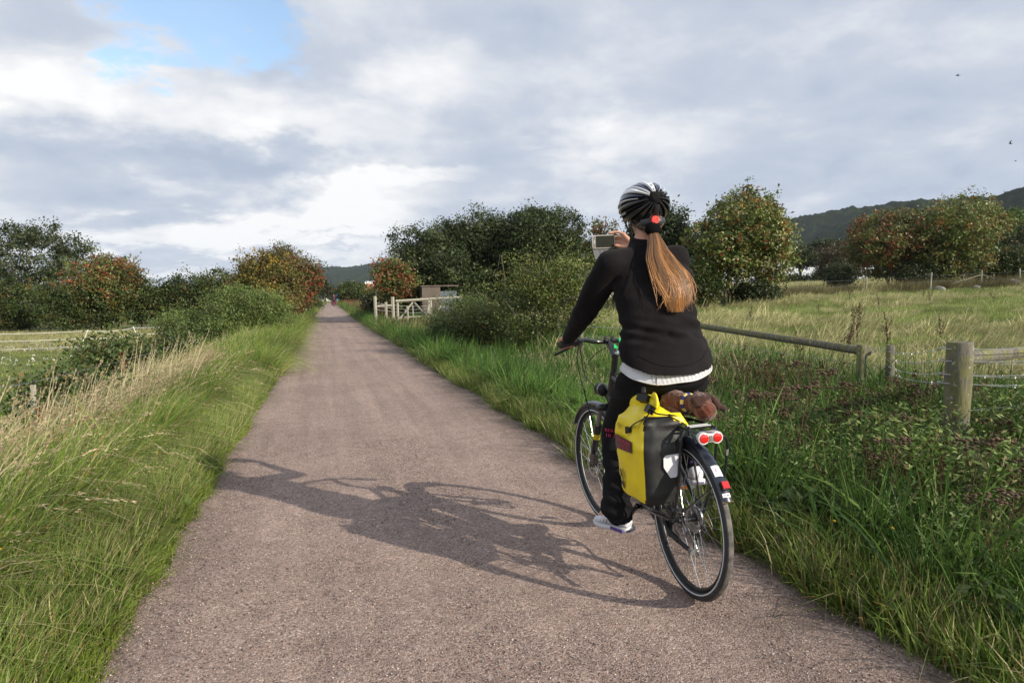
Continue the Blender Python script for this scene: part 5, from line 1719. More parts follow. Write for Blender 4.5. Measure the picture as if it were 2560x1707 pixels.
def on_fender(a, r=0.378):
    return AX_R + A(0, r * math.cos(a), r * math.sin(a)), A(0, math.cos(a), math.sin(a)), A(0, math.sin(a), -math.cos(a))


def make_bike():
    b, _ = ride('bicycle', 'black trekking bicycle with green accents ridden along the gravel path', 'bicycle')
    idf = lambda mb: mb
    wheel(b, 'rear_wheel', AX_R, idf, True)
    wheel(b, 'front_wheel', AX_F, steer_mb, False)
    BB = A(0, 0.445, 0.285)
    # frame
    mb = MB()
    mb.bar(BB, A(0, 0.285, 0.76), 0.0165, 14); mb.bar(BB + A(0, 0.01, 0.01), A(0, 0.888, 0.79), 0.022, 14, r2=0.021)
    mb.bar(A(0, 0.292, 0.735), A(0, 0.852, 0.905), 0.018, 14, r2=0.019); mb.bar(A(0, 0.892, 0.768), A(0, 0.836, 0.928), 0.022, 16)
    mb.bar(BB - A(0.036, 0, 0), BB + A(0.036, 0, 0), 0.021, 16)
    fr = mb.build('frame', M_FRAME, b)
    for s in (-1, 1):
        mb = MB(); mb.tube(spline([BB + A(s * 0.022, -0.02, 0), A(s * 0.052, 0.26, 0.315), A(s * 0.066, 0.01, 0.348)], 8), [0.015, 0.0145, 0.0135, 0.013, 0.0125, 0.012, 0.012, 0.0115], 10)
        mb.build('chainstay', M_FRAME, b)
        mb = MB(); mb.tube([A(s * 0.018, 0.285, 0.742), A(s * 0.045, 0.17, 0.56), A(s * 0.064, 0.012, 0.375)], [0.0095, 0.010, 0.0095], 10); o = mb.build('seatstay', M_FRAME, b)
        if s > 0:
            mb = MB(); mb.bar(A(0.0575, 0.078, 0.443), A(0.0615, 0.042, 0.405), 0.0102, 10); mb.build('green_decal', M_GREEN, o)
            mb = MB(); mb.bar(A(0.0618, 0.040, 0.402), A(0.064, 0.016, 0.378), 0.0105, 10); mb.build('white_decal', M_STICK, o)
    # fork with telescopic legs
    mb = MB(); mb.bar(A(0, 0.908, 0.722), ST1, 0.0165, 12); mb.cone(A(-0.062, 0.915, 0.722), 0.021, A(0.062, 0.915, 0.722), 0.021, 12)
    fk = steer_mb(mb).build('fork_crown', M_FRAME, b)
    for s in (-1, 1):
        mb = MB(); mb.bar(A(s * 0.058, 0.918, 0.715), A(s * 0.058, 0.975, 0.575), 0.0135, 12); steer_mb(mb).build('fork_stanchion', M_STAN, b)
        mb = MB(); mb.tube([A(s * 0.058, 0.962, 0.61), A(s * 0.058, 1.04, 0.44), A(s * 0.056, 1.085, 0.35)], [0.021, 0.018, 0.016], 12)
        leg = steer_mb(mb).build('fork_leg', M_FRAME, b)
        if s < 0:
            mb = MB(); mb.bar(A(s * 0.058, 0.985, 0.562), A(s * 0.058, 1.000, 0.528), 0.0212, 12); steer_mb(mb).build('yellow_decal', M_YEL, leg)
            mb = MB(); mb.box((-0.064, 1.035, 0.40), (0.028, 0.035, 0.07), rotx(0.4)); mb.box((-0.056, 1.02, 0.43), (0.014, 0.02, 0.03)); steer_mb(mb).build('brake_caliper', M_DSTEEL, b)
    # mudguards
    V, F = arc_shell(AX_R, 0.379, 0.0265, R(38), R(152), 48); mb = MB(); mb.add(V, F); rf = mb.build('rear_fender', M_FEND, b, sharp=60)
    V, F = arc_shell(AX_F, 0.379, 0.0265, R(30), R(150), 40); mb = MB(); mb.add(V, F); steer_mb(mb).build('front_fender', M_FEND, b, sharp=60)
    X = A(1, 0, 0)
    # stickers and reflector on the rear mudguard; the flat print curves with it
    def patch(name, a0, a1, hw, mat, lift):
        n = 6; V = []
        for i in range(n + 1):
            a = a0 + (a1 - a0) * i / n
            for x in (-hw, -hw * .5, 0, hw * .5, hw):
                r_ = 0.379 + lift - 0.004 * (abs(x) / 0.0265 / 0.6) ** 1.5
                V.append(AX_R + A(x, r_ * math.cos(a), r_ * math.sin(a)))
        F = [(i * 5 + j, i * 5 + j + 1, (i + 1) * 5 + j + 1, (i + 1) * 5 + j) for i in range(n) for j in range(4)]
        mb = MB(); mb.add(V, F); return mb.build(name, mat, rf)

    def print_on(txt, size, ac, mat, name, lift=0.0022):
        V, F = text_shape(txt, size)
        W = []
        for x, y, _ in V:
            a = ac - y / 0.381
            r_ = 0.379 + lift - 0.004 * (abs(x) / 0.0265 / 0.6) ** 1.5
            W.append(AX_R + A(x, r_ * math.cos(a), r_ * math.sin(a)))
        mb = MB(); mb.add(W, F); return mb.build(name, mat, rf, smooth=False)
    patch('sticker', R(127.5), R(135.5), 0.018, M_STICK, 0.0014)
    print_on('C', 0.026, R(132.5), M_PINK, 'sticker_mark'); print_on('= =', 0.008, R(134.7), M_PINK, 'sticker_mark')
    patch('sticker', R(146.8), R(149.2), 0.017, M_STICK, 0.0014)
    print_on('CUBE', 0.011, R(148.7), M_INK, 'sticker_print')
    c, d, u = on_fender(R(142.5), 0.383)
    mb = MB(); mb.box(c + d * 0.006, (0.034, 0.034, 0.014), np.stack([X, u, d], 1)); rr = mb.build('fender_reflector', M_BLACK, rf, smooth=False)
    rr.name = 'reflector_base'
    mb = MB(); mb.box(c + d * 0.0145, (0.031, 0.031, 0.005), np.stack([X, u, d], 1), taper=0.9); mb.build('red_reflector', M_LENS, rf, smooth=False)
    c0, d0, _ = on_fender(R(152), 0.374)
    mb = MB(); rng = np.random.default_rng(2)
    for i in range(9):
        mb.ell(c0 + A(-0.022 + i * 0.0055, 0.002, -0.001 + rng.normal() * 0.002), (0.004, 0.003, 0.004), None, 6, 4)
    mb.build('caked_mud', pmat('dry_mud', (0.16, 0.10, 0.06), 0.95), rf)
    for s in (-1, 1):
        mb = MB(); p, _, _ = on_fender(R(140), 0.366); mb.tube([p + A(s * 0.027, 0, 0), A(s * 0.062, -0.01, 0.37)], 0.0022, 6); mb.build('fender_stay', M_DSTEEL, b)
        mb = MB(); p = AX_F + A(0, 0.366 * math.cos(R(146)), 0.366 * math.sin(R(146))); mb.tube([p + A(s * 0.027, 0, 0), AX_F + A(s * 0.055, 0, 0.0)], 0.0022, 6); steer_mb(mb).build('fender_stay', M_DSTEEL, b)
    # carrier
    mb = MB()
    for s in (-1, 1):
        mb.tube(spline([A(s * 0.055, 0.30, 0.765), A(s * 0.062, 0.1, 0.785), A(s * 0.062, -0.10, 0.788), A(s * 0.058, -0.155, 0.778), A(s * 0.050, -0.175, 0.735)], 16), 0.0062, 8)
    mb.tube(spline([A(-0.062, -0.12, 0.786), A(-0.05, -0.158, 0.782), A(0, -0.165, 0.780), A(0.05, -0.158, 0.782), A(0.062, -0.12, 0.786)], 12), 0.0058, 8)
    for y in (0.26, 0.06, -0.07, -0.10):
        mb.bar(A(-0.06, y, 0.786), A(0.06, y, 0.786), 0.005, 8)
    mb.bar(A(0, 0.26, 0.786), A(0, -0.16, 0.784), 0.005, 8)
    for s in (-1, 1):
        mb.tube(spline([A(s * 0.062, -0.10, 0.785), A(s * 0.085, -0.105, 0.72), A(s * 0.08, -0.06, 0.52), A(s * 0.072, 0.0, 0.37)], 12), 0.0058, 8)
        mb.tube(spline([A(s * 0.062, 0.12, 0.785), A(s * 0.078, 0.09, 0.60), A(s * 0.072, 0.01, 0.375)], 8), 0.0055, 8)
    # the side hoop on the right
    mb.tube(spline([A(0.078, -0.07, 0.735), A(0.13, -0.05, 0.728), A(0.172, -0.03, 0.712), A(0.188, -0.02, 0.675), A(0.184, -0.015, 0.60), A(0.165, -0.01, 0.50), A(0.12, 0.01, 0.44), A(0.078, 0.01, 0.41)], 26), 0.0062, 8)
    mb.tube(spline([A(-0.078, -0.07, 0.735), A(-0.085, -0.06, 0.60), A(-0.078, 0.0, 0.42)], 10), 0.0055, 8)
    ca = mb.build('carrier', M_FRAME, b)
    mb = MB(); mb.bar(A(0.187, -0.019, 0.655), A(0.1855, -0.016, 0.628), 0.0072, 8); mb.build('clip', M_ALU, ca)
    for y in (-0.075, -0.10):
        mb = MB(); mb.bar(A(-0.045, y - 0.012, 0.793), A(0.055, y - 0.012, 0.794), 0.0042, 8); mb.build('spring_bar', M_ALUD, ca)
    # rear light: two round red lenses in one clear housing
    lc = A(0.010, -0.176, 0.757)
    mb = MB()
    pts = []
    for i in range(40):
        a = 2 * PI * i / 40
        x, z = 0.054 * math.cos(a), 0.026 * math.sin(a)
        pts.append((x, z * (0.80 + 0.30 * min(1, (abs(x) / 0.03)) ** 2) if abs(x) < 0.05 else z))
    outl = []
    for s in (1, -1):
        for i in range(-13, 14):
            a = i * R(10.5) + (0 if s > 0 else PI)
            outl.append((s * 0.031 + 0.0255 * math.cos(a), 0.0255 * math.sin(a)))
        outl.append((0.004 * s * 1, (0.0175 if s > 0 else -0.0175)))
    mb.prism(outl, lc + A(0, 0.012, 0), A(1, 0, 0), A(0, 0, 1), 0.026); li = mb.build('rear_light', M_CLEAR, b, smooth=False)
    for s in (-1, 1):
        mb = MB(); mb.tube([lc + A(s * 0.031, -0.010, 0), lc + A(s * 0.031, -0.017, 0), lc + A(s * 0.031, -0.0195, 0)], [0.0205, 0.0200, 0.014], 24); mb.build('red_lens', M_LENS, li)
    mb = MB(); mb.box(lc + A(0, -0.014, 0), (0.012, 0.008, 0.022)); mb.box(lc + A(0, -0.012, -0.012), (0.03, 0.006, 0.008)); mb.build('reflector_insert', M_STEEL, li, smooth=False)
    # saddle and post
    mb = MB(); mb.bar(A(0, 0.290, 0.74), A(0, 0.235, 0.905), 0.0135, 12); mb.bar(A(0, 0.289, 0.735), A(0, 0.284, 0.755), 0.020, 14); sp = mb.build('seat_post', M_FRAME, b)
    mb = MB(); mb.bar(A(0, 0.273, 0.785), A(0, 0.265, 0.812), 0.0140, 12); mb.build('green_decal', M_GREEN, sp)
    mb = MB(); mb.bar(A(-0.02, 0.235, 0.905), A(0.02, 0.235, 0.905), 0.012, 10)
    for s in (-1, 1):
        mb.tube(spline([A(s * 0.028, 0.15, 0.925), A(s * 0.022, 0.24, 0.91), A(s * 0.012, 0.38, 0.93)], 8), 0.0035, 6)
    mb.build('saddle_rails', M_STEEL, b)
    mb = MB()
    mb.loft([(A(0, 0.13 + 0.28 * t, 0.945 + 0.008 * math.cos(t * 5)), w, 0.0001, 0) for t, w in ((0, .02),)], 8) if False else None
    rings = []
    for t, w, hh in [(0.0, 0.045, 0.016), (0.08, 0.072, 0.024), (0.25, 0.080, 0.028), (0.45, 0.055, 0.026), (0.7, 0.028, 0.022), (0.95, 0.020, 0.018), (1.0, 0.012, 0.010)]:
        rings.append((t, w, hh))
    V, F = [], []
    for t, w, hh in rings:
        for j in range(16):
            a = 2 * PI * j / 16
            V.append((w * math.cos(a), 0.12 + 0.27 * t, 0.945 + hh * math.sin(a)))
    for i in range(len(rings) - 1):
        F += [(i * 16 + j, i * 16 + (j + 1) % 16, (i + 1) * 16 + (j + 1) % 16, (i + 1) * 16 + j) for j in range(16)]
    F += [tuple(range(16))[::-1], tuple((len(rings) - 1) * 16 + j for j in range(16))]
    mb.add(V, F); mb.build('saddle', M_BLACK, b)
    # drive train
    mb = MB(); mb.torus(BB + A(0.042, 0, 0), X, 0.078, 0.006, 48, 6, ab=(1.3, 0.4))
    for i in range(5):
        a = i * 2 * PI / 5; mb.bar(BB + A(0.042, 0, 0), BB + A(0.042, 0.076 * math.cos(a), 0.076 * math.sin(a)), 0.007, 6)
    for i in range(32):
        a = i * 2 * PI / 32; mb.box(BB + A(0.042, 0.088 * math.cos(a), 0.088 * math.sin(a)), (0.003, 0.007, 0.007), rotx(a))
    mb.build('chainring', M_DSTEEL, b)
    mb = MB()
    for k in range(8):
        rr = 0.060 - 0.0052 * k
        mb.torus(AX_R + A(0.022 + 0.0042 * k, 0, 0), X, rr, 0.003, 28, 4, ab=(1.5, 0.35))
    mb.build('cassette', M_STEEL, b)
    # chain: upper and lower run, and round the derailleur
    mb = MB()
    run = spline([BB + A(0.042, 0.02, 0.088), A(0.042, 0.22, 0.387), A(0.040, 0.0, 0.398), A(0.040, -0.045, 0.355), A(0.040, 0.0, 0.300), A(0.042, 0.035, 0.255), A(0.042, 0.01, 0.185), A(0.042, 0.045, 0.165), A(0.042, 0.10, 0.185), A(0.042, 0.30, 0.195), BB + A(0.042, 0.0, -0.09)], 90)
    for i in range(0, 88, 1):
        c = (run[i] + run[i + 1]) / 2; d = nrm(run[i + 1] - run[i]); u = A(1, 0, 0); v = np.cross(d, u)
        mb.box(c, (0.0075 if i % 2 else 0.005, np.linalg.norm(run[i + 1] - run[i]) * 0.92, 0.0085), np.stack([u, d, v], 1))
    mb.build('chain', M_STEEL, b, smooth=False)
    mb = MB(); mb.tube([A(0.060, -0.012, 0.335), A(0.066, -0.01, 0.295), A(0.056, 0.015, 0.262)], [0.012, 0.015, 0.010], 8)
    mb.box(A(0.050, 0.025, 0.225), (0.006, 0.022, 0.105), rotx(-0.25)); mb.box(A(0.036, 0.025, 0.225), (0.005, 0.022, 0.105), rotx(-0.25))
    for c in (A(0.043, 0.033, 0.255), A(0.043, 0.022, 0.187)):
        mb.bar(c - A(0.005, 0, 0), c + A(0.005, 0, 0), 0.021, 14)
    mb.tube(spline([A(0.062, -0.02, 0.30), A(0.075, -0.075, 0.32), A(0.066, -0.02, 0.40), A(0.06, 0.04, 0.43)], 12), 0.0025, 6)
    mb.build('derailleur', M_DSTEEL, b)
    for s, ang, nm in ((-1, R(-45), 'left'), (1, R(135), 'right')):
        d = A(0, math.cos(ang), math.sin(ang)); e = BB + A(s * 0.072, 0, 0) + d * 0.172
        mb = MB(); mb.tube([BB + A(s * 0.05, 0, 0), BB + A(s * 0.062, 0, 0) + d * 0.03, e], [0.016, 0.014, 0.0115], 10); mb.build('crank', M_FRAME if s < 0 else M_DSTEEL, b)
        mb = MB(); pc = e + A(s * 0.062, 0, 0)
        mb.bar(e, pc + A(s * 0.045, 0, 0), 0.007, 8)
        for q in (-0.036, 0.036):
            mb.box(pc + A(0, q, 0), (0.092, 0.012, 0.020))
        for q in (-0.046, 0.046):
            mb.box(pc + A(s * q, 0, 0), (0.010, 0.080, 0.016))
        mb.box(pc, (0.026, 0.07, 0.018))
        pd = mb.build('pedal', M_ALU, b, smooth=False)
        for q in (-0.0435, 0.0435):
            mb = MB(); mb.box(pc + A(0, q, 0), (0.052, 0.005, 0.014)); mb.build('pedal_reflector', M_ORANGE, pd, smooth=False)
    # folded kickstand
    mb = MB(); mb.box(A(-0.064, 0.085, 0.325), (0.016, 0.07, 0.045)); mb.tube([A(-0.075, 0.075, 0.318), A(-0.085, 0.02, 0.295), A(-0.082, -0.06, 0.282)], [0.014, 0.014, 0.013], 10)
    mb.tube([A(-0.082, -0.055, 0.282), A(-0.074, -0.150, 0.268)], [0.0105, 0.0105], 10); mb.box(A(-0.066, 0.06, 0.285), (0.012, 0.03, 0.05)); ks = mb.build('kickstand', M_BLACK, b)
    mb = MB(); mb.tube([A(-0.0745, -0.145, 0.269), A(-0.0725, -0.166, 0.266)], [0.0135, 0.0135], 12); mb.build('rubber_foot', pmat('grey_rubber', (0.13, 0.125, 0.115), 0.9), ks)
    mb = MB(); mb.box(A(-0.072, 0.03, 0.385), (0.022, 0.05, 0.035), rotx(0.5)); mb.build('brake_caliper', M_DSTEEL, b)
    # cockpit
    mb = MB(); mb.bar(A(0, 0.838, 0.925), A(0, 0.806, 1.012), 0.0175, 14)
    mb.tube(spline([A(0, 0.806, 1.02), A(0, 0.84, 1.055), A(0, 0.892, 1.092)], 6), [0.021, 0.0205, 0.02, 0.019, 0.019, 0.020], 14)
    for s in (-1, 1):
        mb.box(A(s * 0.020, 0.888, 1.110), (0.014, 0.022, 0.034), rotx(-0.5))
    st = mb.build('stem', M_FRAME, b)
    mb = MB(); mb.bar(A(0.012, 0.803, 1.035), A(0.012, 0.800, 1.043), 0.021, 18); mb.build('top_cap', M_ALU, st)
    mb = MB(); mb.prism([(-0.012, -0.018), (0.014, -0.018), (0.004, 0.020)], A(0.008, 0.828, 1.0735), A(1, 0, 0), nrm(A(0, 0.8, 0.6)), 0.004); mb.build('green_decal', M_GREEN, st, smooth=False)
    barp = [A(-0.328, 0.765, 1.105), A(-0.24, 0.795, 1.113), A(-0.165, 0.842, 1.118), A(-0.10, 0.885, 1.104), A(-0.05, 0.897, 1.098), A(0.05, 0.897, 1.098), A(0.10, 0.885, 1.104), A(0.165, 0.842, 1.118), A(0.24, 0.795, 1.113), A(0.328, 0.765, 1.105)]
    mb = MB(); mb.tube(spline(barp, 60), 0.0128, 12); hb = mb.build('handlebar', pmat('anodised_bar', (0.03, 0.03, 0.03), 0.25, metal=0.6, coat=0.3), b)
    mb = MB(); mb.bar(A(0.060, 0.896, 1.0985), A(0.082, 0.891, 1.1005), 0.0134, 12); mb.build('green_decal', M_GREEN, hb)
    for s in (-1, 1):
        mb = MB(); mb.tube([A(s * 0.338, 0.762, 1.104), A(s * 0.332, 0.764, 1.1045), A(s * 0.27, 0.785, 1.111), A(s * 0.215, 0.808, 1.115)], [0.015, 0.0175, 0.0165, 0.0165], 12); mb.build('grip', M_RUB, b)
        mb = MB(); mb.box(A(s * 0.195, 0.83, 1.107), (0.03, 0.03, 0.03)); mb.tube(spline([A(s * 0.195, 0.84, 1.10), A(s * 0.22, 0.878, 1.085), A(s * 0.29, 0.862, 1.062), A(s * 0.338, 0.845, 1.046)], 10), [0.008, 0.008, 0.0075, 0.007, 0.0065, 0.0065, 0.0065, 0.0065, 0.0068, 0.0072], 8); mb.build('brake_lever', M_BLACK, b)
    # cables looping down in front of the head tube
    for pts in ([A(-0.19, 0.85, 1.095), A(-0.155, 0.93, 1.02), A(-0.115, 0.985, 0.90), A(-0.05, 0.96, 0.82), A(0.0, 0.93, 0.78)], [A(-0.195, 0.85, 1.09), A(-0.175, 0.95, 1.00), A(-0.125, 1.03, 0.86), A(-0.085, 1.03, 0.70), A(-0.07, 0.99, 0.56), A(-0.07, 1.02, 0.44)],
                [A(0.19, 0.85, 1.095), A(0.12, 0.97, 1.08), A(0.0, 1.05, 1.03), A(-0.09, 1.06, 0.92), A(-0.10, 1.03, 0.75), A(-0.075, 0.98, 0.62)], [A(0.195, 0.85, 1.09), A(0.14, 0.95, 1.05), A(0.05, 0.98, 0.95), A(0.02, 0.93, 0.83)]):
        mb = MB(); mb.tube(spline(pts, 26), 0.0027, 6); mb.build('cable', M_BLACK, b)
    # headlight on the fork crown
    mb = MB(); hc = A(-0.022, 0.945, 0.818)
    mb.ell(hc, (0.034, 0.036, 0.038), None, 18, 12); mb.tube([hc + A(0, 0.01, 0), hc + A(0, 0.042, 0)], [0.034, 0.036], 18); mb.tube(spline([hc + A(0.012, 0, -0.03), A(0.0, 0.935, 0.765), A(0, 0.915, 0.735)], 6), 0.009, 8)
    hl = steer_mb(mb).build('headlight', M_BLACK, b)
    mb = MB(); mb.tube([hc + A(0, 0.040, 0), hc + A(0, 0.045, 0)], [0.033, 0.033], 18); steer_mb(mb).build('headlight_lens', M_CLEAR, hl)
    mb = MB(); mb.torus(hc + A(0, 0.0, 0), (0, 1, 0), 0.0355, 0.003, 24, 6); steer_mb(mb).build('chrome_ring', M_STEEL, hl)
    return b


bike = make_bike()


# ------------------------------------------------------------------ pannier on the left of the carrier
def make_pannier():
    p, off = ride('pannier_bag', 'yellow and black roll top pannier bag hanging on the left of the carrier', 'pannier', (-0.14, 0.11, 0.44))
    M_Y = pmat('yellow_tarpaulin', (0.80, 0.62, 0.015), 0.42, (0.74, 0.56, 0.010), 4.0, spec=0.45, bump=0.002, bscale=9)
    M_K = pmat('black_tarpaulin', (0.011, 0.011, 0.011), 0.55, (0.018, 0.018, 0.0175), 6.0, spec=0.4, bump=0.0015, bscale=200)
    rng = np.random.default_rng(77)
    # cross sections: z, x outer, x inner, y rear, y front
    S = [(0.445, -0.215, -0.080, -0.03, 0.18), (0.454, -0.232, -0.060, -0.054, 0.21), (0.50, -0.240, -0.050, -0.064, 0.23), (0.58, -0.243, -0.044, -0.068, 0.255), (0.66, -0.245, -0.038, -0.068, 0.275), (0.72, -0.243, -0.032, -0.066, 0.282),
         (0.77, -0.238, -0.025, -0.061, 0.282), (0.803, -0.226, -0.020, -0.053, 0.275), (0.822, -0.208, -0.034, -0.038, 0.262), (0.842, -0.190, -0.064, -0.014, 0.248), (0.860, -0.172, -0.095, 0.02, 0.225), (0.872, -0.160, -0.118, 0.06, 0.20)]
    zs = np.array([s[0] for s in S]); n = 44
    ZZ = np.concatenate([[0.445, 0.449], np.linspace(0.454, 0.872, n)])
    seg = 64
    a = np.linspace(0, 2 * PI, seg, endpoint=False)
    V = []
    for z in ZZ:
        xo, xi, yr, yf = (np.interp(z, zs, [s[k] for s in S]) for k in (1, 2, 3, 4))
        pw = 4.5
        ca = np.sign(np.cos(a)) * np.abs(np.cos(a)) ** (2 / pw); sa = np.sign(np.sin(a)) * np.abs(np.sin(a)) ** (2 / pw)
        x = (xo + xi) / 2 + (xi - xo) / 2 * ca; y = (yr + yf) / 2 + (yf - yr) / 2 * sa
        V.append(np.stack([x, y, np.full(seg, z)], 1))
    V = np.vstack(V)
    # slack cloth: dents and creases
    c = A(-0.135, 0.11)
    rad = V[:, :2] - c; rl = np.linalg.norm(rad, axis=1)[:, None] + 1e-6
    th = np.arctan2(rad[:, 1], rad[:, 0])
    up_ = sstep((V[:, 2] - 0.62) / 0.2)
    dsp = 0.008 * np.sin(th * 5 + V[:, 2] * 26 + 3 * np.sin(th * 2)) * up_ + 0.020 * (vnoise(th * 2.2 + 40, V[:, 2] * 13, 81) - 0.5) + 0.024 * (vnoise(th * 3 + 60 + V[:, 2] * 14, V[:, 2] * 22 - th * 3 + 30, 82) - 0.5) * (0.3 + up_)
    V[:, :2] += rad / rl * dsp[:, None]
    m = len(ZZ)
    F = np.array([(i * seg + j, i * seg + (j + 1) % seg, (i + 1) * seg + (j + 1) % seg, (i + 1) * seg + j) for i in range(m - 1) for j in range(seg)])
    cx = V[F].mean(1)
    # rear face black, from the outer rear corner round to the carrier side
    fa = np.degrees(np.arctan2((cx[:, 1] - 0.11) / 0.165, (cx[:, 0] + 0.14) / 0.095)) % 360
    black = ((fa > 225) & (fa <= 360)) | (fa < 60)
    black &= cx[:, 2] < 0.832 - 0.10 * np.clip((cx[:, 0] + 0.115) / 0.08, 0, 1) * 0.35
    lid = (cx[:, 2] >= 0.83)
    for nm, sel, mt, caps in (('yellow_body', ~black, M_Y, True), ('black_panel', black, M_K, False)):
        mb = MB(); fl = [tuple(f) for f in F[sel]]
        if caps:
            fl.append(tuple((m - 1) * seg + j for j in range(seg)))
        else:
            fl.append(tuple(range(seg))[::-1])
        mb.add(V, fl); o = mb.build(nm, mt, p, off=off, sharp=None)
        if not caps:
            V2 = V
    # seam piping
    k = np.where(np.isin(np.arange(seg), [41]))[0]
    # rolled closure along the top
    mb = MB(); P = spline([A(-0.150, -0.015, 0.868), A(-0.146, 0.03, 0.888), A(-0.14, 0.12, 0.885), A(-0.142, 0.20, 0.870), A(-0.150, 0.245, 0.845)], 24)
    mb.tube(P, np.interp(np.linspace(0, 1, 24), [0, 0.12, 0.5, 0.88, 1], [0.016, 0.027, 0.025, 0.027, 0.018]), 14, ab=(0.8, 1.1)); mb.build('rolled_top', M_Y, p, off=off)
    mb = MB()
    mb.tube(spline([A(-0.150, 0.02, 0.895), A(-0.152, -0.005, 0.918), A(-0.156, -0.03, 0.905), A(-0.16, -0.035, 0.875)], 10), [0.012, 0.02, 0.023, 0.022, 0.021, 0.02, 0.02, 0.02, 0.019, 0.017], 10, ab=(1.0, 0.45), hint=(1, 0, 0)); mb.build('yellow_tab', M_Y, p, off=off)
    mb = MB(); mb.box(A(-0.178, 0.045, 0.905), (0.045, 0.055, 0.030), rotz(0.5) @ roty(0.5)); mb.tube(spline([A(-0.165, 0.08, 0.925), A(-0.155, 0.1, 0.945), A(-0.145, 0.12, 0.925)], 8), 0.010, 8, ab=(1, .5)); mb.build('buckle', M_BLACK, p, off=off)
    mb = MB(); mb.box(A(-0.183, -0.020, 0.868), (0.040, 0.018, 0.036), roty(0.6)); mb.build('buckle', M_BLACK, p, off=off)
    # webbing straps
    for pts in ([A(-0.185, -0.028, 0.868), A(-0.198, -0.030, 0.845), A(-0.214, -0.01, 0.825), A(-0.232, 0.035, 0.80), A(-0.242, 0.075, 0.772)], [A(-0.185, -0.028, 0.868), A(-0.165, -0.048, 0.852), A(-0.13, -0.055, 0.845), A(-0.09, -0.05, 0.838), A(-0.055, -0.03, 0.825)]):
        mb = MB(); mb.tube(spline(pts, 18), 0.0085, 8, ab=(1.0, 0.35), hint=(1, 0, 1)); mb.build('strap', M_BLACK, p, off=off)
    mb = MB(); mb.box(A(-0.243, 0.08, 0.765), (0.012, 0.034, 0.022), rotz(0.05)); mb.box(A(-0.244, 0.10, 0.760), (0.010, 0.012, 0.03)); mb.build('buckle', M_BLACK, p, off=off)
    # yellow corner flap at the carrier side
    mb = MB(); mb.add([(-0.095, -0.052, 0.834), (-0.04, -0.046, 0.826), (-0.006, -0.05, 0.772), (-0.035, -0.060, 0.798), (-0.095, -0.03, 0.846), (-0.04, -0.02, 0.842), (-0.002, -0.03, 0.780), (-0.045, -0.04, 0.81)], [(0, 3, 1), (1, 3, 2), (4, 5, 7), (5, 6, 7), (0, 1, 5, 4), (1, 2, 6, 5), (2, 3, 7, 6), (3, 0, 4, 7)]); mb.build('yellow_flap', M_Y, p, off=off, smooth=False)
    # reflector on the black panel
    mb = MB(); pts = [(-0.026, 0.040), (0.022, 0.043), (0.032, 0.033), (0.030, 0.006), (0.012, -0.040), (-0.010, -0.042), (-0.034, -0.002), (-0.034, 0.030)]
    pts = [(q * 1.28, r_ * 1.22) for q, r_ in pts]
    mb.prism(pts, A(-0.108, -0.0715, 0.622), A(1, 0, 0), A(0, 0, 1), 0.003); mb.xf(); mb.build('reflector', pmat('silver_reflector', (0.62, 0.62, 0.64), 0.4), p, smooth=False, off=off)
    # printed band round the outer side
    M_BAND = pmat('maroon_band', (0.035, 0.010, 0.014), 0.4)
    xo = lambda z, y: np.interp(z, zs, [s[1] for s in S])
    def on_side(y, z, lift):
        # outer surface of the superellipse near the middle of the side
        yr, yf = np.interp(z, zs, [s[3] for s in S]), np.interp(z, zs, [s[4] for s in S]); xo_, xi_ = np.interp(z, zs, [s[1] for s in S]), np.interp(z, zs, [s[2] for s in S])
        q = min(0.999, abs((y - (yr + yf) / 2) / ((yf - yr) / 2)))
        r_ = (1 - q ** 4.5) ** (1 / 4.5)
        return A((xo_ + xi_) / 2 - (xi_ - xo_) / 2 * r_ - lift, y, z)
    V, F = [], []
    ny = 12
    for i in range(ny + 1):
        y = 0.262 - (0.262 - 0.035) * i / ny
        for z in (0.655 + 0.012 * (i / ny), 0.722 - 0.004 * (i / ny)):
            V.append(on_side(y, z, 0.0075))
    F = [(2 * i, 2 * i + 2, 2 * i + 3, 2 * i + 1) for i in range(ny)]
    mb = MB(); mb.add(V, F); bd = mb.build('printed_band', M_BAND, p, off=off)
    M_CRIM = pmat('crimson_print', (0.55, 0.02, 0.09), 0.5)
    for txt, z, sz in (('TRAVELERS', 0.694, 0.027), ('30 30 333', 0.668, 0.027)):
        V, F = text_shape(txt, sz)
        W = [on_side(0.12 - x * 1.05, z + y, 0.0088) for x, y, _ in V]
        mb = MB(); mb.add(W, F); mb.build('lettering', M_CRIM, bd, smooth=False, off=off)
    # maker's oval at the bottom corner and a small line mark higher up
    mb = MB()
    ring = []
    n_ = 28
    for rr in (1.0, 0.42):
        for i in range(n_):
            t = 2 * PI * i / n_
            y, z = 0.020 * rr * math.cos(t), (0.046 if rr == 1 else 0.030) * rr * math.sin(t)
            ring.append(on_side(0.165 + y + 0.25 * z, 0.522 + z, 0.008))
    mb.add(ring, [(i, (i + 1) % n_, n_ + (i + 1) % n_, n_ + i) for i in range(n_) if i not in (2, 3)]); mb.build('maker_mark', M_INK, p, off=off)
    mb = MB()
    for k, w in enumerate((0.030, 0.024, 0.012)):
        a_ = [on_side(0.185 + w, 0.775 - 0.008 * k, 0.0075), on_side(0.185 - w, 0.770 - 0.008 * k, 0.0075)]
        mb.tube(a_, 0.0014, 4)
    mb.build('line_mark', M_INK, p, off=off)
    return p


make_pannier()


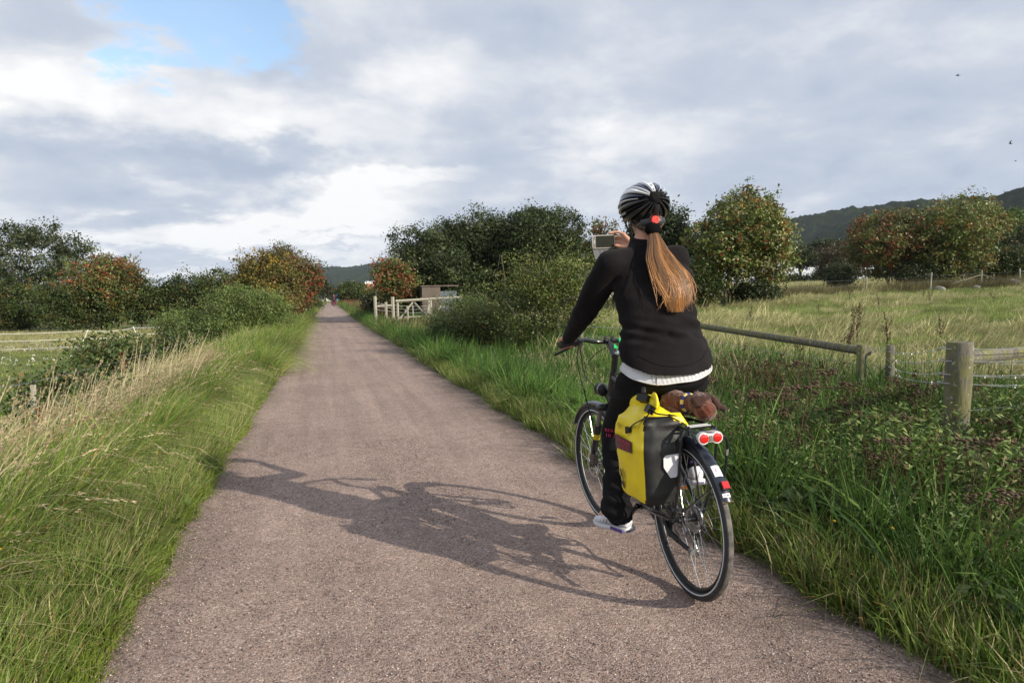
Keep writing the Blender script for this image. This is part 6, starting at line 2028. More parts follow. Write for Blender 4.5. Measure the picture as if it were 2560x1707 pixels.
# ------------------------------------------------------------------ plush toy on the carrier
def make_toy():
    t, off = ride('plush_toy', 'brown plush animal with dark floppy antlers strapped on the carrier', 'soft toy', (0.03, 0.06, 0.80))
    M_PL = pmat('rust_brown_plush', (0.085, 0.019, 0.008), 0.95, (0.15, 0.037, 0.013), 60.0, bump=0.009, bscale=130, sheen=0.4, spec=0.1)
    M_DP = pmat('dark_brown_plush', (0.035, 0.016, 0.012), 0.95, (0.055, 0.026, 0.018), 50.0, bump=0.003, bscale=160, sheen=0.3, spec=0.1)

    def fuzz(mb, amp, sc, voxel=0.0055):
        V, F, N = fuse(mb, voxel, 3)
        V = V + N * (amp * (vnoise(V[:, 0] * sc + V[:, 2] * sc * 0.7, V[:, 1] * sc + 31 - V[:, 2] * sc * 0.5, 91) - 0.5))[:, None]
        return V, F
    mb = MB(); mb.ell((0.016, 0.140, 0.856), (0.062, 0.080, 0.062)); mb.ell((0.025, 0.09, 0.860), (0.052, 0.07, 0.052))
    for s in (-1, 1):
        mb.cone((0.02 + s * 0.045, 0.10, 0.83), 0.026, (0.03 + s * 0.062, 0.02, 0.812), 0.02, 10); mb.cone((0.01 + s * 0.05, 0.19, 0.82), 0.028, (0.01 + s * 0.07, 0.13, 0.812), 0.02, 10)
    mb.cone((0.03, 0.05, 0.868), 0.036, (0.055, 0.0, 0.872), 0.04, 12)
    mb.ell((0.062, -0.010, 0.872), (0.052, 0.052, 0.050)); mb.ell((0.068, -0.046, 0.842), (0.049, 0.046, 0.045)); mb.cone((0.052, 0.008, 0.91), 0.010, (0.060, 0.004, 0.928), 0.005, 8)
    V, F = fuzz(mb, 0.007, 160); link('body', mesh_from('body', V - off, F, [M_PL]), t)
    mb = MB(); mb.ell((0.036, -0.046, 0.884), (0.042, 0.018, 0.031), roty(0.5)); mb.cone((0.055, -0.050, 0.902), 0.016, (0.078, -0.048, 0.900), 0.013, 10); mb.cone((0.04, -0.056, 0.868), 0.016, (0.070, -0.056, 0.872), 0.012, 10); mb.cone((0.045, -0.03, 0.905), 0.014, (0.055, -0.01, 0.90), 0.014, 10)
    V, F = fuzz(mb, 0.003, 200, 0.004); link('antler', mesh_from('antler', V - off, F, [M_DP]), t)
    mb = MB(); mb.cone((0.098, -0.012, 0.905), 0.014, (0.128, -0.012, 0.882), 0.018, 10); mb.cone((0.125, -0.012, 0.885), 0.019, (0.150, -0.012, 0.850), 0.017, 10); mb.cone((0.140, -0.015, 0.862), 0.017, (0.178, -0.018, 0.838), 0.0145, 10); mb.cone((0.135, -0.012, 0.885), 0.012, (0.152, -0.01, 0.878), 0.010, 8)
    V, F = fuzz(mb, 0.003, 200, 0.004); link('antler', mesh_from('antler', V - off, F, [M_DP]), t)
    M_B, M_W = pmat('scarf_blue', (0.02, 0.04, 0.20), 0.9), pmat('scarf_yellow', (0.62, 0.50, 0.16), 0.9)
    c, ax = A(0.036, 0.045, 0.868), nrm(A(0.3, -1, 0.1))
    for i in range(14):
        mb = MB(); mb.torus(c, ax, 0.041, 0.0085, 4, 8, 0, i * 2 * PI / 14, (i + 1) * 2 * PI / 14, ab=(0.7, 1.2)); mb.build('scarf_band', M_B if i % 2 else M_W, t, off=off)
    mb = MB(); mb.torus((0.02, 0.14, 0.845), (0, 1, 0), 0.064, 0.004, 28, 5, ab=(.6, 1.6)); mb.build('strap', M_BLACK, t, off=off)


make_toy()

# ------------------------------------------------------------------ the rider (in the bicycle's axes)
from mathutils.bvhtree import BVHTree
PB = A(0.03, 0.28, 0.95)
M_SKIN = pmat('skin', (0.50, 0.25, 0.17), 0.5, (0.56, 0.29, 0.20), 18.0, spec=0.35)


def cloth_mat(name, base, base2, rough=0.85, bump=0.0006, bscale=420.0, sheen=0.25):
    return pmat(name, base, rough, base2, 5.0, bump=bump, bscale=bscale, sheen=sheen, spec=0.06)


M_JACK = cloth_mat('black_jersey', (0.0085, 0.0072, 0.0080), (0.0135, 0.0115, 0.0122), sheen=0.04)
M_TROU = cloth_mat('black_trousers', (0.009, 0.009, 0.010), (0.013, 0.013, 0.014), 0.8, sheen=0.0)


def limb(mb, pts, rad, seg=16):
    for i in range(len(pts) - 1):
        mb.cone(pts[i], rad[i], pts[i + 1], rad[i + 1], seg)


# joints
SH_L, EL_L, WR_L = A(-0.178, 0.385, 1.508), A(-0.280, 0.525, 1.272), A(-0.292, 0.722, 1.146)
SH_R, EL_R, WR_R = A(0.166, 0.380, 1.528), A(0.222, 0.64, 1.43), A(0.168, 0.868, 1.612)
HIP_L, KN_L, AN_L = A(-0.062, 0.315, 0.93), A(-0.088, 0.615, 0.65), A(-0.168, 0.425, 0.285)
HIP_R, KN_R, AN_R = A(0.122, 0.315, 0.93), A(0.155, 0.70, 0.76), A(0.185, 0.315, 0.515)
HC = A(0.036, 0.445, 1.750)                     # middle of the head
HM = roty(R(-4)) @ rotx(R(-5)) @ rotz(R(-2))


def hd(p):
    return np.asarray(p, float) @ HM.T + HC


def fingers(mb, chains, radii):
    for ch, r in zip(chains, radii):
        for i in range(len(ch) - 1):
            mb.cone(ch[i], r * (1 - 0.10 * i), ch[i + 1], r * (1 - 0.10 * (i + 1)), 9)


def torso_rings(e=0.0):
    return [(A(0.030, 0.235, 1.050), 0.226 + e, 0.155 + e, 0.42), (A(0.030, 0.262, 1.11), 0.223 + e, 0.150 + e, 0.34), (A(0.024, 0.285, 1.19), 0.200 + e, 0.130 + e, 0.18), (A(0.022, 0.305, 1.26), 0.194 + e, 0.123 + e, 0.05),
            (A(0.020, 0.325, 1.33), 0.196 + e, 0.124 + e, 0), (A(0.026, 0.345, 1.40), 0.208 + e, 0.122 + e, 0), (A(0.026, 0.362, 1.46), 0.207 + e, 0.112 + e, 0), (A(0.012, 0.376, 1.51), 0.176 + e, 0.096 + e, 0),
            (A(0.014, 0.390, 1.552), 0.148 + e, 0.082 + e, 0), (A(0.006, 0.405, 1.58), 0.085 + e, 0.066 + e, 0), (A(0.002, 0.415, 1.605), 0.064 + e, 0.058 + e, 0)]


def make_person():
    p, off = ride('person', 'woman in black jersey riding away with a long ponytail, photographing with a phone', 'person', PB)
    mk = lambda nm, V, F, m, sharp=None: link(nm, mesh_from(nm, V - off, F, [m] if not isinstance(m, list) else m, sharp=sharp), p)
    # ---- body, one continuous surface
    mb = MB()
    mb.loft(torso_rings(-0.024), 28)
    mb.loft([(A(0.03, 0.28, 0.90), 0.16, 0.12, 0), (A(0.03, 0.275, 0.95), 0.185, 0.14, 0), (A(0.03, 0.27, 1.05), 0.18, 0.12, 0)], 24)
    limb(mb, [SH_L, EL_L, WR_L], [0.052, 0.037, 0.026]); limb(mb, [SH_R, EL_R, WR_R], [0.052, 0.037, 0.026])
    limb(mb, [A(0.0, 0.39, 1.53), SH_L], [0.06, 0.055]); limb(mb, [A(0.02, 0.39, 1.53), SH_R], [0.06, 0.055])
    limb(mb, [HIP_L, KN_L, AN_L], [0.085, 0.052, 0.036]); limb(mb, [HIP_R, KN_R, AN_R], [0.085, 0.052, 0.036])
    limb(mb, [AN_L, AN_L + A(-0.03, 0.12, -0.06)], [0.036, 0.028]); limb(mb, [AN_R, AN_R + A(0.01, 0.12, -0.07)], [0.036, 0.028])
    mb.cone(A(0.002, 0.415, 1.585), 0.052, hd((0, -0.01, -0.06)), 0.049, 20)
    for c, r in [((0, -0.006, 0.022), (0.073, 0.092, 0.098)), ((0, 0.028, -0.05), (0.054, 0.058, 0.070)), ((0, 0.072, 0.03), (0.052, 0.018, 0.03))]:
        mb.ell(hd(c), r, HM, 24, 16)
    mb.cone(hd((0, 0.088, 0.012)), 0.007, hd((0, 0.108, -0.022)), 0.011, 10)
    for s in (-1, 1):
        mb.ell(hd((s * 0.034, 0.066, -0.025)), (0.024, 0.022, 0.022), HM)
        mb.ell(hd((s * 0.075, -0.002, -0.012)), (0.010, 0.020, 0.031), HM @ rotz(s * 0.3))
        mb.ell(hd((s * 0.009, 0.100, -0.026)), (0.008, 0.008, 0.006), HM)
    mb.ell(hd((0, 0.086, -0.056)), (0.024, 0.012, 0.006), HM); mb.ell(hd((0, 0.084, -0.068)), (0.020, 0.012, 0.007), HM); mb.ell(hd((0, 0.072, -0.100)), (0.024, 0.020, 0.018), HM)
    # left hand closed round the grip
    g = nrm(A(-0.123, -0.046, -0.011)); Fd = nrm(A(0, 0, 1.0) - 0); Fd = nrm(np.cross(g, A(0, 0, 1)) * -1); U = np.cross(Fd, g) * -1
    if Fd[1] < 0: Fd = -Fd
    U = np.cross(g, Fd); U = U if U[2] > 0 else -U
    Gc = A(-0.283, 0.781, 1.109)
    chains = []
    for i in range(4):
        K = Gc + g * (-0.032 + 0.0205 * i) + Fd * (0.022 - 0.004 * abs(i - 1)) + U * 0.029
        mb.cone(WR_L + g * (-0.012 + 0.008 * i), 0.017, K, 0.0125, 10)
        e = (0.0, 0.004, 0.002, -0.006)[i]
        chains.append([K, K + Fd * (0.027 + e) - U * 0.010, K + Fd * (0.024 + e) - U * (0.038 + e), K + Fd * 0.002 - U * 0.056])
    fingers(mb, chains, [0.0095, 0.0098, 0.0094, 0.0084])
    th = Gc - g * 0.045
    fingers(mb, [[WR_L - g * 0.018 + Fd * 0.01, th - Fd * 0.012 + U * 0.018, th + Fd * 0.010 - U * 0.016, th + Fd * 0.026 - U * 0.024 + g * 0.012]], [0.0135])
    # right hand round the end of the phone
    kn = [A(0.122, 0.922, 1.700), A(0.126, 0.940, 1.682), A(0.122, 0.950, 1.660), A(0.114, 0.952, 1.640)]
    for i, K in enumerate(kn):
        mb.cone(WR_R + A(0, 0.004 * i, 0.006 - 0.006 * i), 0.018, K, 0.0128, 10)
    fingers(mb, [[kn[0], A(0.095, 0.938, 1.7155), A(0.066, 0.946, 1.7135), A(0.044, 0.947, 1.7095)], [kn[1], A(0.092, 0.970, 1.690), A(0.058, 0.972, 1.682), A(0.034, 0.970, 1.676)],
                 [kn[2], A(0.088, 0.975, 1.664), A(0.055, 0.974, 1.658), A(0.032, 0.970, 1.654)], [kn[3], A(0.085, 0.974, 1.640), A(0.060, 0.972, 1.636), A(0.040, 0.970, 1.634)]], [0.0098, 0.0100, 0.0094, 0.0082])
    fingers(mb, [[WR_R + A(-0.006, 0.01, -0.004), A(0.128, 0.905, 1.628), A(0.100, 0.928, 1.632), A(0.078, 0.938, 1.640)]], [0.0138])
    V, F, N = fuse(mb, 0.0055, 3)
    mk('body', V, F, M_SKIN)
    for s in (-1, 1):
        e = MB(); e.ell(hd((s * 0.031, 0.079, 0.004)), (0.012, 0.010, 0.010), HM, 14, 10); V = np.vstack(e.V)
        mk('eye', V, e.F, pmat('eye_white', (0.7, 0.68, 0.65), 0.3))
    # ---- jersey
    mb = MB()
    mb.loft(torso_rings(0.004), 36)
    limb(mb, [A(0.0, 0.385, 1.525), SH_L, SH_L * 0.5 + EL_L * 0.5, EL_L], [0.070, 0.078, 0.070, 0.056], 20)
    limb(mb, [EL_L, EL_L * 0.45 + WR_L * 0.55, WR_L, WR_L * 0.35 + A(-0.29, 0.770, 1.138) * 0.65], [0.056, 0.049, 0.038, 0.032], 20)
    mb.ell(A(-0.286, 0.770, 1.138), (0.036, 0.032, 0.018), rotz(-0.2))
    limb(mb, [A(0.02, 0.385, 1.525), SH_R, SH_R * 0.5 + EL_R * 0.5, EL_R, EL_R * 0.4 + WR_R * 0.6, WR_R], [0.066, 0.070, 0.058, 0.050, 0.040, 0.033], 20)
    mb.loft([(A(0.002, 0.414, 1.585), 0.068, 0.062, 0.15), (A(0.004, 0.420, 1.632), 0.059, 0.056, 0.25), (A(0.005, 0.421, 1.640), 0.057, 0.054, 0.25)], 28)
    V, F, N = fuse(mb, 0.006, 5)
    z, x, y = V[:, 2], V[:, 0], V[:, 1]
    w = np.exp(-((z - 1.19) / 0.055) ** 2) * (np.abs(x) < 0.33) * (y < 0.5)
    d = w * 0.0042 * (np.sin(z * 118 + 5.5 * np.sin(x * 7.5 + 0.6) + 14 * y) + 0.5 * np.sin(z * 75 - x * 24 + 3)) * (0.35 + 1.3 * vnoise(x * 9, z * 13, 6))
    d += 0.026 * w * (vnoise(x * 7, z * 30 + x * 14 * np.sign(x), 7) - 0.5)
    d += 0.0035 * (vnoise(x * 18 + 50, z * 22 + y * 12, 8) - 0.5) * 2
    ae = np.exp(-(((V - EL_L) ** 2).sum(1)) / 0.095 ** 2)
    tl = (V - SH_L) @ nrm(WR_L - SH_L)
    d += ae * 0.010 * (vnoise(tl * 34 + x * 8, z * 7 + y * 6, 14) - 0.5)
    as_ = np.exp(-(((V - (SH_L + A(0.02, -0.02, -0.11))) ** 2).sum(1)) / 0.07 ** 2)
    d += as_ * 0.005 * np.sin((z - 0.9 * x) * 105)
    aw = np.exp(-(((V - WR_L * 0.6 - EL_L * 0.4) ** 2).sum(1)) / 0.07 ** 2)
    d += aw * 0.008 * (vnoise(tl * 40, x * 12 + z * 9, 15) - 0.5)
    # raglan seam as a faint ridge on each shoulder
    for s, a_, b_ in ((-1, A(-0.055, 0.33, 1.60), A(-0.165, 0.29, 1.36)), (1, A(0.065, 0.33, 1.60), A(0.185, 0.29, 1.36))):
        ab = b_ - a_; t_ = np.clip(((V - a_)[:, [0, 2]] @ ab[[0, 2]]) / (ab[[0, 2]] @ ab[[0, 2]]), 0, 1)
        dist = np.abs(np.linalg.norm((V - (a_ + t_[:, None] * ab))[:, [0, 2]], axis=1) - 0.0)
        d += 0.0022 * np.exp(-(dist / 0.005) ** 2) * (y < 0.40)
    V = V + N * d[:, None]
    mk('jersey', V, F, M_JACK)
    bj = BVHTree.FromPolygons([Vector(v) for v in V], [tuple(int(i) for i in f) for f in F])
    M_JS = pmat('jersey_seam', (0.004, 0.004, 0.0045), 0.9, spec=0.03)

    def seam(pts):
        out_ = []
        for q in spline(pts, 22):
            h = bj.ray_cast(Vector((q[0], -0.6, q[1])), Vector((0, 1, 0)))
            if h[0] is not None:
                out_.append(np.array(h[0]) + A(0, -0.0008, 0))
        if len(out_) > 3:
            t_ = MB(); t_.tube(out_, 0.0010, 5); mk('seam', np.vstack(t_.V), t_.F, M_JS)
    seam([A(-0.052, 1.600), A(-0.100, 1.525), A(-0.140, 1.44), A(-0.172, 1.365)])
    seam([A(0.066, 1.600), A(0.115, 1.525), A(0.160, 1.44), A(0.195, 1.365)])
    seam([A(-0.150, 1.082), A(-0.07, 1.040), A(0.03, 1.030), A(0.13, 1.046), A(0.21, 1.092)])
    # ---- light shirt showing under the hem
    M_SH = shirt_mat()
    seg, rows = 72, 9
    a = np.linspace(0, 2 * PI, seg, endpoint=False)
    V, Fq = [], []
    for i in range(rows + 1):
        t = i / rows
        rx, ry = 0.184 + 0.040 * t, 0.112 + 0.042 * t
        ripple = 1 + 0.012 * np.sin(a * 9 + 1) * t
        X = 0.031 + rx * np.cos(a) * ripple; Y = 0.245 + ry * np.sin(a) * ripple
        Z = 1.118 - 0.106 * t + 0.40 * (Y - 0.245) + 0.014 * np.cos(a) - 0.003 * np.sin(a * 5) * t
        V.append(np.stack([X, Y, Z], 1))
    for i in range(rows):
        for j in range(seg):
            Fq.append((i * seg + j, i * seg + (j + 1) % seg, (i + 1) * seg + (j + 1) % seg, (i + 1) * seg + j))
    n0 = len(Fq); V = np.vstack(V)
    # inner face for thickness
    Vi = V.copy(); c = A(0.031, 0.245); Vi[:, :2] = c + (V[:, :2] - c) * 0.982; nV = len(V)
    Fi = [tuple(q + nV for q in f[::-1]) for f in Fq]
    Fb = [(rows * seg + j, rows * seg + (j + 1) % seg, nV + rows * seg + (j + 1) % seg, nV + rows * seg + j) for j in range(seg)]
    mk('undershirt', np.vstack([V, Vi]), Fq + Fi + Fb, M_SH)
    M_SEAM = pmat('pale_seam', (0.60, 0.59, 0.60), 0.8)
    mb = MB(); j = int(seg * 0.672)
    mb.tube([V[i * seg + j] * 1.0 + A(-0.001, -0.003, 0) for i in range(1, rows + 1)], 0.003, 6); mk('side_seam', np.vstack(mb.V), mb.F, M_SEAM)
    mb = MB()
    Q = V[rows * seg:(rows + 1) * seg]; Q = np.vstack([Q, Q[:1]]); mb.tube(Q + A(0, 0, 0.004), 0.0032, 6); Q2 = V[(rows - 1) * seg:rows * seg]; Q2 = np.vstack([Q2, Q2[:1]])
    mk('hem', np.vstack(mb.V), mb.F, M_SEAM)
    # ---- trousers
    mb = MB()
    mb.loft([(A(0.03, 0.275, 0.895), 0.150, 0.125, 0), (A(0.03, 0.268, 0.925), 0.195, 0.150, 0), (A(0.03, 0.262, 0.965), 0.212, 0.155, 0.1), (A(0.03, 0.255, 1.02), 0.208, 0.140, 0.3), (A(0.03, 0.255, 1.07), 0.198, 0.125, 0.3)], 32)
    limb(mb, [A(-0.085, 0.29, 0.935), HIP_L * 0.55 + KN_L * 0.45 + A(-0.012, 0, 0), KN_L + A(-0.012, -0.01, 0)], [0.112, 0.096, 0.072], 22)
    limb(mb, [KN_L + A(-0.012, -0.01, 0), KN_L * 0.5 + AN_L * 0.5 + A(-0.004, -0.01, 0)], [0.072, 0.068], 22)
    k = KN_L * 0.5 + AN_L * 0.5 + A(-0.004, -0.01, 0)
    limb(mb, [k, AN_L + A(-0.006, -0.008, 0.045), AN_L + A(-0.004, -0.004, -0.015)], [0.071, 0.070, 0.060], 22)
    mb.loft([(AN_L + A(-0.006, -0.01, -0.032), 0.066, 0.074, 0.25), (AN_L + A(-0.010, -0.012, 0.0), 0.078, 0.080, 0.2), (AN_L + A(-0.006, -0.008, 0.06), 0.073, 0.076, 0.1)], 22)
    limb(mb, [A(0.145, 0.29, 0.935), HIP_R * 0.55 + KN_R * 0.45 + A(0.012, 0, 0), KN_R], [0.112, 0.098, 0.078], 22)
    limb(mb, [KN_R, KN_R * 0.5 + AN_R * 0.5, AN_R + A(0, 0, 0.03), AN_R + A(0, -0.005, -0.015)], [0.077, 0.070, 0.066, 0.058], 22)
    V, F, N = fuse(mb, 0.0065, 5)
    z, x, y = V[:, 2], V[:, 0], V[:, 1]
    d = 0.010 * (vnoise(x * 14 + z * 6, z * 18 + y * 9, 12) - 0.5) + 0.008 * (vnoise(x * 9 + 33, z * 34 - x * 20, 13) - 0.5)
    cal = np.exp(-((z - 0.36) / 0.10) ** 2) * (x < -0.05)
    d += cal * 0.007 * np.sin(z * 90 + x * 40 + 4 * np.sin(y * 20))
    mk('trousers', V + N * d[:, None], F, M_TROU)
    # crimson print on the shin, laid on the cloth
    bv = BVHTree.FromPolygons([Vector(v) for v in (V + N * d[:, None])], [tuple(int(i) for i in f) for f in F])
    M_CR = pmat('crimson_cloth_print', (0.50, 0.02, 0.10), 0.6)
    o0 = A(-0.30, 0.30, 0.655); dv = nrm(A(0.45, 0.89, -0.02)); uu = nrm(A(0.89, -0.45, 0)); vv = A(0, 0, 1)
    for txt, dz in (('BERG', 0.012), ('10 30', -0.016)):
        Vt, Ft = text_shape(txt, 0.026)
        W, ok = [], True
        for tx, ty, _ in Vt:
            h = bv.ray_cast(Vector(o0 + uu * (tx * 1.2 + 0.034) + vv * (ty + dz)), Vector(dv))
            if h[0] is None:
                ok = False; break
            W.append(np.array(h[0]) - dv * 0.0022)
        if ok:
            mk('shin_lettering', np.array(W), Ft, M_CR)
    # ---- hair
    M_HAIR = hair_mat()
    mb = MB(); mb.ell(hd((0, -0.018, 0.008)), (0.078, 0.092, 0.088), HM, 24, 16)
    mb.cone(hd((0.0, -0.075, -0.03)), 0.052, A(0.020, 0.340, 1.680), 0.022, 16); mb.cone(hd((-0.045, -0.05, -0.05)), 0.026, A(0.016, 0.345, 1.675), 0.018, 12); mb.cone(hd((0.045, -0.05, -0.05)), 0.026, A(0.022, 0.345, 1.675), 0.018, 12)
    V, F, N = fuse(mb, 0.006, 3)
    ang = np.arctan2(V[:, 2] - 1.68, V[:, 0] - 0.02)
    V = V + N * (0.003 * np.sin(ang * 38 + V[:, 1] * 30))[:, None]
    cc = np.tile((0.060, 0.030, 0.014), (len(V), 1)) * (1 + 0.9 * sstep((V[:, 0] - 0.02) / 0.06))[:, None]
    o = link('hair', mesh_from('hair', V - off, F, [M_HAIR], col=cc), p)
    # ponytail: many strands, each a fine tapering tube
    rng = np.random.default_rng(55)
    CL = np.array([[0.019, 0.318, 1.660], [0.016, 0.283, 1.600], [0.018, 0.243, 1.530], [0.040, 0.205, 1.450], [0.058, 0.178, 1.375], [0.062, 0.163, 1.325], [0.056, 0.155, 1.275]])
    HW = np.array([0.020, 0.042, 0.066, 0.078, 0.080, 0.070, 0.034])
    HD = np.array([0.018, 0.026, 0.032, 0.032, 0.028, 0.022, 0.010])
    ns, npt = 2300, 15
    Vs, Fs, Cs = [], [], []
    tq = np.linspace(0, 1, npt)
    tk = np.linspace(0, 1, len(CL))
    cl = spline(CL, 60); ti = np.linspace(0, 1, 60)
    for k in range(ns):
        a_, r_ = rng.uniform(0, 2 * PI), math.sqrt(rng.random())
        u0, v0 = r_ * math.cos(a_), r_ * math.sin(a_)
        end = rng.uniform(0.66, 1.06 - 0.16 * abs(u0 + 0.1)) if rng.random() < 0.75 else rng.uniform(0.45, 0.8)
        tt = np.minimum(tq * end, 1.0)
        C = np.stack([np.interp(tt, ti, cl[:, q]) for q in range(3)], 1)
        w_ = np.interp(tt, tk, HW); dd = np.interp(tt, tk, HD)
        wav = 0.013 * np.sin(tt * rng.uniform(7, 14) + rng.uniform(0, 6.3)) * tt + 0.011 * np.sin(tt * 11 + 1.2 + 1.6 * u0) * tt ** 0.7
        fly = rng.normal() * (0.045 if rng.random() < 0.07 else 0.006)
        lock = 0.010 * np.sin(6.0 * math.atan2(v0, u0) + tt * 4.0) * tt
        P = C + np.stack([w_ * u0 + wav + lock + fly * tt ** 1.5, dd * v0 + 0.3 * wav * 0, 0.02 * u0 * tt * 0], 1)
        P[:, 1] = np.minimum(P[:, 1], C[:, 1] + 0.03)
        rr = np.interp(tq, [0, 0.15, 0.7, 1], [0.0011, 0.00145, 0.0013, 0.0003]) * rng.uniform(0.7, 1.25)
        m_ = MB(); m_.tube(P, rr, 4, False)
        Vs.append(m_.V[0]); Fs.append(np.array(m_.F) + k * npt * 4)
        tone = rng.uniform(0.7, 1.15) * (1.0 + 0.38 * math.sin(5 * math.atan2(v0, u0) + 3 * r_))
        g0, g1 = np.array([0.12, 0.052, 0.015]), np.array([0.44, 0.205, 0.056])
        cc = (g0 * (1 - tt[:, None]) + g1 * tt[:, None]) * tone
        if rng.random() < 0.16: cc = cc * 1.45
        Cs.append(np.repeat(cc, 4, 0))
    V = np.vstack(Vs)
    o = link('ponytail', mesh_from('ponytail', V - off, np.vstack(Fs).astype(np.int32), [M_HAIR], col=np.vstack(Cs)), p)
    mb = MB(); mb.ell((0.019, 0.322, 1.672), (0.040, 0.034, 0.034), rotx(0.6), 20, 12); V = np.vstack(mb.V)
    an = np.arctan2(V[:, 2] - 1.672, V[:, 0] - 0.019)
    V = V + 0.003 * np.sin(an * 14)[:, None] * nrm(A(0, -1, 0.5))
    mk('hair_tie', V, mb.F, pmat('black_scrunchie', (0.006, 0.006, 0.007), 0.95, spec=0.05))
    # ---- shoes
    M_SHOE = pmat('white_trainer', (0.66, 0.66, 0.70), 0.55, (0.58, 0.58, 0.63), 16.0)
    M_SOLE = pmat('pale_sole', (0.55, 0.54, 0.55), 0.7)
    M_PUR = pmat('purple_trim', (0.10, 0.055, 0.26), 0.6)
    M_GR = pmat('silver_stripe', (0.22, 0.22, 0.28), 0.4)
    for an, yaw, pitch in ((AN_L, R(16), R(-4)), (AN_R, R(-6), R(-6))):
        Rm = rotz(yaw) @ rotx(pitch)
        ft = lambda q: np.asarray(q, float) @ Rm.T + an + A(0, 0, -0.002)
        lf = lambda rings, pw=2.6: rings
        sh = empty('shoe', None, None); sh.parent = p
        for kk in ('label', 'category'):
            if kk in sh: del sh[kk]
        sh.matrix_local = Matrix()
        # y along the foot from heel -0.075 to toe 0.185, z from ankle down
        st = [(-0.082, 0.018, -0.050, 0.020), (-0.072, 0.030, -0.042, 0.030), (-0.045, 0.036, -0.030, 0.042), (0.0, 0.037, -0.030, 0.042), (0.045, 0.038, -0.044, 0.032), (0.095, 0.043, -0.058, 0.024), (0.14, 0.041, -0.066, 0.018), (0.172, 0.030, -0.071, 0.013), (0.186, 0.014, -0.074, 0.008)]
        seg = 18; V, F = [], []
        for (yy, wx, zc, hz) in st:
            for j in range(seg):
                a_ = 2 * PI * j / seg
                ca, sa = math.cos(a_), math.sin(a_)
                ca = math.copysign(abs(ca) ** 0.8, ca); sa = math.copysign(abs(sa) ** 0.75, sa)
                V.append((wx * ca * (0.86 if sa > 0.5 else 1), yy, zc + hz * sa))
        F = [(i * seg + j, i * seg + (j + 1) % seg, (i + 1) * seg + (j + 1) % seg, (i + 1) * seg + j) for i in range(len(st) - 1) for j in range(seg)] + [tuple(range(seg))[::-1], tuple((len(st) - 1) * seg + j for j in range(seg))]
        mb = MB(); mb.add(ft(np.array(V)), F); link('upper', mesh_from('upper', np.vstack(mb.V) - off, mb.F, [M_SHOE]), sh)
        mb = MB(); out_ = [(-0.088, .022), (-0.078, 0.034), (-0.04, 0.038), (0.01, 0.036), (0.06, 0.042), (0.10, 0.047), (0.145, 0.044), (0.178, 0.032), (0.192, 0.014)]
        V = []
        zt = lambda y_: -0.070 - 0.012 * sstep((y_ + 0.05) / 0.15) + 0.006 * sstep((y_ - 0.13) / 0.06)
        for y_, w_ in out_:
            z1 = zt(y_); z0 = z1 - 0.022
            V += [(-w_, y_, z0), (-w_ * 1.05, y_, z1), (w_ * 1.05, y_, z1), (w_, y_, z0)]
        F = [(i * 4 + j, i * 4 + (j + 1) % 4, (i + 1) * 4 + (j + 1) % 4, (i + 1) * 4 + j) for i in range(len(out_) - 1) for j in range(4)] + [(3, 2, 1, 0), tuple((len(out_) - 1) * 4 + j for j in range(4))]
        mb.add(ft(np.array(V)), F); link('sole', mesh_from('sole', np.vstack(mb.V) - off, mb.F, [M_SOLE]), sh)
        mb = MB(); mb.torus(ft((0, -0.028, 0.012)), Rm @ A(0, 0.25, 1), 0.036, 0.008, 24, 8, ab=(1, 1.5)); link('collar', mesh_from('collar', np.vstack(mb.V) - off, mb.F, [M_PUR]), sh)
        mb = MB()
        mb.prism([(-0.050, -0.0095), (0.045, -0.013), (0.045, 0.003), (-0.050, 0.006)], ft((-0.0385, -0.03, -0.082)), Rm @ A(0, -1, 0), Rm @ A(0, 0, 1), 0.004)
        mb.prism([(-0.050, -0.0095), (0.045, -0.013), (0.045, 0.003), (-0.050, 0.006)], ft((0.0425, -0.03, -0.082)), Rm @ A(0, -1, 0), Rm @ A(0, 0, 1), 0.004)
        mb.box(ft((0, -0.083, -0.086)), (0.05, 0.01, 0.012), Rm)
        link('purple_edge', mesh_from('purple_edge', np.vstack(mb.V) - off, mb.F, [M_PUR], smooth=False), sh)
        mb = MB()
        for s in (-1, 1):
            for q in range(3):
                y_ = 0.055 + 0.022 * q
                mb = MB(); mb.tube([ft((s * 0.041, y_, -0.066)), ft((s * 0.036, y_ - 0.012, -0.040))], 0.0042, 5, ab=(1, .5)); link('stripe', mesh_from('stripe', np.vstack(mb.V) - off, mb.F, [M_GR]), sh)
            mb = MB(); mb.tube([ft((s * 0.0385, -0.02, -0.055)), ft((s * 0.036, 0.02, -0.028)), ft((s * 0.028, 0.035, -0.006))], 0.005, 5, ab=(1, .5)); link('stripe', mesh_from('stripe', np.vstack(mb.V) - off, mb.F, [M_GR]), sh)
    return p


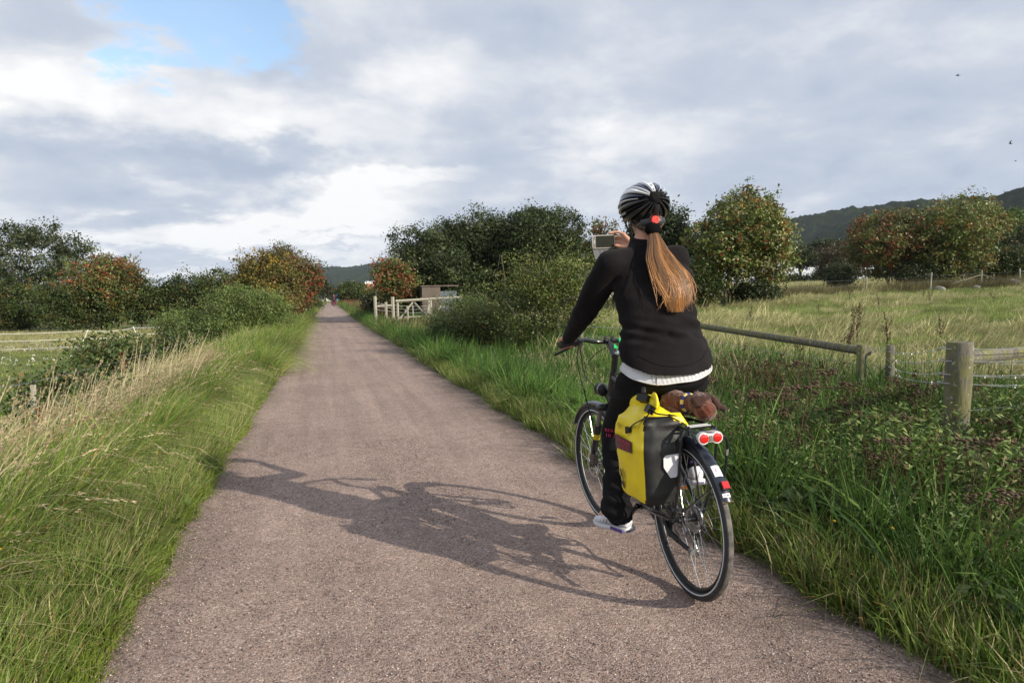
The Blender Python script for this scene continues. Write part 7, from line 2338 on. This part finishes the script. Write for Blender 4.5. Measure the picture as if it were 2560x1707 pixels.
def shirt_mat():
    m, g = new_mat('lace_jersey')
    out = g.node('ShaderNodeOutputMaterial'); p = g.node('ShaderNodeBsdfPrincipled'); g.l.new(p.outputs[0], out.inputs[0])
    tc = g.node('ShaderNodeTexCoord').outputs['Object']
    sp = g.node('ShaderNodeSeparateXYZ'); g.l.new(tc, sp.inputs[0])
    # lace woven in rows on the right of the seam, plain on the left
    zz = g.m('SUBTRACT', sp.outputs[2], g.m('MULTIPLY', sp.outputs[1], 0.40))
    row = g.m('SINE', g.m('MULTIPLY', zz, 420.0)); colm = g.m('SINE', g.m('ADD', g.m('MULTIPLY', sp.outputs[0], 300.0), g.m('MULTIPLY', zz, 500.0)))
    pat = g.mr(g.m('MULTIPLY', row, colm), -0.5, 0.7)
    lace = g.m('MULTIPLY', pat, g.mr(sp.outputs[0], -0.135, -0.13, 0, 1))
    c = g.mix(lace, (0.58, 0.58, 0.61), (0.34, 0.335, 0.34))
    g.l.new(c, p.inputs['Base Color']); p.inputs['Roughness'].default_value = 0.85; p.inputs['Sheen Weight'].default_value = 0.2
    b = g.node('ShaderNodeBump'); b.inputs['Distance'].default_value = 0.0012; g.l.new(lace, b.inputs['Height']); g.l.new(b.outputs[0], p.inputs['Normal'])
    return m


def hair_mat():
    m, g = new_mat('auburn_hair')
    out = g.node('ShaderNodeOutputMaterial'); p = g.node('ShaderNodeBsdfPrincipled'); g.l.new(p.outputs[0], out.inputs[0])
    at = g.node('ShaderNodeAttribute'); at.attribute_name = 'col'
    g.l.new(at.outputs['Color'], p.inputs['Base Color'])
    p.inputs['Roughness'].default_value = 0.38; p.inputs['Specular IOR Level'].default_value = 0.6
    p.inputs['Sheen Weight'].default_value = 0.15
    return m


person = make_person()


# ------------------------------------------------------------------ helmet
def make_helmet():
    h, off = ride('bicycle_helmet', 'white and navy vented cycling helmet with a red rear dial', 'helmet', HC + A(0, 0, 0.03))
    M_SHELL = pmat('helmet_black_foam', (0.008, 0.008, 0.009), 0.85, spec=0.1)
    M_W = pmat('helmet_white', (0.72, 0.73, 0.76), 0.22, coat=0.5)
    M_N = pmat('helmet_navy', (0.012, 0.020, 0.060), 0.2, coat=0.6)
    M_K = pmat('helmet_black', (0.014, 0.014, 0.016), 0.25, coat=0.4)
    M_G = pmat('helmet_grey', (0.022, 0.023, 0.026), 0.4)
    M_DIAL = pmat('dial_red', (0.72, 0.035, 0.025), 0.4)
    C0 = A(0, -0.004, 0.048)
    rad = A(0.124, 0.157, 0.118)
    # inner foam bowl, open below
    nu, nv = 40, 14
    V, F = [], []
    for k, f in enumerate((0.90, 0.78)):
        for i in range(nv + 1):
            t = R(90) - (R(90) + R(40)) * i / nv
            for j in range(nu):
                a = 2 * PI * j / nu
                drop = 1.0 if math.sin(a) < 0 else 0.72
                tt = t if t > 0 else t * drop
                V.append(hd(C0 + rad * f * A(math.cos(tt) * math.cos(a), math.cos(tt) * math.sin(a), math.sin(tt))))
    for k in range(2):
        o = k * (nv + 1) * nu
        for i in range(nv):
            for j in range(nu):
                q = (o + i * nu + j, o + i * nu + (j + 1) % nu, o + (i + 1) * nu + (j + 1) % nu, o + (i + 1) * nu + j)
                F.append(q[::-1] if k == 0 else q)
    o2 = (nv + 1) * nu
    F += [(nv * nu + j, nv * nu + (j + 1) % nu, o2 + nv * nu + (j + 1) % nu, o2 + nv * nu + j) for j in range(nu)]
    mb = MB(); mb.add(np.array(V), F); mb.build('inner_bowl', M_SHELL, h, off=off, sharp=60)

    # ribs: meridians that run from the forehead to a hub at the back
    axis_r = nrm(A(0, -1.0, 0.06))                   # hub direction
    uX = A(1, 0, 0); uT = np.cross(axis_r, uX); uT = uT if uT[2] > 0 else -uT

    def pt(lat, phi, f):
        """lat 0 at the hub .. 180 at the front; phi from the top, + to the right"""
        d = axis_r * math.cos(lat) + (uT * math.cos(phi) + uX * math.sin(phi)) * math.sin(lat)
        return hd(C0 + rad * f * d)

    def rib(phi, hw, mat, lat0=14, lat1=150, f=1.0, name='rib', taper=(0.35, 1.0, 0.45), bow=0.0, edge=None):
        n = 18; V = []; W = np.interp(np.linspace(0, 1, n + 1), [0, 0.4, 1], taper)
        for i in range(n + 1):
            lat = R(lat0 + (lat1 - lat0) * i / n)
            w = R(hw) * W[i]; ph = R(phi + bow * math.sin(PI * i / n))
            for q, ff in ((-1, 0.90), (-1, 0.975), (-0.55, f), (0.55, f), (1, 0.975), (1, 0.90)):
                V.append(pt(lat, ph + q * w, ff))
        F = [(i * 6 + j, i * 6 + (j + 1) % 6, (i + 1) * 6 + (j + 1) % 6, (i + 1) * 6 + j) for i in range(n) for j in range(6)] + [tuple(range(6))[::-1], tuple(n * 6 + j for j in range(6))]
        mb = MB(); mb.add(np.array(V), F); return mb.build(name, mat, h, off=off, sharp=50)
    rib(-7.5, 4.0, M_W, 17, 150, taper=(0.7, 1.0, 0.5)); rib(8, 3.6, M_W, 17, 150, taper=(0.7, 1.0, 0.5))
    for lt in (27, 44, 66):
        mb = MB(); rr = []
        n = 6; V = []
        for i in range(n + 1):
            lat = R(lt + 7 * i / n)
            for q, ff in ((-1, 0.90), (-1, 0.985), (1, 0.985), (1, 0.90)):
                V.append(pt(lat, R(q * 6), ff))
        F = [(i * 4 + j, i * 4 + (j + 1) % 4, (i + 1) * 4 + (j + 1) % 4, (i + 1) * 4 + j) for i in range(n) for j in range(4)] + [(3, 2, 1, 0), tuple(n * 4 + j for j in range(4))]
        mb.add(np.array(V), F); mb.build('bridge', M_W, h, off=off, sharp=50)
    rib(-27, 6.5, M_N, 22, 152, 0.985); rib(27, 6.5, M_N, 22, 152, 0.985)
    rib(-37, 2.2, M_W, 18, 148, 1.005, taper=(0.8, 1, 0.6)); rib(36.5, 1.6, M_W, 20, 148, 1.0)
    rib(-55, 7.0, M_W, 16, 140, 1.01, bow=7, taper=(0.45, 1, 0.8)); rib(55, 4.0, M_W, 30, 140, 1.0, bow=-4, taper=(0.2, .6, 0.8))
    rib(-70, 5.0, M_N, 30, 140, 0.985, bow=5); rib(70, 5.5, M_K, 20, 140, 0.985, bow=-4)
    rib(-80, 1.8, M_W, 40, 135, 1.005, bow=4); rib(84, 1.1, M_G, 26, 130, 1.0, bow=-3)
    rib(-94, 5.5, M_K, 16, 132, 0.985, bow=3); rib(94, 5.8, M_G, 16, 130, 0.985, bow=-3)
    rib(-108, 1.2, M_G, 28, 128, 1.0, bow=3); rib(113, 4.5, M_G, 18, 120, 0.985)
    rib(-120, 6.5, M_K, 16, 122, 0.985); rib(-138, 7.0, M_K, 14, 110, 0.97); rib(134, 6.0, M_K, 14, 110, 0.975); rib(-157, 6.5, M_K, 14, 80, 0.965); rib(156, 6.0, M_K, 14, 80, 0.965)
    rib(-118, 2.6, M_W, 112, 128, 1.01, name='side_trim')
    mb = MB(); hc = pt(R(4), 0, 0.96)
    rn = HM @ axis_r
    mb.tube([hc - rn * 0.012, hc + rn * 0.000], [0.030, 0.016], 10); mb.build('hub', M_SHELL, h, off=off)
    mb = MB(); a_ = pt(R(20), R(176), 0.985); b_ = pt(R(42), R(178), 0.97)
    mb.tube([pt(R(16), R(178), 0.98), pt(R(30), R(178), 0.985), pt(R(44), R(178), 0.965)], 0.009, 8, ab=(1.4, .5)); mb.build('rear_spine', M_G, h, off=off)
    # brand word on the left flank
    Vt, Ft = text_shape('uvex', 0.03)
    W = [pt(R(88 - tx * 430), R(-109 + ty * 420), 1.012) for tx, ty, _ in Vt]
    mb = MB(); mb.add(W, Ft); mb.build('brand_word', M_W, h, off=off, smooth=False)
    # cradle band, dial, straps
    mb = MB(); pts = [hd((0.088 * math.sin(a), -0.012 - 0.104 * math.cos(a), -0.040 - 0.008 * math.cos(a))) for a in np.linspace(-0.8, 0.8, 18)]
    mb.tube(pts, 0.013, 8, ab=(0.3, 1.2), hint=(0, 0, 1)); mb.build('cradle_band', M_G, h, off=off)
    dc = hd((-0.006, -0.124, -0.044)); dn = HM @ nrm(A(0, -1, -0.08))
    u_, v_, _ = frame(dn)
    n = 56; poly = [((0.0185 + 0.0014 * math.cos(14 * 2 * PI * i / n)) * math.cos(2 * PI * i / n), (0.0185 + 0.0014 * math.cos(14 * 2 * PI * i / n)) * math.sin(2 * PI * i / n)) for i in range(n)]
    mb = MB(); mb.prism(poly, dc - dn * 0.004, u_, v_, 0.014); dl = mb.build('dial', M_DIAL, h, off=off, sharp=35)
    mb = MB(); mb.torus(dc + dn * 0.0105, dn, 0.013, 0.0016, 24, 6); mb.torus(dc + dn * 0.0105, dn, 0.006, 0.0014, 18, 6); mb.build('dial_ring', M_DIAL, dl, off=off)
    for s in (-1, 1):
        mb = MB(); mb.tube(spline([hd((s * 0.098, 0.05, 0.02)), hd((s * 0.083, 0.035, -0.05)), hd((s * 0.062, 0.035, -0.11)), hd((s * 0.02, 0.045, -0.135))], 14), 0.0085, 6, ab=(1.0, 0.25), hint=(1, 0, 0)); mb.build('strap', M_BLACK, h, off=off)
        mb = MB(); mb.tube(spline([hd((s * 0.096, -0.045, -0.01)), hd((s * 0.082, -0.01, -0.06)), hd((s * 0.070, 0.03, -0.095))], 10), 0.0075, 6, ab=(1.0, 0.25), hint=(1, 0, 0)); mb.build('strap', M_BLACK, h, off=off)


make_helmet()


# ------------------------------------------------------------------ phone with its flip cover
def make_phone():
    t, off = ride('mobile_phone', 'mobile phone held sideways in front of the rider, grey flip cover hanging down', 'phone', (0.012, 0.95, 1.62))
    M_SIL = pmat('silver_rim', (0.60, 0.58, 0.56), 0.3, metal=0.6)
    M_WH = pmat('phone_front', (0.16, 0.155, 0.15), 0.3)
    M_SCR = pmat('phone_screen', (0.015, 0.016, 0.017), 0.08, spec=0.8)
    M_GRY = pmat('grey_cover', (0.17, 0.175, 0.185), 0.7)
    c = A(0.012, 0.953, 1.664); tl = R(1); X = A(math.cos(tl), 0.10, math.sin(tl)); X = nrm(X); Z = nrm(A(0, -0.10, 1)); Z = nrm(Z - (Z @ X) * X)
    Y = np.cross(Z, X)

    def rr(w, h, r, n=5):
        o = []
        for cx, cy, a0 in ((w / 2 - r, h / 2 - r, 0), (-w / 2 + r, h / 2 - r, 90), (-w / 2 + r, -h / 2 + r, 180), (w / 2 - r, -h / 2 + r, 270)):
            for i in range(n + 1):
                a = R(a0 + 90 * i / n); o.append((cx + r * math.cos(a), cy + r * math.sin(a)))
        return o
    N = np.cross(X, Z)                         # towards the rider
    mb = MB(); mb.prism(rr(0.142, 0.073, 0.012), c - N * 0.004, X, Z, 0.008); b = mb.build('phone_body', M_SIL, t, off=off, sharp=40)
    mb = MB(); mb.prism(rr(0.137, 0.068, 0.010), c + N * 0.0041, X, Z, 0.0006); mb.build('front_glass', M_WH, b, off=off, smooth=False)
    mb = MB(); mb.prism(rr(0.116, 0.0655, 0.002), c + N * 0.0049 + X * 0.008, X, Z, 0.0004); mb.build('screen', M_SCR, b, off=off, smooth=False)
    mb = MB(); mb.prism(rr(0.0055, 0.020, 0.0026), c + N * 0.0049 - X * 0.0605, X, Z, 0.0006); mb.build('home_button', M_SIL, b, off=off, smooth=False)
    # flip cover: hinged at the lower edge, hanging down and away
    h0 = c - Z * 0.0375
    dn = nrm(-Z * 0.9 + X * 0.22 - N * 0.25)
    mb = MB(); mb.prism([(-0.070, 0), (0.070, 0), (0.070, 0.072), (-0.052, 0.072), (-0.058, 0.066)], h0, X, dn, 0.0022); cv = mb.build('flip_cover', M_GRY, t, off=off, smooth=False)
    for s in (-0.024, 0.004):
        mb = MB(); a_ = h0 + X * s + dn * 0.008 + N * 0.0016; mb.tube([a_, a_ + dn * 0.05], 0.0007, 4); mb.build('cover_crease', M_INK, cv, off=off)
    mb = MB(); mb.tube([h0 - X * 0.068 + dn * 0.006 + N * 0.001, h0 + X * 0.068 + dn * 0.006 + N * 0.001], 0.0009, 4); mb.build('cover_crease', M_INK, cv, off=off)


make_phone()


# ------------------------------------------------------------------ a cyclist far down the path
def far_cyclist(x, y, coat, bag, label):
    p0 = gz(x, y, 0.05)
    M_C = pmat('far_coat', coat, 0.8); M_T = pmat('far_dark_trousers', (0.02, 0.02, 0.025), 0.9)
    b = empty('bicycle', 'far dark bicycle ' + label[1], 'bicycle', p0)
    mb = MB()
    for yy in (0, 1.06):
        mb = MB(); mb.torus((0, yy, 0.35), (1, 0, 0), 0.33, 0.02, 24, 6); mb.build('wheel', M_RUB, b)
    mb = MB(); mb.bar((0, 0.44, 0.3), (0, 0.28, 0.9), 0.02, 6); mb.bar((0, 0.44, 0.3), (0, 0.85, 0.85), 0.02, 6); mb.bar((0, 0.29, 0.8), (0, 0.85, 0.88), 0.02, 6); mb.bar((0, 0, 0.35), (0, 0.29, 0.8), 0.015, 6); mb.bar((0, 0, 0.35), (0, 0.44, 0.3), 0.015, 6); mb.bar((0, 0.85, 0.9), (0, 1.06, 0.35), 0.02, 6)
    mb.build('frame', M_FRAME, b)
    mb = MB(); mb.bar((-0.3, 0.8, 1.05), (0.3, 0.8, 1.05), 0.015, 6); mb.bar((0, 0.85, 0.88), (0, 0.82, 1.05), 0.02, 6); mb.build('handlebar', M_BLACK, b)
    for s in (-1, 1):
        mb = MB(); mb.loft([(A(s * 0.2, 0.05, 0.36), 0.10, 0.15, 0), (A(s * 0.22, 0.05, 0.6), 0.13, 0.17, 0), (A(s * 0.2, 0.05, 0.84), 0.10, 0.14, 0)], 10)
        o = mb.build('pannier_bag', pmat('far_bag', bag if s > 0 else tuple(q * 0.6 for q in bag), 0.7)); o.location = p0
        tag(o, ('right' if s > 0 else 'left') + ' maroon pannier on the far bicycle ' + label[1], 'pannier')
    pr = empty('person', label[0], 'person', p0 + A(0, 0.28, 0.92))
    mb = MB()
    mb.loft([(A(0, 0.0, 0.0), 0.17, 0.14, 0), (A(0, 0.05, 0.25), 0.16, 0.12, 0), (A(0, 0.12, 0.50), 0.19, 0.12, 0), (A(0, 0.14, 0.58), 0.09, 0.07, 0)], 14)
    mb.cone((0, 0.15, 0.55), 0.055, (0, 0.17, 0.68), 0.05, 10); mb.ell((0, 0.18, 0.76), (0.08, 0.095, 0.11))
    for s in (-1, 1):
        mb.cone((s * 0.19, 0.13, 0.50), 0.06, (s * 0.27, 0.30, 0.28), 0.048, 8); mb.cone((s * 0.27, 0.30, 0.28), 0.048, (s * 0.28, 0.52, 0.16), 0.04, 8)
        kz = -0.12 if s > 0 else -0.30
        mb.cone((s * 0.09, 0.03, 0.0), 0.10, (s * 0.12, 0.36, kz), 0.07, 8); mb.cone((s * 0.12, 0.36, kz), 0.07, (s * 0.13, 0.16, kz - 0.36), 0.05, 8); mb.cone((s * 0.13, 0.16, kz - 0.36), 0.045, (s * 0.13, 0.28, kz - 0.40), 0.035, 8)
    V, F, N = fuse(mb, 0.025, 2)
    me = mesh_from('body', V, F, [M_C, M_T, M_SKIN])
    zc = V[np.array(F).reshape(-1, 4) if isinstance(F, np.ndarray) else F][:, :, 2].mean(1) if isinstance(F, np.ndarray) else np.zeros(len(F))
    if isinstance(F, np.ndarray):
        me.polygons.foreach_set('material_index', np.where(zc < 0.03, 1, np.where(zc > 0.6, 2, 0)).astype(np.int32))
    link('body', me, pr)
    mb = MB(); mb.ell((0, 0.18, 0.80), (0.11, 0.13, 0.09), None, 14, 8); mb.build('helmet', M_C, pr)


far_cyclist(1.28, 92.0, (0.05, 0.012, 0.03), (0.20, 0.012, 0.055), ('far cyclist in dark maroon clothes seen from behind', 'of the maroon clad cyclist'))
